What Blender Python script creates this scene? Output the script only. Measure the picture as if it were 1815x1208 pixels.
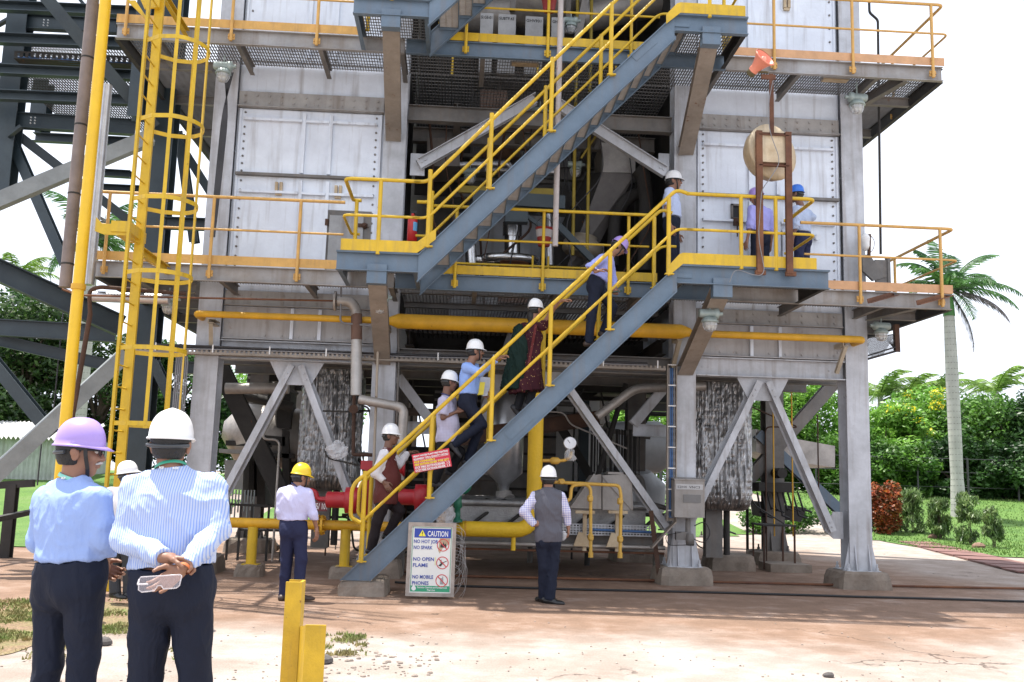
import bpy, math, random
import numpy as np
from mathutils import Vector, Matrix, noise as mn
random.seed(7); np.random.seed(7)
C = bpy.context.scene.collection
for o in list(bpy.data.objects): bpy.data.objects.remove(o)
SC = bpy.context.scene

# ---------------------------------------------------------------- camera
F = 1697.; YAW = math.radians(3.1); PIT = math.radians(8.18); ROL = math.radians(1.65); CH = 1.52
fw = Vector((math.sin(YAW)*math.cos(PIT), math.cos(YAW)*math.cos(PIT), math.sin(PIT)))
r0 = Vector((math.cos(YAW), -math.sin(YAW), 0.)); u0 = r0.cross(fw)
RR = r0*math.cos(ROL)+u0*math.sin(ROL); UU = u0*math.cos(ROL)-r0*math.sin(ROL)
cam = bpy.data.cameras.new('camera'); cam.sensor_width = 36; cam.lens = 36*F/1815; cam.clip_end = 2000; cam.clip_start = .05
camo = bpy.data.objects.new('camera', cam); C.objects.link(camo)
mt = Matrix.Identity(4)
for i in range(3): mt[i][0] = RR[i]; mt[i][1] = UU[i]; mt[i][2] = -fw[i]
mt[2][3] = CH; camo.matrix_world = mt; SC.camera = camo
def at(px, py, Y):                         # a point of the photograph measured on the plane y = Y
    d = fw+RR*((px-907.5)/F)+UU*((604-py)/F); t = Y/d.y
    return Vector((d.x*t, Y, CH+d.z*t))
def ax(px, py, Y): return at(px, py, Y).x
def az(px, py, Y): return at(px, py, Y).z
def gd(px, py, z=0):
    d = fw+RR*((px-907.5)/F)+UU*((604-py)/F); t = (z-CH)/d.z
    return Vector((d.x*t, d.y*t, z))

# ---------------------------------------------------------------- sky, sun, exposure
SUN = Vector((-.25, .13, 1)).normalized()
w = bpy.data.worlds.new('World'); SC.world = w; w.use_nodes = True
nt = w.node_tree; bg = nt.nodes['Background']
sk = nt.nodes.new('ShaderNodeTexSky'); sk.sky_type = 'NISHITA'; sk.sun_disc = False
sk.sun_elevation = math.asin(SUN.z); sk.sun_rotation = math.atan2(SUN.x, SUN.y)
sk.air_density = 1.3; sk.dust_density = 3.5; sk.altitude = 0
tc = nt.nodes.new('ShaderNodeTexCoord'); nz = nt.nodes.new('ShaderNodeTexNoise'); nz.inputs['Scale'].default_value = 2.2; nz.inputs['Detail'].default_value = 7
mpn = nt.nodes.new('ShaderNodeMapping'); mpn.inputs['Scale'].default_value = (1, 1, 3.0)
rp = nt.nodes.new('ShaderNodeValToRGB'); rp.color_ramp.elements[0].position = .22; rp.color_ramp.elements[1].position = .42
mx = nt.nodes.new('ShaderNodeMixRGB'); mx.inputs[2].default_value = (5.1, 5.4, 6.1, 1)
nt.links.new(tc.outputs['Generated'], mpn.inputs[0]); nt.links.new(mpn.outputs[0], nz.inputs['Vector']); nt.links.new(nz.outputs[0], rp.inputs[0])
nt.links.new(rp.outputs[0], mx.inputs[0]); nt.links.new(sk.outputs[0], mx.inputs[1]); nt.links.new(mx.outputs[0], bg.inputs['Color'])
bg.inputs['Strength'].default_value = .12
sl = bpy.data.lights.new('sun', 'SUN'); sl.energy = 3.8; sl.angle = math.radians(.5); sl.color = (1, .955, .88)
so = bpy.data.objects.new('sun', sl); C.objects.link(so); so.rotation_euler = SUN.to_track_quat('Z', 'Y').to_euler(); so.location = (0, 0, 40)
SC.view_settings.view_transform = 'Standard'; SC.view_settings.look = 'None'; SC.view_settings.exposure = 1.2; SC.view_settings.gamma = 1
SC.render.engine = 'CYCLES'; SC.cycles.max_bounces = 6; SC.cycles.transparent_max_bounces = 12

# ---------------------------------------------------------------- materials
MATS = {}
def nn(nt, t, **k):
    n = nt.nodes.new('ShaderNode'+t)
    for a, b in k.items():
        if a.startswith('i_'):
            key = a[2:]; n.inputs[int(key) if key.isdigit() else key].default_value = b
        else: setattr(n, a, b)
    return n
def mat(name, col, rough=.5, metal=0, rust=0, streak=0, dirt=.25, bump=.05, scale=1., rcol=(.16, .06, .025), col2=None, c2=.5, spec=.5, obj=False, sheen=0, bscale=30):
    if name in MATS: return MATS[name]
    m = bpy.data.materials.new(name); m.use_nodes = True; MATS[name] = m
    nt = m.node_tree; L = nt.links.new; b = nt.nodes['Principled BSDF']
    b.inputs['Roughness'].default_value = rough; b.inputs['Metallic'].default_value = metal; b.inputs['Specular IOR Level'].default_value = spec
    g = nn(nt, 'NewGeometry') if not obj else nn(nt, 'TexCoord'); pos = g.outputs['Position' if not obj else 'Object']
    out = None
    base = nn(nt, 'RGB'); base.outputs[0].default_value = (*col, 1); out = base.outputs[0]
    if col2:
        n0 = nn(nt, 'TexNoise'); n0.inputs['Scale'].default_value = 1.3*scale; n0.inputs['Detail'].default_value = 8; n0.inputs['Roughness'].default_value = .65; L(pos, n0.inputs['Vector'])
        r = nn(nt, 'ValToRGB'); r.color_ramp.elements[0].position = c2-.12; r.color_ramp.elements[1].position = c2+.12; L(n0.outputs[0], r.inputs[0])
        q = nn(nt, 'MixRGB'); q.inputs[2].default_value = (*col2, 1); L(r.outputs[0], q.inputs[0]); L(out, q.inputs[1]); out = q.outputs[0]
    if dirt:
        n1 = nn(nt, 'TexNoise'); n1.inputs['Scale'].default_value = 2.1*scale; n1.inputs['Detail'].default_value = 9; n1.inputs['Roughness'].default_value = .7; L(pos, n1.inputs['Vector'])
        r = nn(nt, 'MapRange'); r.inputs[1].default_value = .3; r.inputs[2].default_value = .7; r.inputs[3].default_value = 1-dirt; r.inputs[4].default_value = 1+dirt*.5; L(n1.outputs[0], r.inputs[0])
        q = nn(nt, 'MixRGB'); q.blend_type = 'MULTIPLY'; q.inputs[0].default_value = 1; L(out, q.inputs[1]); L(r.outputs[0], q.inputs[2]); out = q.outputs[0]
    if streak:
        mp = nn(nt, 'Mapping'); mp.inputs['Scale'].default_value = (7, 7, .5); L(pos, mp.inputs[0])
        n2 = nn(nt, 'TexNoise'); n2.inputs['Scale'].default_value = 1.4*scale; n2.inputs['Detail'].default_value = 6; L(mp.outputs[0], n2.inputs['Vector'])
        r = nn(nt, 'MapRange'); r.inputs[1].default_value = .52; r.inputs[2].default_value = .80; r.inputs[3].default_value = 0; r.inputs[4].default_value = streak; L(n2.outputs[0], r.inputs[0])
        q = nn(nt, 'MixRGB'); q.inputs[2].default_value = (.17, .125, .09, 1); L(r.outputs[0], q.inputs[0]); L(out, q.inputs[1]); out = q.outputs[0]
    if rust:
        n3 = nn(nt, 'TexNoise'); n3.inputs['Scale'].default_value = 5*scale; n3.inputs['Detail'].default_value = 12; n3.inputs['Roughness'].default_value = .75; L(pos, n3.inputs['Vector'])
        r = nn(nt, 'ValToRGB'); t = .74-.34*rust; r.color_ramp.elements[0].position = t; r.color_ramp.elements[1].position = min(1, t+.06); L(n3.outputs[0], r.inputs[0])
        q = nn(nt, 'MixRGB'); q.inputs[2].default_value = (*rcol, 1); L(r.outputs[0], q.inputs[0]); L(out, q.inputs[1]); out = q.outputs[0]
        rm = nn(nt, 'MapRange'); rm.inputs[3].default_value = rough; rm.inputs[4].default_value = .9; L(r.outputs[0], rm.inputs[0]); L(rm.outputs[0], b.inputs['Roughness'])
        if metal:
            mm = nn(nt, 'MapRange'); mm.inputs[3].default_value = metal; mm.inputs[4].default_value = 0; L(r.outputs[0], mm.inputs[0]); L(mm.outputs[0], b.inputs['Metallic'])
    L(out, b.inputs['Base Color'])
    if bump:
        n4 = nn(nt, 'TexNoise'); n4.inputs['Scale'].default_value = bscale*scale; n4.inputs['Detail'].default_value = 5; L(pos, n4.inputs['Vector'])
        bp = nn(nt, 'Bump'); bp.inputs['Strength'].default_value = min(1, bump*4); bp.inputs['Distance'].default_value = .01; L(n4.outputs[0], bp.inputs['Height']); L(bp.outputs[0], b.inputs['Normal'])
    if sheen: b.inputs['Sheen Weight'].default_value = sheen
    return m
WHT = mat('silver_paint', (.74, .79, .86), .45, .1, rust=.2, streak=.55, dirt=.12, rcol=(.25, .15, .09), col2=(.68, .72, .79))
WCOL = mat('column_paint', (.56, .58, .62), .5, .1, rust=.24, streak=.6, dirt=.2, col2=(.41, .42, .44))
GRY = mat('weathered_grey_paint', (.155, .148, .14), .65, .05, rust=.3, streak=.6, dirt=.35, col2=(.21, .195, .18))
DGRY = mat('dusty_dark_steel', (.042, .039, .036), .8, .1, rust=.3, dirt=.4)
BLU = mat('blue_grey_paint', (.105, .155, .21), .42, 0, rust=.22, streak=.3, dirt=.2, col2=(.13, .18, .235), rcol=(.22, .24, .26))
TEAL = mat('dark_teal_paint', (.024, .040, .052), .45, 0, rust=.12, dirt=.3, col2=(.035, .052, .06))
YEL = mat('yellow_paint', (.62, .40, .014), .48, 0, rust=.31, streak=.4, dirt=.22, rcol=(.26, .13, .04), scale=1.5)
YELW = mat('faded_yellow_paint', (.62, .36, .10), .55, 0, rust=.26, streak=.3, dirt=.25, rcol=(.22, .085, .035), scale=2)
YELR = mat('rusty_yellow_paint', (.70, .38, .02), .5, 0, rust=.32, dirt=.25, rcol=(.17, .06, .02), scale=1.5)
ORW = mat('faded_orange_board', (.58, .33, .17), .6, 0, rust=.3, dirt=.25, rcol=(.3, .13, .07), scale=1.5)
RUST = mat('rust', (.115, .048, .028), .85, 0, dirt=.45, col2=(.2, .085, .04), bump=.15)
RUSTD = mat('dark_rust', (.06, .032, .022), .85, 0, dirt=.4, col2=(.1, .05, .03), bump=.15)
GRATE = mat('galvanised_grating', (.17, .16, .15), .65, .3, rust=.2, dirt=.3)
FOILM = mat('crumpled_foil', (.42, .42, .425), .30, .95, dirt=.6, bump=.1, scale=2.5)
ALU = mat('aluminium_cladding', (.55, .55, .56), .33, .85, dirt=.35, bump=.02, rust=.05)
ALUD = mat('dusty_aluminium', (.42, .39, .36), .5, .5, dirt=.4, rust=.15)
CONC = mat('footing_concrete', (.29, .245, .20), .9, 0, dirt=.4, col2=(.2, .155, .12), bump=.2, rust=.12, rcol=(.3, .2, .08))
BLK = mat('black_rubber', (.015, .015, .016), .6, 0, dirt=.2, bump=0)
DRK = mat('dark_cable', (.05, .05, .055), .6, 0, dirt=.4, bump=0)
CBLU = mat('blue_cable', (.05, .13, .3), .5, 0, dirt=.3, bump=0)
RED = mat('red_paint', (.42, .018, .028), .38, 0, dirt=.2, rust=.04)
REDW = mat('chalky_red_paint', (.50, .45, .43), .7, 0, dirt=.2, rust=.36, rcol=(.35, .07, .05), scale=1.5)
GRN = mat('green_paint', (.012, .15, .085), .45, 0, dirt=.3)
LAMP = mat('lamp_casting', (.30, .36, .34), .45, .2, dirt=.3, rust=.05, scale=4)
CRM = mat('cream_plastic', (.60, .49, .33), .5, 0, dirt=.25, col2=(.42, .30, .17), streak=.5, scale=1.5)
ORG = mat('faded_orange_horn', (.85, .30, .20), .5, 0, dirt=.12)
WPL = mat('white_plastic', (.75, .75, .74), .4, 0, dirt=.1, bump=0)
def clear_mat(name, col, rough=.1, a=.35):
    m = bpy.data.materials.new(name); m.use_nodes = True; b = m.node_tree.nodes['Principled BSDF']
    b.inputs['Base Color'].default_value = (*col, 1); b.inputs['Roughness'].default_value = rough; b.inputs['Alpha'].default_value = a; MATS[name] = m; return m
GLS = clear_mat('lamp_glass', (.8, .82, .8), .15, .55); PLB = clear_mat('thin_plastic_wrap', (.8, .82, .85), .2, .38)

# ---------------------------------------------------------------- mesh building
def fillet(pts, r, n=5):
    pts = [Vector(p) for p in pts]; out = [pts[0]]
    for i in range(1, len(pts)-1):
        p = pts[i]; a = (pts[i-1]-p); b = (pts[i+1]-p); ra = min(r, a.length*.48, b.length*.48)
        A = p+a.normalized()*ra; B = p+b.normalized()*ra
        for k in range(n+1):
            t = k/n; out.append(A*(1-t)**2+p*2*t*(1-t)+B*t*t)
    out.append(pts[-1]); return out
PROF = {
 'B': lambda w, h, t: [(-w/2, -h/2), (w/2, -h/2), (w/2, h/2), (-w/2, h/2)],
 'I': lambda w, h, t: [(-w/2, -h/2), (w/2, -h/2), (w/2, -h/2+t), (t/2, -h/2+t), (t/2, h/2-t), (w/2, h/2-t), (w/2, h/2), (-w/2, h/2), (-w/2, h/2-t), (-t/2, h/2-t), (-t/2, -h/2+t), (-w/2, -h/2+t)],
 'C': lambda w, h, t: [(-w/2, -h/2), (w/2, -h/2), (w/2, -h/2+t), (-w/2+t, -h/2+t), (-w/2+t, h/2-t), (w/2, h/2-t), (w/2, h/2), (-w/2, h/2)],
 'D': lambda w, h, t: [(w/2, -h/2), (w/2, h/2), (-w/2, h/2), (-w/2, h/2-t), (w/2-t, h/2-t), (w/2-t, -h/2+t), (-w/2, -h/2+t), (-w/2, -h/2)],
 'L': lambda w, h, t: [(-w/2, -h/2), (w/2, -h/2), (w/2, -h/2+t), (-w/2+t, -h/2+t), (-w/2+t, h/2), (-w/2, h/2)],
}
WL = {}
class MB:
    def __init__(s): s.v = []; s.f = []; s.sm = []
    def add(s, vs, fs, smooth=False):
        n = len(s.v); s.v += [tuple(v) for v in vs]; s.f += [tuple(i+n for i in f) for f in fs]; s.sm += [smooth]*len(fs); return s
    def box(s, x0, x1, y0, y1, z0, z1):
        if x0 > x1: x0, x1 = x1, x0
        if y0 > y1: y0, y1 = y1, y0
        if z0 > z1: z0, z1 = z1, z0
        return s.add([(x0, y0, z0), (x1, y0, z0), (x1, y1, z0), (x0, y1, z0), (x0, y0, z1), (x1, y0, z1), (x1, y1, z1), (x0, y1, z1)],
                     [(0, 3, 2, 1), (4, 5, 6, 7), (0, 1, 5, 4), (1, 2, 6, 5), (2, 3, 7, 6), (3, 0, 4, 7)])
    def bar(s, p0, p1, w=.1, h=.1, kind='B', up=(0, 0, 1), t=.012):
        p0 = Vector(p0); p1 = Vector(p1); d = (p1-p0).normalized(); u = Vector(up); u = (u-d*u.dot(d))
        if u.length < 1e-4: u = Vector((0, 1, 0)); u = u-d*u.dot(d)
        u.normalize(); sd = d.cross(u); P = PROF[kind](w, h, t); n = len(P)
        vs = [p0+sd*a+u*b for a, b in P]+[p1+sd*a+u*b for a, b in P]
        fs = [(i, (i+1) % n, (i+1) % n+n, i+n) for i in range(n)]+[tuple(range(n))[::-1], tuple(range(n, 2*n))]
        return s.add(vs, fs)
    def prism(s, poly, ex):                       # flat polygon of 3D points, thickness vector
        ex = Vector(ex); n = len(poly); vs = [Vector(p) for p in poly]; vs += [p+ex for p in vs]
        return s.add(vs, [(i, (i+1) % n, (i+1) % n+n, i+n) for i in range(n)]+[tuple(range(n))[::-1], tuple(range(n, 2*n))])
    def tube(s, pts, r, n=10, fil=0, closed=False, caps=True):
        if fil: pts = fillet(pts, fil)
        pts = [Vector(p) for p in pts]; k = len(pts); rs = r if isinstance(r, (list, tuple)) else [r]*k
        ref = None; vs = []
        for i, p in enumerate(pts):
            if closed: d = (pts[(i+1) % k]-pts[i-1])
            else: d = (pts[min(i+1, k-1)]-pts[max(i-1, 0)])
            if d.length < 1e-6: d = Vector((0, 0, 1))
            d.normalize()
            if ref is None: ref = Vector((0, 0, 1)) if abs(d.z) < .9 else Vector((1, 0, 0))
            a = ref-d*ref.dot(d)
            if a.length < 1e-4: a = Vector((0, 1, 0))-d*d.y
            a.normalize(); ref = a; b = d.cross(a)
            for j in range(n):
                q = 2*math.pi*j/n; vs.append(p+(a*math.cos(q)+b*math.sin(q))*rs[i])
        fs = []
        for i in range(k if closed else k-1):
            i2 = (i+1) % k
            for j in range(n): fs.append((i*n+j, i*n+(j+1) % n, i2*n+(j+1) % n, i2*n+j))
        s.add(vs, fs, True)
        if caps and not closed: s.add(vs[:n], [tuple(range(n))[::-1]]); s.add(vs[-n:], [tuple(range(n))])
        return s
    def lathe(s, p, axis, prof, n=20, smooth=True, caps=True):
        p = Vector(p); d = Vector(axis).normalized(); a = Vector((0, 0, 1)) if abs(d.z) < .9 else Vector((1, 0, 0)); a = (a-d*a.dot(d)).normalized(); b = d.cross(a)
        vs = [p+d*t+(a*math.cos(2*math.pi*j/n)+b*math.sin(2*math.pi*j/n))*r for t, r in prof for j in range(n)]
        fs = [(i*n+j, i*n+(j+1) % n, (i+1)*n+(j+1) % n, (i+1)*n+j) for i in range(len(prof)-1) for j in range(n)]
        s.add(vs, fs, smooth)
        if caps: s.add(vs[:n], [tuple(range(n))[::-1]]); s.add(vs[-n:], [tuple(range(n))])
        return s
    def ell(s, c, r, nu=14, nv=10):
        c = Vector(c); r = (r, r, r) if isinstance(r, (int, float)) else r
        vs = [(c.x, c.y, c.z-r[2])]
        for i in range(1, nv):
            t = math.pi*i/nv
            for j in range(nu): q = 2*math.pi*j/nu; vs.append((c.x+r[0]*math.sin(t)*math.cos(q), c.y+r[1]*math.sin(t)*math.sin(q), c.z-r[2]*math.cos(t)))
        vs.append((c.x, c.y, c.z+r[2])); fs = [(0, 1+(j+1) % nu, 1+j) for j in range(nu)]
        for i in range(nv-2):
            for j in range(nu): a = 1+i*nu; fs.append((a+j, a+(j+1) % nu, a+nu+(j+1) % nu, a+nu+j))
        a = 1+(nv-2)*nu; fs += [(a+j, a+(j+1) % nu, len(vs)-1) for j in range(nu)]
        return s.add(vs, fs, True)
    def bolt(s, p, ax_=(0, -1, 0), r=.018): return s.lathe(p, ax_, [(0, r), (.018, r*.95)], 6, False)
    def grate(s, x0, x1, y0, y1, z, sp=.04, cs=.1, h=.028, t=.006, along='y'):
        if along == 'y':
            k = int((x1-x0)/sp)
            for i in range(k+1): x = x0+(x1-x0)*i/k; s.box(x-t/2, x+t/2, y0, y1, z-h, z)
            k = max(1, int((y1-y0)/cs))
            for i in range(k+1): y = y0+(y1-y0)*i/k; s.box(x0, x1, y-.004, y+.004, z-.012, z-.001)
        else:
            k = int((y1-y0)/sp)
            for i in range(k+1): y = y0+(y1-y0)*i/k; s.box(x0, x1, y-t/2, y+t/2, z-h, z)
            k = max(1, int((x1-x0)/cs))
            for i in range(k+1): x = x0+(x1-x0)*i/k; s.box(x-.004, x+.004, y0, y1, z-.012, z-.001)
        return s
    def o(s, name, m, parent=None, label=None, cat=None, group=None, kind=None):
        me = bpy.data.meshes.new(name); L = WL.get(parent.name, (0, 0, 0)) if parent else None
        if parent: vs = [(x-L[0], y-L[1], z-L[2]) for x, y, z in s.v]
        else:
            a = np.array(s.v); L = (float((a[:, 0].min()+a[:, 0].max())/2), float((a[:, 1].min()+a[:, 1].max())/2), float(a[:, 2].min())); vs = [(x-L[0], y-L[1], z-L[2]) for x, y, z in s.v]
        me.from_pydata(vs, [], s.f); me.polygons.foreach_set('use_smooth', s.sm); me.materials.append(m); me.update()
        ob = bpy.data.objects.new(name, me); C.objects.link(ob)
        if parent: ob.parent = parent
        else: ob.location = L
        WL[ob.name] = L
        tag(ob, label, cat, group, kind); return ob
def osplit(b, name, m, parent):
    par = list(range(len(b.v)))
    def fd(i):
        while par[i] != i: par[i] = par[par[i]]; i = par[i]
        return i
    key = {}
    for i, v in enumerate(b.v):
        k = (round(v[0], 4), round(v[1], 4), round(v[2], 4))
        if k in key: par[fd(i)] = fd(key[k])
        else: key[k] = i
    for f in b.f:
        for i in f[1:]: par[fd(i)] = fd(f[0])
    gr = {}
    for f, s in zip(b.f, b.sm): gr.setdefault(fd(f[0]), []).append((f, s))
    for fs in gr.values():
        used = sorted({i for f, _ in fs for i in f}); mp = {i: n for n, i in enumerate(used)}; c = MB(); c.v = [b.v[i] for i in used]; c.f = [tuple(mp[i] for i in f) for f, _ in fs]; c.sm = [s for _, s in fs]; c.o(name, m, parent)
def tag(o, label=None, cat=None, group=None, kind=None):
    if label: o['label'] = label
    if cat: o['category'] = cat
    if group: o['group'] = group
    if kind: o['kind'] = kind
    return o
def thing(name, label, cat, loc=(0, 0, 0), group=None):
    o = bpy.data.objects.new(name, None); C.objects.link(o); o.location = loc; WL[o.name] = tuple(loc); o.empty_display_size = .2
    return tag(o, label, cat, group)
def dup(o, loc, label=None, rz=None, parent=None):
    r = o.copy(); C.objects.link(r)
    if parent is None:
        r.location = loc
        if label: r['label'] = label
        if rz is not None: r.rotation_euler = (0, 0, rz)
    else: r.parent = parent
    for ch in list(o.children): dup(ch, None, parent=r)
    return r
def text_mesh(body, size, ext=.0015, bold=0., font_space=1.):
    cu = bpy.data.curves.new('txt', 'FONT'); cu.body = body; cu.size = size; cu.extrude = ext; cu.offset = bold; cu.resolution_u = 2; cu.space_character = font_space
    ob = bpy.data.objects.new('txt', cu); C.objects.link(ob); dg = bpy.context.evaluated_depsgraph_get()
    me = bpy.data.meshes.new_from_object(ob.evaluated_get(dg)); vs = [v.co.copy() for v in me.vertices]; fs = [tuple(p.vertices) for p in me.polygons]
    bpy.data.objects.remove(ob); bpy.data.curves.remove(cu); bpy.data.meshes.remove(me); return vs, fs
def put_text(mb, body, size, org, right, up, bold=0., ext=.0015, fit=None):
    vs, fs = text_mesh(body, size, ext, bold); k = 1
    if fit and vs:
        wd = max(v.x for v in vs)-min(v.x for v in vs); k = fit/wd
    right = Vector(right).normalized(); up = Vector(up).normalized(); nrm = right.cross(up); org = Vector(org)
    mb.add([org+right*v.x*k+up*v.y+nrm*v.z for v in vs], fs); return mb
# ================================================================ furnace building
D1, D2 = 4.43, 8.02                     # walkway levels
YC, YE, YS, YR = 15.0, 13.7, 12.5, 13.42  # column row, walkway edge, stair front, stair rear
CX = [-3.88, -1.17, 3.54, 6.32]
bld = thing('furnace_building', 'tall silver clad furnace building on steel columns with bolted panels', 'building', (0, 15, 0))
def column(x, y, z0, z1, w=.36, dp=.36, m=WCOL):
    b = MB(); b.bar((x, y, z0), (x, y, z1), w, dp, 'I', up=(0, 1, 0), t=.022)
    # recessed web stiffeners
    for z in np.arange(z0+.9, z1, 1.8): b.box(x-w/2+.012, x+w/2-.012, y-dp/2+.023, y-.02, z-.006, z+.006)
    if z0 < 1:
        b.box(x-w*.75, x+w*.75, y-dp*.75, y+dp*.75, z0-.03, z0)
        for sx in (-1, 1):
            b.prism([(x+sx*w/2, y-dp*.42, z0), (x+sx*w*.74, y-dp*.42, z0), (x+sx*w/2, y-dp*.42, z0+.42)], (0, .014, 0))
            b.prism([(x+sx*w*.3, y-dp/2, z0), (x+sx*w*.3, y-dp*.74, z0), (x+sx*w*.3, y-dp/2, z0+.4)], (.014, 0, 0))
            for sy in (-1, 1): b.lathe((x+sx*w*.62, y+sy*dp*.62, z0), (0, 0, 1), [(0, .03), (.04, .03), (.04, .018), (.1, .018)], 6, False)
    return b.o('column', m, bld)
for x in CX: column(x, YC, .27, 22)
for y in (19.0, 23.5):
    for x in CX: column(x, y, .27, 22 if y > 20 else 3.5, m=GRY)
# concrete pedestals
def pedestal(x, y, label, w=.40, d=.42, h=.26, grp=None):
    b = MB(); k = .82; rnd = lambda: random.uniform(-.015, .015); n = 6; P = []
    for (z, s) in ((-.05, 1.03), (h*.55, .98), (h*.9, .92), (h, k)):
        ring = []
        for i in range(4):
            c0 = [(-1, -1), (1, -1), (1, 1), (-1, 1)][i]; c1 = [(-1, -1), (1, -1), (1, 1), (-1, 1)][(i+1) % 4]
            for q in range(n):
                t = q/n; a = (c0[0]*(1-t)+c1[0]*t, c0[1]*(1-t)+c1[1]*t); rr = .94 if q == 0 else 1
                ring.append((x+a[0]*w*s*rr+rnd(), y+a[1]*d*s*rr+rnd(), z+rnd()*.6))
        P.append(ring)
    N = 4*n; vs = [p for r in P for p in r]; fs = [(i*N+j, i*N+(j+1) % N, (i+1)*N+(j+1) % N, (i+1)*N+j) for i in range(3) for j in range(N)]+[tuple(range(3*N, 4*N))]
    b.add(vs, fs); return b.o('concrete_footing', CONC, None, label, 'footing', grp or 'concrete footings under columns')
pedestal(CX[3], YC, 'square stained concrete footing under the rightmost front column')
pedestal(CX[2], YC, 'concrete footing under the front column that carries the grey instrument box', .42)
pedestal(CX[1], YC, 'concrete footing under the front column behind the stair foot')
pedestal(CX[0], YC, 'concrete footing under the leftmost front column behind the man in striped shirt')
for i, x in enumerate(CX):
    pedestal(x, 19, 'rear concrete footing in the shade, %s of the row' % ['leftmost', 'second from left', 'third from left', 'rightmost'][i], .45, .45)
def beamX(x0, x1, y, z0, z1, w=.16, m=GRY, name='beam', kind='I', par=None): 
    b = MB(); b.bar((x0, y, (z0+z1)/2), (x1, y, (z0+z1)/2), w, z1-z0, kind); return b.o(name, m, par or bld)
# beams between columns above the bracing
zb0, zb1 = 3.22, 3.52
for (a, b_) in ((0, 1), (2, 3)):
    x0, x1 = CX[a]+.19, CX[b_]-.19; b = MB(); b.bar((x0, YC-.06, (zb0+zb1)/2), (x1, YC-.06, (zb0+zb1)/2), .22, zb1-zb0, 'I', t=.018)
    for x in (x0+.12, x0+.22, x1-.22, x1-.12): b.lathe((x, YC-.072, (zb0+zb1)/2), (0, -1, 0), [(0, .012), (.01, .012)], 6, False)
    b.o('beam', WCOL, bld)
b = MB(); b.bar((CX[1]+.19, YC, 3.35), (CX[2]-.19, YC, 3.35), .2, .28, 'I', t=.018); b.o('beam', GRY, bld)
# gusset plates and inverted-V braces
def vbrace(xm, xl, xr, y, zt, zbt, wdt=.42, gl=True, m=WCOL):
    if gl:
        g = MB(); g.prism([(xm-wdt, y-.015, zt), (xm+wdt, y-.015, zt), (xm+wdt*.55, y-.015, zt-.36), (xm-wdt*.55, y-.015, zt-.36)], (0, .03, 0)); g.o('gusset_plate', m, bld)
    for sx, xe in ((-1, xl), (1, xr)):
        if xe is None: continue
        b = MB(); p0 = Vector((xm+sx*.07, y-.02, zt-.06)); p1 = Vector((xe, y-.02, zbt)); b.bar(p0, p1, .1, .17, 'C' if sx > 0 else 'D', up=(0, 1, 0), t=.012)
        b.bar(p0+Vector((0, .10, 0)), p1+Vector((0, .10, 0)), .012, .16, 'B', up=(1, 0, .3))
        for k in (.06, .10, .94, .97): q = p0.lerp(p1, k); b.bolt(q+Vector((0, -.085, 0)), (0, -1, 0), .014)
        b.o('brace', m, bld)
        g = MB(); g.prism([(xe+sx*.04, y+.02, zbt-.12), (xe+sx*.20, y+.02, zbt-.12), (xe+sx*.20, y+.02, zbt+.3), (xe+sx*.04, y+.02, zbt+.30), (xe-sx*.1, y+.02, zbt)], (0, .016, 0)); g.o('gusset_plate', m, bld)
vbrace(ax(527, 650, 15), ax(352, 900, 15)+.28, ax(632, 880, 15), 14.96, 3.22, .95)
vbrace(ax(1350, 665, 15), ax(1222, 935, 15)-.04, ax(1474, 935, 15)-.02, 14.96, 3.22, .85)
vbrace(ax(985, 630, 15), None, ax(1178, 930, 15)+.02, 15.02, 3.22, .85)
# interior bracing (behind)
def strut(pa, ya, pb, yb, wd=.16, hd=.16, m=GRY, kind='I', name='brace', par=None, up=(0, 1, 0)):
    b = MB(); b.bar(at(*pa, ya), at(*pb, yb), wd, hd, kind, up=up); return b.o(name, m, par or bld)
strut((706, 668), 16, (768, 752), 16, m=WCOL); strut((716, 758), 16, (768, 758), 16, .12, .2, m=WCOL, up=(0, 0, 1))
strut((1178, 686), 16, (1122, 752), 16, m=WCOL); strut((1122, 762), 16, (1180, 764), 16, .12, .2, m=WCOL, up=(0, 0, 1))
strut((912, 586), 16.5, (852, 755), 16.5, .2, .12, m=WCOL)
strut((960, 700), 19, (1062, 870), 19, m=DGRY)
strut((1290, 890), 19, (1492, 662), 19, .24, .2, m=GRY)
strut((1342, 768), 19, (1500, 915), 19, .2, .18, m=BLU)
strut((385, 640), 17, (512, 900), 17, .3, .22, m=DGRY)
strut((520, 690), 19, (392, 880), 19, .22, .2, m=GRY)
strut((1060, 900), 20, (1150, 720), 20, .2, .2, m=DGRY)
strut((818, 775), 15.8, (1062, 740), 17.5, .16, .26, m=RUSTD, up=(0, 0, 1))
# deep beams under first level
for y in (16.2, 17.6, 19, 21, 23.5):
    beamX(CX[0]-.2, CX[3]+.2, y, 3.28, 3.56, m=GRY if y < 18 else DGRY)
for x in np.linspace(CX[0], CX[3], 11):
    if min(abs(x-c) for c in CX) < .25: continue
    b = MB(); b.bar((x, 15.2, 3.7), (x, 23.4, 3.7), .14, .24, 'I'); b.o('joist', DGRY, bld)
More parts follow.
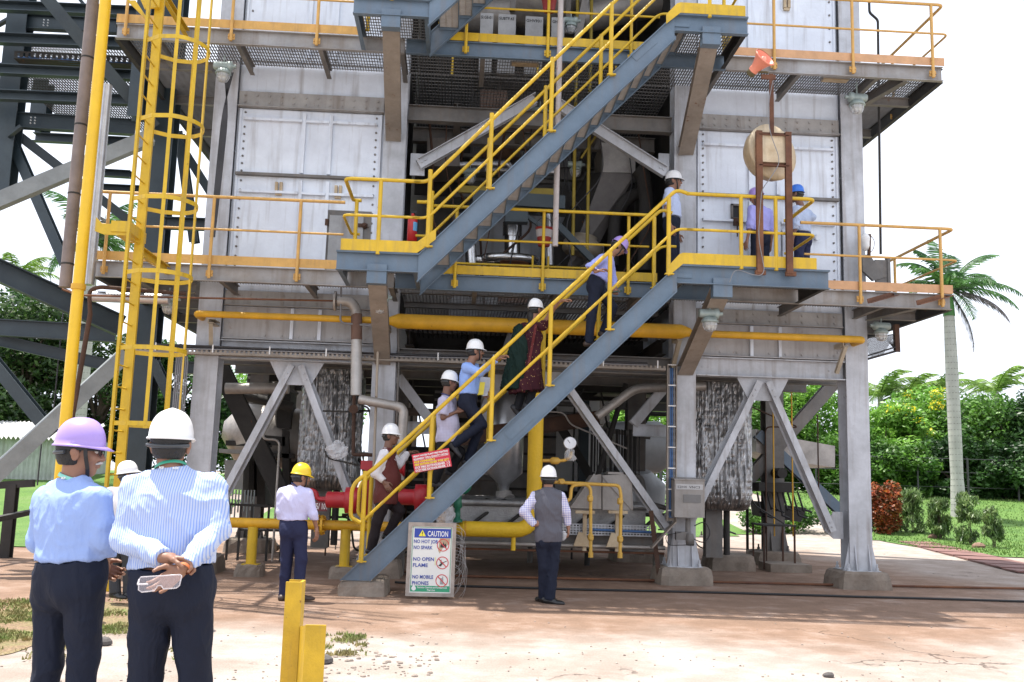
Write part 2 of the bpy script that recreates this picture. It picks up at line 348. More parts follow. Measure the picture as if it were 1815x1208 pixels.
# V-tie in the open centre bay
for pts in (((742, 292), (948, 176)), ((1180, 306), (990, 186))):
    b = MB(); p0, p1 = at(*pts[0], 14.85), at(*pts[1], 14.85); b.bar(p0, p1, .17, .12, 'D', up=(0, 1, 0)); b.bar(p0+Vector((0, -.065, .075)), p1+Vector((0, -.065, .075)), .012, .12, 'B', up=(0, 1, 0))
    b.bolt(p0+(p1-p0)*.03+Vector((0, -.07, 0))); b.bolt(p0+(p1-p0)*.06+Vector((0, -.07, 0)))
    b.o('tie_brace', WCOL, bld)
for xa, xb in ((728, 752), (1168, 1187)):
    g = MB(); p = at(xa, 270, 14.9); q = at(xb, 310, 14.9); g.box(p.x, q.x, 14.93, 14.96, q.z, p.z); g.o('gusset_plate', WCOL, bld)
for y, z in ((15.0, 7.35), (16.4, 7.5), (18.2, 7.5), (15.0, 11.0)): beamX(CX[1]+.19, CX[2]-.19, y, z-.12, z+.14, m=GRY)
for x in (-.2, .9, 2.2): 
    b = MB(); b.bar((x, 15.2, 7.55), (x, 19, 7.55), .12, .22, 'I'); b.o('joist', GRY, bld)

# casings
def bolts_line(b, p, q, n, y):
    for i in range(n):
        t = (i+.5)/n; b.bolt((p[0]+(q[0]-p[0])*t, y, p[1]+(q[1]-p[1])*t))
def panel(x0, x1, z0, z1, y, nx=5, nz=7, m=WHT, bolts=True):
    b = MB(); b.box(x0, x1, y, y+.03, z0, z1)
    for (a, c) in ((x0, x0+.035), (x1-.035, x1)): b.box(a, c, y-.02, y, z0, z1)
    pn_ = b.o('wall_panel', m, bld)
    for xx in (x0+.09, x1-.09): b = MB(); bolts_line(b, (xx, z0), (xx, z1), nz+3, y); b.o('bolt_row', GRY, pn_)
    return pn_
def rib(x0, x1, z0, z1, y, m=WHT, par=None, dp=.05):
    b = MB(); b.box(x0, x1, y-dp, y-.001, z0, z1); return b.o('stiffener', m, par or bld)
YW = 14.9
for side, (xa, xb) in enumerate(((CX[0]+.2, CX[1]-.2), (CX[2]+.2, CX[3]-.2))):
    c = MB(); c.box(xa-.02, xb+.02, YW+.035, 19.2, 3.54, 22.3); c.o('casing', WHT, bld)
    if side == 0: vr = [ax(535, 300, YW), ax(583, 300, YW)]; hz = [az(550, 217, YW), az(550, 312, YW), az(540, 344, YW)]
    else: vr = [ax(1329, 300, YW), ax(1378, 300, YW)]; hz = [az(1300, 259, YW), az(1330, 347, YW), az(1300, 392, YW)]
    zs = [D1+.03, hz[1]-.03, 7.28]
    for k in range(2):
        pn = panel(xa+.02, xb-.02, zs[k]+.012, zs[k+1]-.012, YW, nz=6 if k else 8)
        for x in vr: rib(x-.028, x+.028, zs[k]+.06, zs[k+1]-.06, YW, par=pn)
        zz = hz[0] if k else hz[2]
        rib(xa+.10, vr[0]-.03, zz-.02, zz+.02, YW, par=pn, dp=.075); rib(vr[0]+.03, vr[1]-.03, zz-.02, zz+.02, YW, par=pn, dp=.07); rib(vr[1]+.03, xb-.10, zz-.02, zz+.02, YW, par=pn, dp=.075)
    rib(xa+.03, xb-.03, zs[1]-.012, zs[1]+.03, YW, dp=.09, m=GRY)
    b = MB(); b.box(xa, xb, YW-.04, YW+.03, 7.30, 7.55)
    for z in (7.37, 7.48): bolts_line(b, (xa, z), (xb, z), 12, YW-.04)
    b.box(xa-.01, xb+.01, YW-.10, YW+.02, 7.285, 7.297); b.o('bolted_flange', mat('flange_grey', (.36, .345, .33), .6, .05, rust=.3, streak=.7, dirt=.3), bld)
    # below walkway
    b = MB(); b.box(xa, xb, YW-.03, YW+.03, 4.08, 4.30)
    for z in (4.13, 4.24): bolts_line(b, (xa, z), (xb, z), 9, YW-.03)
    b.box(xa, xb, YW-.09, YW, 4.06, 4.072); b.o('bolted_flange', mat('flange_grey', (.36, .345, .33), .6, .05, rust=.3, streak=.7, dirt=.3), bld)
    pn = MB(); pn.box(xa, xb, YW, YW+.03, 3.56, 4.05); bolts_line(pn, (xa, 3.61), (xb, 3.61), 9, YW); bolts_line(pn, (xa+.07, 3.6), (xa+.07, 4.0), 3, YW); bolts_line(pn, (xb-.07, 3.6), (xb-.07, 4.0), 3, YW)
    pn.box(xa, xb, YW-.09, YW, 3.535, 3.548)
    pn = pn.o('wall_panel', mat('splashed_panel', (.42, .41, .41), .55, 0, rust=.30, streak=.6, dirt=.2, rcol=(.55, .33, .03) if side else (.25, .13, .06), scale=.8), bld)
    for x in vr: rib(x-.025, x+.025, 3.56, 4.04, YW, par=pn)
    # upper storey
    for zz0 in (8.1, 11.7):
        pn = panel(xa+.02, xb-.02, zz0, zz0+3.1, YW, nz=10)
        for x in vr: rib(x-.028, x+.028, zz0+.06, zz0+3.0, YW, par=pn)
        rib(xa+.10, vr[0]-.03, zz0+.24, zz0+.28, YW, par=pn, dp=.075); rib(vr[0]+.03, vr[1]-.03, zz0+.24, zz0+.28, YW, par=pn, dp=.07); rib(vr[1]+.03, xb-.1, zz0+.24, zz0+.28, YW, par=pn, dp=.075)
# peep-hole hatches and doors on the casings
def hatch(px, py, open_=False):
    p = at(px, py, YW); b = MB(); b.prism([(p.x+.09*a, YW-.012, p.z+.13*c) for a, c in ((-1, -.7), (-.7, -1), (.7, -1), (1, -.7), (1, .7), (.7, 1), (-.7, 1), (-1, .7))], (0, .012, 0))
    h = b.o('peephole_hatch', WHT, bld); b = MB()
    for s in (-1, 1): b.box(p.x+s*.035-.022, p.x+s*.035+.022, YW-.07, YW-.013, p.z-.08, p.z+.09)
    b.box(p.x-.05, p.x+.05, YW-.05, YW-.013, p.z-.12, p.z-.07); b.o('hinged_flap', CRM if not open_ else RUSTD, h)
for px, py in ((495, 334), (600, 340), (1393, 8)): hatch(px, py)
p = at(1304, 376, YW); b = MB()
for (x0, x1, z0, z1) in ((-.085, -.055, -.13, .13), (.055, .085, -.13, .13), (-.085, .085, .1, .13), (-.085, .085, -.13, -.10)): b.box(p.x+x0, p.x+x1, YW-.05, YW-.001, p.z+z0, p.z+z1)
h = b.o('peephole_hatch', GRY, bld); b = MB(); b.box(p.x-.054, p.x+.054, YW-.012, YW-.002, p.z-.1, p.z+.1); b.o('opening', BLK, h)
b = MB(); b.box(p.x-.06, p.x+.09, YW-.10, YW-.051, p.z-.24, p.z-.12); b.lathe((p.x+.015, YW-.1, p.z-.18), (0, -1, 0), [(0, .03), (.03, .025)], 10); b.box(p.x, p.x+.02, YW-.06, YW-.05, p.z-.42, p.z-.24); b.o('hinged_flap', RUSTD, h)
p0 = at(578, 372, YW); p1 = at(655, 455, YW); b = MB(); b.box(p0.x, p1.x, YW-.02, YW-.001, D1+.05, p0.z)
for t in (.1, .5, .9): b.bolt((p0.x+(p1.x-p0.x)*t, YW-.02, p0.z-.04), r=.014)
for z in (p0.z-.25, p0.z-.5): b.bolt((p1.x-.04, YW-.02, z), r=.014)
dr = b.o('door_frame', GRY, bld); b = MB(); b.box(p0.x+.07, p1.x-.12, YW-.05, YW-.021, D1+.07, p0.z-.09); dr2 = b.o('access_door', mat('stained_door', (.36, .365, .37), .55, 0, rust=.15, streak=.9, dirt=.35), dr)
b = MB(); b.lathe((p1.x-.1, YW-.02, p0.z-.24), (0, -1, 0), [(0, .045), (.06, .045), (.06, .02), (.1, .02)], 10); b.box(p1.x-.2, p1.x-.05, YW-.07, YW-.051, p0.z-.27, p0.z-.21); b.lathe((p0.x+.03, YW-.05, p0.z-.26), (0, 0, 1), [(0, .03), (.1, .03)], 8); osplit(b, 'door_latch', RUSTD, dr)
# second door at right behind the men
p0 = at(1385, 408, YW); p1 = at(1440, 450, YW); b = MB(); b.box(p0.x, p1.x, YW-.05, YW-.01, D1+.05, p0.z); b.lathe((p0.x, YW-.06, D1+.1), (0, 0, 1), [(0, .02), (.75, .02)], 8); b.lathe((p1.x+.05, YW-.02, p0.z-.1), (0, -1, -.2), [(0, .05), (.12, .05)], 10); b.o('access_door', WHT, bld)
# centre furnace body + unseen top mass added to cast shade
b = MB(); b.box(-1.35, 3.75, 19.6, 24, 3.9, 22.2)
for z in np.arange(4.4, 21, .9): b.box(-.85, 3.2, 19.55, 19.599, z, z+.08)
for x in (-.3, .6, 1.5, 2.4): b.box(x, x+.08, 19.53, 19.599, 3.9, 22)
b.o('rear_casing', GRY, bld)
b = MB(); b.box(-4.1, 6.5, 15.2, 24, 22.4, 22.9); b.o('roof_slab', GRY, bld)
for z in (11.62, 15.2, 18.8):  # unseen upper decks, added to cast shade
    b = MB(); b.box(CX[1]+.2, CX[2]-.2, 14.9, 19, z-.08, z); b.o('floor', DGRY, bld)
b = MB(); b.box(-.9, 3.25, 15.1, 19.4, 22-6, 22.35); b.o('upper_casing', GRY, bld)

# ================================================================ walkways
def walkway(z, label, lvl):
    t = thing('walkway', label, 'walkway', (0, YE, z-.3))
    xl, xr = (-5.25, 7.3); b = MB()
    for a_, c_ in ((xl, -1.0), (3.9, xr)):
        b = MB(); b.bar((a_, YE, z-.115), (c_, YE, z-.115), .07, .23, 'C', t=.011)
        b.o('edge_beam', mat('weathered_channel', (.37, .37, .375), .55, .1, rust=.22, streak=.7, dirt=.25, col2=(.28, .255, .23)), t)
    b = MB(); b.bar((-.98, YE, z-.115), (3.88, YE, z-.115), .07, .23, 'C', t=.011); b.o('centre_edge_beam', BLU, t)
    for xx in (xl, xr): b = MB(); b.bar((xx, YE+.04, z-.115), (xx, 19.4, z-.115), .07, .23, 'I', t=.011); b.o('side_beam', DGRY, t)
    for xx in list(np.arange(-4.7, 7.2, 1.22)): b = MB(); b.bar((xx, YE+.04, z-.15), (xx, 14.8, z-.15), .07, .15, 'I'); b.o('joist', GRY, t)
    for yy in (14.75, 16.2, 17.8):
        b = MB(); b.bar((6.55, yy, z-.15), (xr-.04, yy, z-.15), .08, .15, 'I'); b.o('joist', GRY, t); b = MB(); b.bar((xl+.04, yy, z-.15), (-4.1, yy, z-.15), .08, .15, 'I'); b.o('joist', GRY, t)
    b = MB(); b.bar((xr-.55, YE+.05, z-.16), (6.5, 14.8, z-.16), .1, .16, 'I'); b.o('joist', GRY, t)
    b = MB(); b.grate(xl+.03, xr-.03, YE+.03, 14.88, z-.002, .042, .11)
    b.grate(6.53, xr-.03, 14.9, 19.3, z-.002, .045, .11, along='x'); b.grate(xl+.03, -4.1, 14.9, 19.3, z-.002, .045, .11, along='x')
    b.grate(CX[1]+.2, CX[2]-.2, 14.92, 18.9, z-.002, .055, .13)
    b.o('grating_deck', GRATE, t)
    return t
wk1 = walkway(D1, 'lower metal walkway with grey edge channel level with the standing men', 1)
wk2 = walkway(D2, 'upper metal walkway with grating floor seen from below near the picture top', 2)
for z in (11.62, 15.2):  # unseen levels, added only to throw shade and light streaks below
    t = thing('walkway', 'highest metal walkway out above the picture edge', 'walkway', (0, YE, z-.3), 'walkways above the frame')
    b = MB(); b.box(-5.25, 7.3, YE, YE+.06, z-.23, z); b.box(7.24, 7.3, YE+.06, 19, z-.23, z); b.o('edge_beam', GRY, t)
    b = MB(); b.grate(-5.2, 7.2, YE+.07, 14.85, z, .08, .2, t=.012); b.o('grating_deck', GRATE, t)
def toe(par, x0, x1, z, m, y=YE-.03, h=.13, z0=.012):
    b = MB(); b.box(x0, x1, y-.008, y, z+z0, z+z0+h); return b.o('toe_board', m, par)
for z, zw in ((D1, wk1), (D2, wk2)):
    toe(zw, -5.25, -1.72 if z < 5 else -1.68, z, YELW); toe(zw, -.55, 2.85, z, YEL); toe(zw, 4.98 if z < 5 else 3.9, 7.32, z, ORW)
# ---------------------------------------------------------------- guard rails
def rail(name, label, path, posts, zdeck, m, top=1.0, mid=.52, r=.024, rm=.017, fil=.1, low=.2, side=(0, -1, 0), group=None, pr=.024, plate=True, midpath=None):
    """path: list of xy points; posts: list of xy"""
    t = thing(name, label, 'railing', (path[0][0], path[0][1], zdeck), group)
    b = MB(); b.tube([(x, y, zdeck+top) for x, y in path], r, 10, fil); b.o('top_rail', m, t)
    b = MB(); b.tube([(x, y, zdeck+mid) for x, y in (midpath or path)], rm, 8, fil); b.o('middle_rail', m, t)
    for x, y in posts:
        b = MB(); b.tube([(x, y, zdeck-low), (x, y, zdeck+top-.01)], pr, 10)
        if plate:
            b.box(x-.05, x+.05, y+.018, y+.03, zdeck-.17, zdeck-.08)
            for s in (-1, 1): b.bolt((x+s*.038, y+.018, zdeck-.125), (0, -1, 0), .012)
        b.o('post', m, t)
    return t
yo = YE-.065
xp = lambda px, py, Y=YE: ax(px, py, Y)
rail('guard_rail', 'faded yellow guard rail left of the stairs on the lower walkway', [(-5.2, yo), (-1.75, yo)], [(-5.1, yo), (ax(375, 420, yo), yo), (ax(530, 420, yo), yo)], D1, YELW)
rail('guard_rail', 'rusty yellow guard rail at the right end of the lower walkway', [(5.0, yo), (7.35, yo), (7.35, 19)], [(ax(1524, 460, yo), yo), (ax(1668, 470, yo), yo), (7.35, 15.6), (7.35, 18.2)], D1, YELW, midpath=[(5.05, yo), (7.4, yo), (7.4, 19)])
rail('guard_rail', 'bright yellow guard rail behind the stair on the lower walkway', [(-.55, YE-.1), (ax(1150, 378, yo), YE-.1)], [(ax(808, 440, yo), yo), (ax(963, 440, yo), yo), (ax(1114, 440, yo), yo)], D1, YEL)
rail('guard_rail', 'faded yellow guard rail on the upper left walkway at the picture top', [(-5.2, yo), (-1.75, yo)], [(-5.1, yo), (ax(412, 30, yo), yo), (ax(563, 40, yo), yo)], D2, YELW)
rail('guard_rail', 'rusty guard rail round the right end of the upper walkway', [(3.95, yo), (7.32, yo), (7.32, 19)], [(ax(1372, 60, yo), yo), (ax(1511, 60, yo), yo), (ax(1652, 70, yo), yo), (7.32, 15.4), (7.32, 18)], D2, YELW, midpath=[(3.95, yo), (7.38, yo), (7.38, 19)])
rail('guard_rail', 'bright yellow guard rail above the blue channel of the upper walkway', [(-.55, YE-.1), (2.85, YE-.1)], [(ax(827, 45, yo), yo), (ax(972, 45, yo), yo), (ax(1119, 60, yo), yo)], D2, YEL)
# inner rails across the centre bay
for z, lab in ((D1, 'inner yellow handrail at the rear edge of the lower walkway'), (D2, 'inner yellow handrail at the rear edge of the upper walkway')):
    t = thing('guard_rail', lab, 'railing', (-.3, 14.95, z)); b = MB(); b.tube([(-.3, 14.9, z+.45), (2.4, 14.9, z+.45)], .02, 8); b.tube([(-.3, 14.9, z+.45), (-.3, 14.9, z)], .02, 8)
    for x in (1.1, 1.35): b.tube([(x, 14.9, z), (x, 14.9, z+.62)], .018, 8)
    b.tube([(2.4, 14.9, z+.45), (2.4, 14.9, z)], .02, 8); osplit(b, 'rail', YEL, t)

# ================================================================ landings and stairs
def landing(x0, x1, z, label, loopside, loop=True, toe_l=True):
    t = thing('stair_landing', label, 'landing', ((x0+x1)/2, YS, z-.3))
    b = MB(); b.bar((x0, YS, z-.12), (x1, YS, z-.12), .08, .25, 'C', t=.012); b.box(x0, x1, YS-.045, YS+.03, z+.006, z+.014); b.o('fascia_beam', BLU, t)
    for x in (x0+.035, x1-.035): b = MB(); b.bar((x, YS+.05, z-.12), (x, YE-.05, z-.12), .06, .22, 'C' if x < (x0+x1)/2 else 'D'); b.o('side_beam', BLU if 'left' in label else DGRY, t)
    b = MB(); b.grate(x0+.07, x1-.07, YS+.06, YE-.05, z, .035, .09); b.o('grating_deck', GRATE, t)
    # knee bracket back to the column
    xb = (x0+x1)/2 if x1-x0 < 1.3 else x0+.62
    xc = CX[1]-.02 if x0 < 1 else CX[2]
    b = MB(); b.bar((xb, YS-.02, z-.28), (xb, YS+.12, z-.28), .26, .26, 'B'); b.o('bracket_head', BLU, t)
    b = MB(); b.bar((xb, YS+.1, z-.3), (xc, YC-.2, z-1.15), .24, .16, 'I'); b.o('bracket_arm', mat('rusty_bracket', (.30, .26, .22), .65, 0, rust=.4, dirt=.3, streak=.4), t)
    return t
L1 = landing(-1.68, -.60, D1, 'small blue grey left landing at the foot of the upper stair', 'l')
L2 = landing(2.88, 4.97, D1, 'blue grey right landing where the men stand at the top of the lower stair', 'r')
L3 = landing(-1.64, -.60, D2, 'blue grey upper left landing at the top edge of the picture', 'l')
L4 = landing(2.83, 3.87, D2, 'blue grey upper right landing at the top of the upper stair', 'r')
def lrail(par, x0, x1, z, left, toe_x):
    """rail round a landing, continuing the stair rail; rear end returns to walkway edge"""
    yf = YS-.03
    xe = x0 if left else x1
    b = MB(); 
    if left: pts = [(x1+.02, yf, z+1.0), (x0, yf, z+1.0), (x0, YE-.2, z+1.0), (x0+.12, YE-.2, z+1.0)]
    else: pts = [(x0+.05, yf, z+1.0), (x1, yf, z+1.0), (x1, YE-.15, z+1.0), (x1-.05, YE-.12, z+1.0)]
    b.tube(pts, .026, 10, .12); b.o('top_rail', YEL, par)
    b = MB(); b.tube([(p[0], p[1], z+.5) for p in pts], .02, 8, .12); b.o('middle_rail', YEL, par)
    ps = [(x0+.48, yf), (x0+.06, YE-.25)] if left else ([(x0+.8, yf), (x1-.55, yf)] if x1-x0 > 1.5 else [(x1-.5, yf)])+[(x1, YE-.18)]
    for x, y in ps:
        b = MB(); b.tube([(x, y, z-.02), (x, y, z+.99)], .028, 10); b.o('post', YEL, par)
    b = MB(); b.prism([(x0, yf-.02, z+.016), (x1, yf-.02, z+.016), (x1, yf-.02, z+.17), (x0, yf-.02, z+.17)], (0, .01, 0))
    if left: b.prism([(x1, yf-.02, z+.016), (x1+.24, yf-.02, z+.21), (x1+.24, yf-.02, z+.36), (x1, yf-.02, z+.17)], (0, .01, 0)); b.box(x0-.01, x0, yf, YE-.05, z+.016, z+.17)
    else: b.prism([(x0, yf-.02, z+.016), (x0, yf-.02, z+.17), (x0-.05, yf-.02, z+.15), (x0-.2, yf-.02, z-.02), (x0-.2, yf-.02, z-.16)], (0, .01, 0)); b.box(x1, x1+.01, yf, YE-.12, z+.016, z+.17)
    b.o('toe_board', YEL, par)
lrail(L1, -1.62, -.62, D1, True, 0); lrail(L2, 2.95, 4.78, D1, False, 0); lrail(L3, -1.6, -.62, D2, True, 0); lrail(L4, 2.9, 3.82, D2, False, 0)
def stair(xa, za, xb, zb, label, postpx=None, ntr=None, post_f=(), foot=False):
    t = thing('steel_stair', label, 'staircase', (xa, (YS+YR)/2, za))
    A = Vector((xa, 0, za)); B_ = Vector((xb, 0, zb)); d = (B_-A).normalized(); th = .26; n = Vector((d.z, 0, -d.x))
    vt = th/abs(d.x)
    for Y, nm, s in ((YS, 'front_stringer', 1), (YR, 'rear_stringer', -1)):
        b = MB(); off = Vector((0, Y, 0))
        # channel: web + flanges outward, ends cut horizontally / vertically
        a0 = A+off; b0 = B_+off; lo = Vector((0, 0, -vt)); dx = vt/d.z*d.x if foot else 0
        poly = [a0, b0, b0+lo, (a0+Vector((dx, 0, 0)) if foot else a0+lo)]
        b.prism(poly, (0, .012, 0))
        fl = .075
        y0 = Y-fl*.5 if s > 0 else Y-.03
        for q, (o_, w_) in enumerate(((Vector((0, 0, 0)), 0), (Vector((0, 0, -vt)), 1))):
            pa = A+o_+n*(0.0 if q == 0 else -.012); pb = B_+o_+n*(0.0 if q == 0 else -.012)
            if q == 1 and foot: pa = A+Vector((dx, 0, 0))
            b.bar(pa+Vector((0, y0+fl*.5-.001, 0)), pb+Vector((0, y0+fl*.5-.001, 0)), fl, .012, 'B', up=-n)
        b.o(nm, BLU, t)
    nt_ = ntr; b = MB(); g = MB()
    for i in range(nt_):
        f = (i+.6)/nt_; z = za+(zb-za)*f; x = xa+(xb-xa)*f+.03; z -= .02
        g.grate(x-.02, x+.25, YS+.03, YR-.03, z, .045, .07, h=.022, t=.005, along='x')
        b.box(x-.03, x-.018, YS+.02, YR-.02, z-.04, z+.002); b.box(x+.25, x+.262, YS+.02, YR-.02, z-.04, z+.002)
        b.box(x-.03, x+.26, YS+.013, YS+.02, z-.06, z); b.box(x-.03, x+.26, YR-.02, YR-.013, z-.06, z)
    g.o('tread_grating', mat('dusty_tread', (.36, .32, .28), .7, .1, rust=.15, dirt=.3), t); b.o('tread_frame', BLU, t)
    # handrails both sides
    sl_ = (zb-za)/(xb-xa)
    zat = lambda x: za+(x-xa)*sl_
    for Y, nm in ((YS-.03, 'front'), (YR+.02, 'rear')):
        lowz = None
        if foot:
            x0_ = post_f[0]-.02; e = .14
            top = [(x0_-.02, Y, zat(x0_)+.50), (x0_-e, Y, zat(x0_)+.56), (x0_-e, Y, zat(x0_)+.98), (x0_+.12, Y, zat(x0_)+1.17), (xb-.02, Y, zb+1.05), (xb+.14, Y, zb+1.0)]
            b = MB(); b.tube([(x0_, Y, zat(x0_)+.50)]+top[:], .026, 10, .13); b.o('handrail', YEL, t)
            b = MB(); b.tube([(x0_, Y, zat(x0_)+.50), (xb-.02, Y, zb+.5), (xb+.2, Y, zb+.5)], .02, 8, .1); b.o('middle_rail', YEL, t)
        else:
            b = MB(); b.tube([(xa-.1, Y, za+1.0), (xa+.08, Y, za+1.0), (xb-.02, Y, zb+1.05), (xb+.14, Y, zb+1.0)], .026, 10, .12); b.o('handrail', YEL, t)
            b = MB(); b.tube([(xa-.1, Y, za+.5), (xa+.1, Y, za+.5), (xb-.02, Y, zb+.5), (xb+.2, Y, zb+.5)], .02, 8, .1); b.o('middle_rail', YEL, t)
        for x in post_f:
            x2 = x; b = MB(); b.tube([(x2, Y, zat(x2)-.02), (x2, Y, zat(x2)+1.05+(.08 if foot and x is post_f[0] else 0))], .03, 10); b.box(x2-.05, x2+.07, Y-.03, Y+.035, zat(x2)-.012, zat(x2)+.004); b.o('post', YEL, t)
    return t
S1 = stair(ax(603, 1036, YS), .19, 2.88, D1, 'long lower steel stair with six people climbing, rising from the ground to the right', ntr=21, foot=True,
           post_f=[ax(641, 975, YS), ax(761, 870, YS), ax(869, 790, YS), ax(973, 690, YS), ax(1079, 590, YS), ax(1184, 490, YS)])
S2 = stair(-.60, D1, 2.83, D2, 'empty upper steel stair rising to the right above the climbers', ntr=18,
           post_f=[ax(758, 430, YS), ax(868, 320, YS), ax(976, 225, YS), ax(1082, 125, YS)])
S3 = stair(-.60, D2, 2.83, 11.62, 'topmost steel stair leaving the picture at the upper edge', ntr=18, post_f=[-.45, .5, 1.45, 2.4])
b = MB(); p = at(1134, 112, YS); q = at(1140, 100, YS)
# number plate on stringers
for (c0, c1, T) in (((905, 780), (925, 742), S1), ((1128, 108), (1150, 92), S2)):
    pa = at(c0[0], c0[1], YS-.004); d = (Vector((2.88, 0, D1))-Vector((ax(603, 1036, YS), 0, .19))).normalized(); n = Vector((-d.z, 0, d.x)); b = MB()
    b.prism([pa, pa+d*.42, pa+d*.42+n*.13, pa+n*.13], (0, -.004, 0)); b.o('blank_plate', BLU, T)
b = MB(); bb = pedestal(ax(640, 1040, 12.6)+.02, 12.95, 'cracked concrete block carrying the foot of the lower stair', .31, .5, .19, 'stair foot block')
del bb['group']
# ================================================================ ground
def hgt(x, y):
    t = min(1, max(0, (y-27)/13)); t = t*t*(3-2*t); s = min(1, max(0, (abs(x-1)-4)/6)); return 1.25*t*(.35+.65*s)
def sheet(name, m, xs, ys, zo=0., jit=0., kind='structure', mask=None):
    nx, ny = len(xs), len(ys); vs = [(x, y, hgt(x, y)+zo+(mn.noise(Vector((x*.7, y*.7, 0)))*jit)) for y in ys for x in xs]
    fs = [(j*nx+i, j*nx+i+1, (j+1)*nx+i+1, (j+1)*nx+i) for j in range(ny-1) for i in range(nx-1) if not mask or mask((xs[i]+xs[i+1])/2, (ys[j]+ys[j+1])/2)]
    b = MB(); b.add(vs, fs, True); o_ = b.o(name, m, None, kind=kind); return o_
def ground_mat():
    m = bpy.data.materials.new('dusty_concrete_yard'); m.use_nodes = True; nt = m.node_tree; L = nt.links.new; b = nt.nodes['Principled BSDF']; b.inputs['Roughness'].default_value = .93; b.inputs['Specular IOR Level'].default_value = .2
    g = nn(nt, 'NewGeometry'); pos = g.outputs['Position']; sx = nn(nt, 'SeparateXYZ'); L(pos, sx.inputs[0])
    def noise_(sc, det=8, rg=.65, mp=None):
        n = nn(nt, 'TexNoise'); n.inputs['Scale'].default_value = sc; n.inputs['Detail'].default_value = det; n.inputs['Roughness'].default_value = rg
        if mp: q = nn(nt, 'Mapping'); q.inputs['Scale'].default_value = mp; L(pos, q.inputs[0]); L(q.outputs[0], n.inputs['Vector'])
        else: L(pos, n.inputs['Vector'])
        return n.outputs[0]
    def ramp(v, a, c, lo=0, hi=1):
        r = nn(nt, 'MapRange'); r.interpolation_type = 'SMOOTHSTEP'; r.inputs[1].default_value = a; r.inputs[2].default_value = c; r.inputs[3].default_value = lo; r.inputs[4].default_value = hi; L(v, r.inputs[0]); return r.outputs[0]
    def mix(f, a, c, bl='MIX'):
        q = nn(nt, 'MixRGB'); q.blend_type = bl
        for i, v in enumerate((f, a, c)):
            if isinstance(v, (int, float)): q.inputs[i].default_value = v
            elif isinstance(v, tuple): q.inputs[i].default_value = (*v, 1)
            else: L(v, q.inputs[i])
        return q.outputs[0]
    def math_(op, a, c=0.):
        q = nn(nt, 'Math'); q.operation = op
        for i, v in enumerate((a, c)):
            if isinstance(v, (int, float)): q.inputs[i].default_value = v
            else: L(v, q.inputs[i])
        return q.outputs[0]
    n1 = noise_(.35, 9, .6); n2 = noise_(1.7, 10, .7); n3 = noise_(9, 8, .75); n4 = noise_(60, 4, .7)
    red = mix(ramp(n2, .35, .65), (.27, .175, .125), (.20, .13, .092))
    conc = mix(ramp(n2, .38, .62), (.39, .35, .32), (.31, .265, .23))
    # dusty red, darkened for the building's shade, dominates y 9.6 .. 17, pale worn concrete in the foreground, greyer slab behind
    yy = math_('ADD', sx.outputs[1], math_('MULTIPLY', math_('SUBTRACT', n1, .5), 5.))
    xx = math_('ADD', sx.outputs[0], math_('MULTIPLY', math_('SUBTRACT', n1, .5), 4.))
    f = math_('MULTIPLY', ramp(yy, 8.6, 10.4), ramp(yy, 19, 26, 1, .35))
    f2 = math_('MULTIPLY', f, ramp(n2, .25, .5, .55, 1))
    f3 = math_('MAXIMUM', f2, math_('MULTIPLY', ramp(n1, .46, .62), .35))
    f3 = math_('MULTIPLY', f3, ramp(xx, 7.6, 9.4, 1, .35))
    c = mix(f3, conc, red)
    # light repaired slabs with dark stains
    c = mix(math_('MULTIPLY', ramp(noise_(3.2, 12, .8), .63, .72), .45), c, (.14, .10, .078))
    c = mix(math_('MULTIPLY', ramp(n3, .62, .72), .5), c, (.50, .46, .42))
    c = mix(1., c, mix(ramp(n4, .3, .7), (.82, .82, .82), (1.1, 1.1, 1.1)), 'MULTIPLY')
    # cracks and slab joints
    v = nn(nt, 'TexVoronoi'); v.feature = 'DISTANCE_TO_EDGE'; v.inputs['Scale'].default_value = .42; wv = nn(nt, 'MixRGB'); wv.inputs[0].default_value = .12; nz = nn(nt, 'TexNoise'); nz.inputs['Scale'].default_value = 2.5; nz.inputs['Detail'].default_value = 8; L(pos, nz.inputs['Vector']); L(pos, wv.inputs[1]); 
    nzm = nn(nt, 'VectorMath'); nzm.operation = 'MULTIPLY_ADD'; nzm.inputs[1].default_value = (.9, .9, .9); L(nz.outputs[1], nzm.inputs[0]); L(pos, nzm.inputs[2]); L(nzm.outputs[0], v.inputs['Vector'])
    cr = ramp(v.outputs['Distance'], .002, .009, 1, 0); cr = math_('MULTIPLY', cr, ramp(n1, .52, .62))
    c = mix(math_('MULTIPLY', cr, .75), c, (.07, .05, .04))
    L(c, b.inputs['Base Color'])
    h = math_('SUBTRACT', math_('ADD', math_('MULTIPLY', n3, .5), math_('MULTIPLY', n4, .25)), math_('MULTIPLY', cr, .6))
    bp = nn(nt, 'Bump'); bp.inputs['Strength'].default_value = .8; bp.inputs['Distance'].default_value = .03; L(h, bp.inputs['Height']); L(bp.outputs[0], b.inputs['Normal'])
    return m
XS = list(np.arange(-14, 22, .8)); XS = [-400, -150, -70, -40, -25, -18]+XS+[24, 28, 34, 42, 60, 90, 150, 400]
YS_ = [-12, -6]+list(np.arange(-2, 46, .9))+[50, 60, 80, 120, 200, 400]
sheet('ground', ground_mat(), XS, YS_)
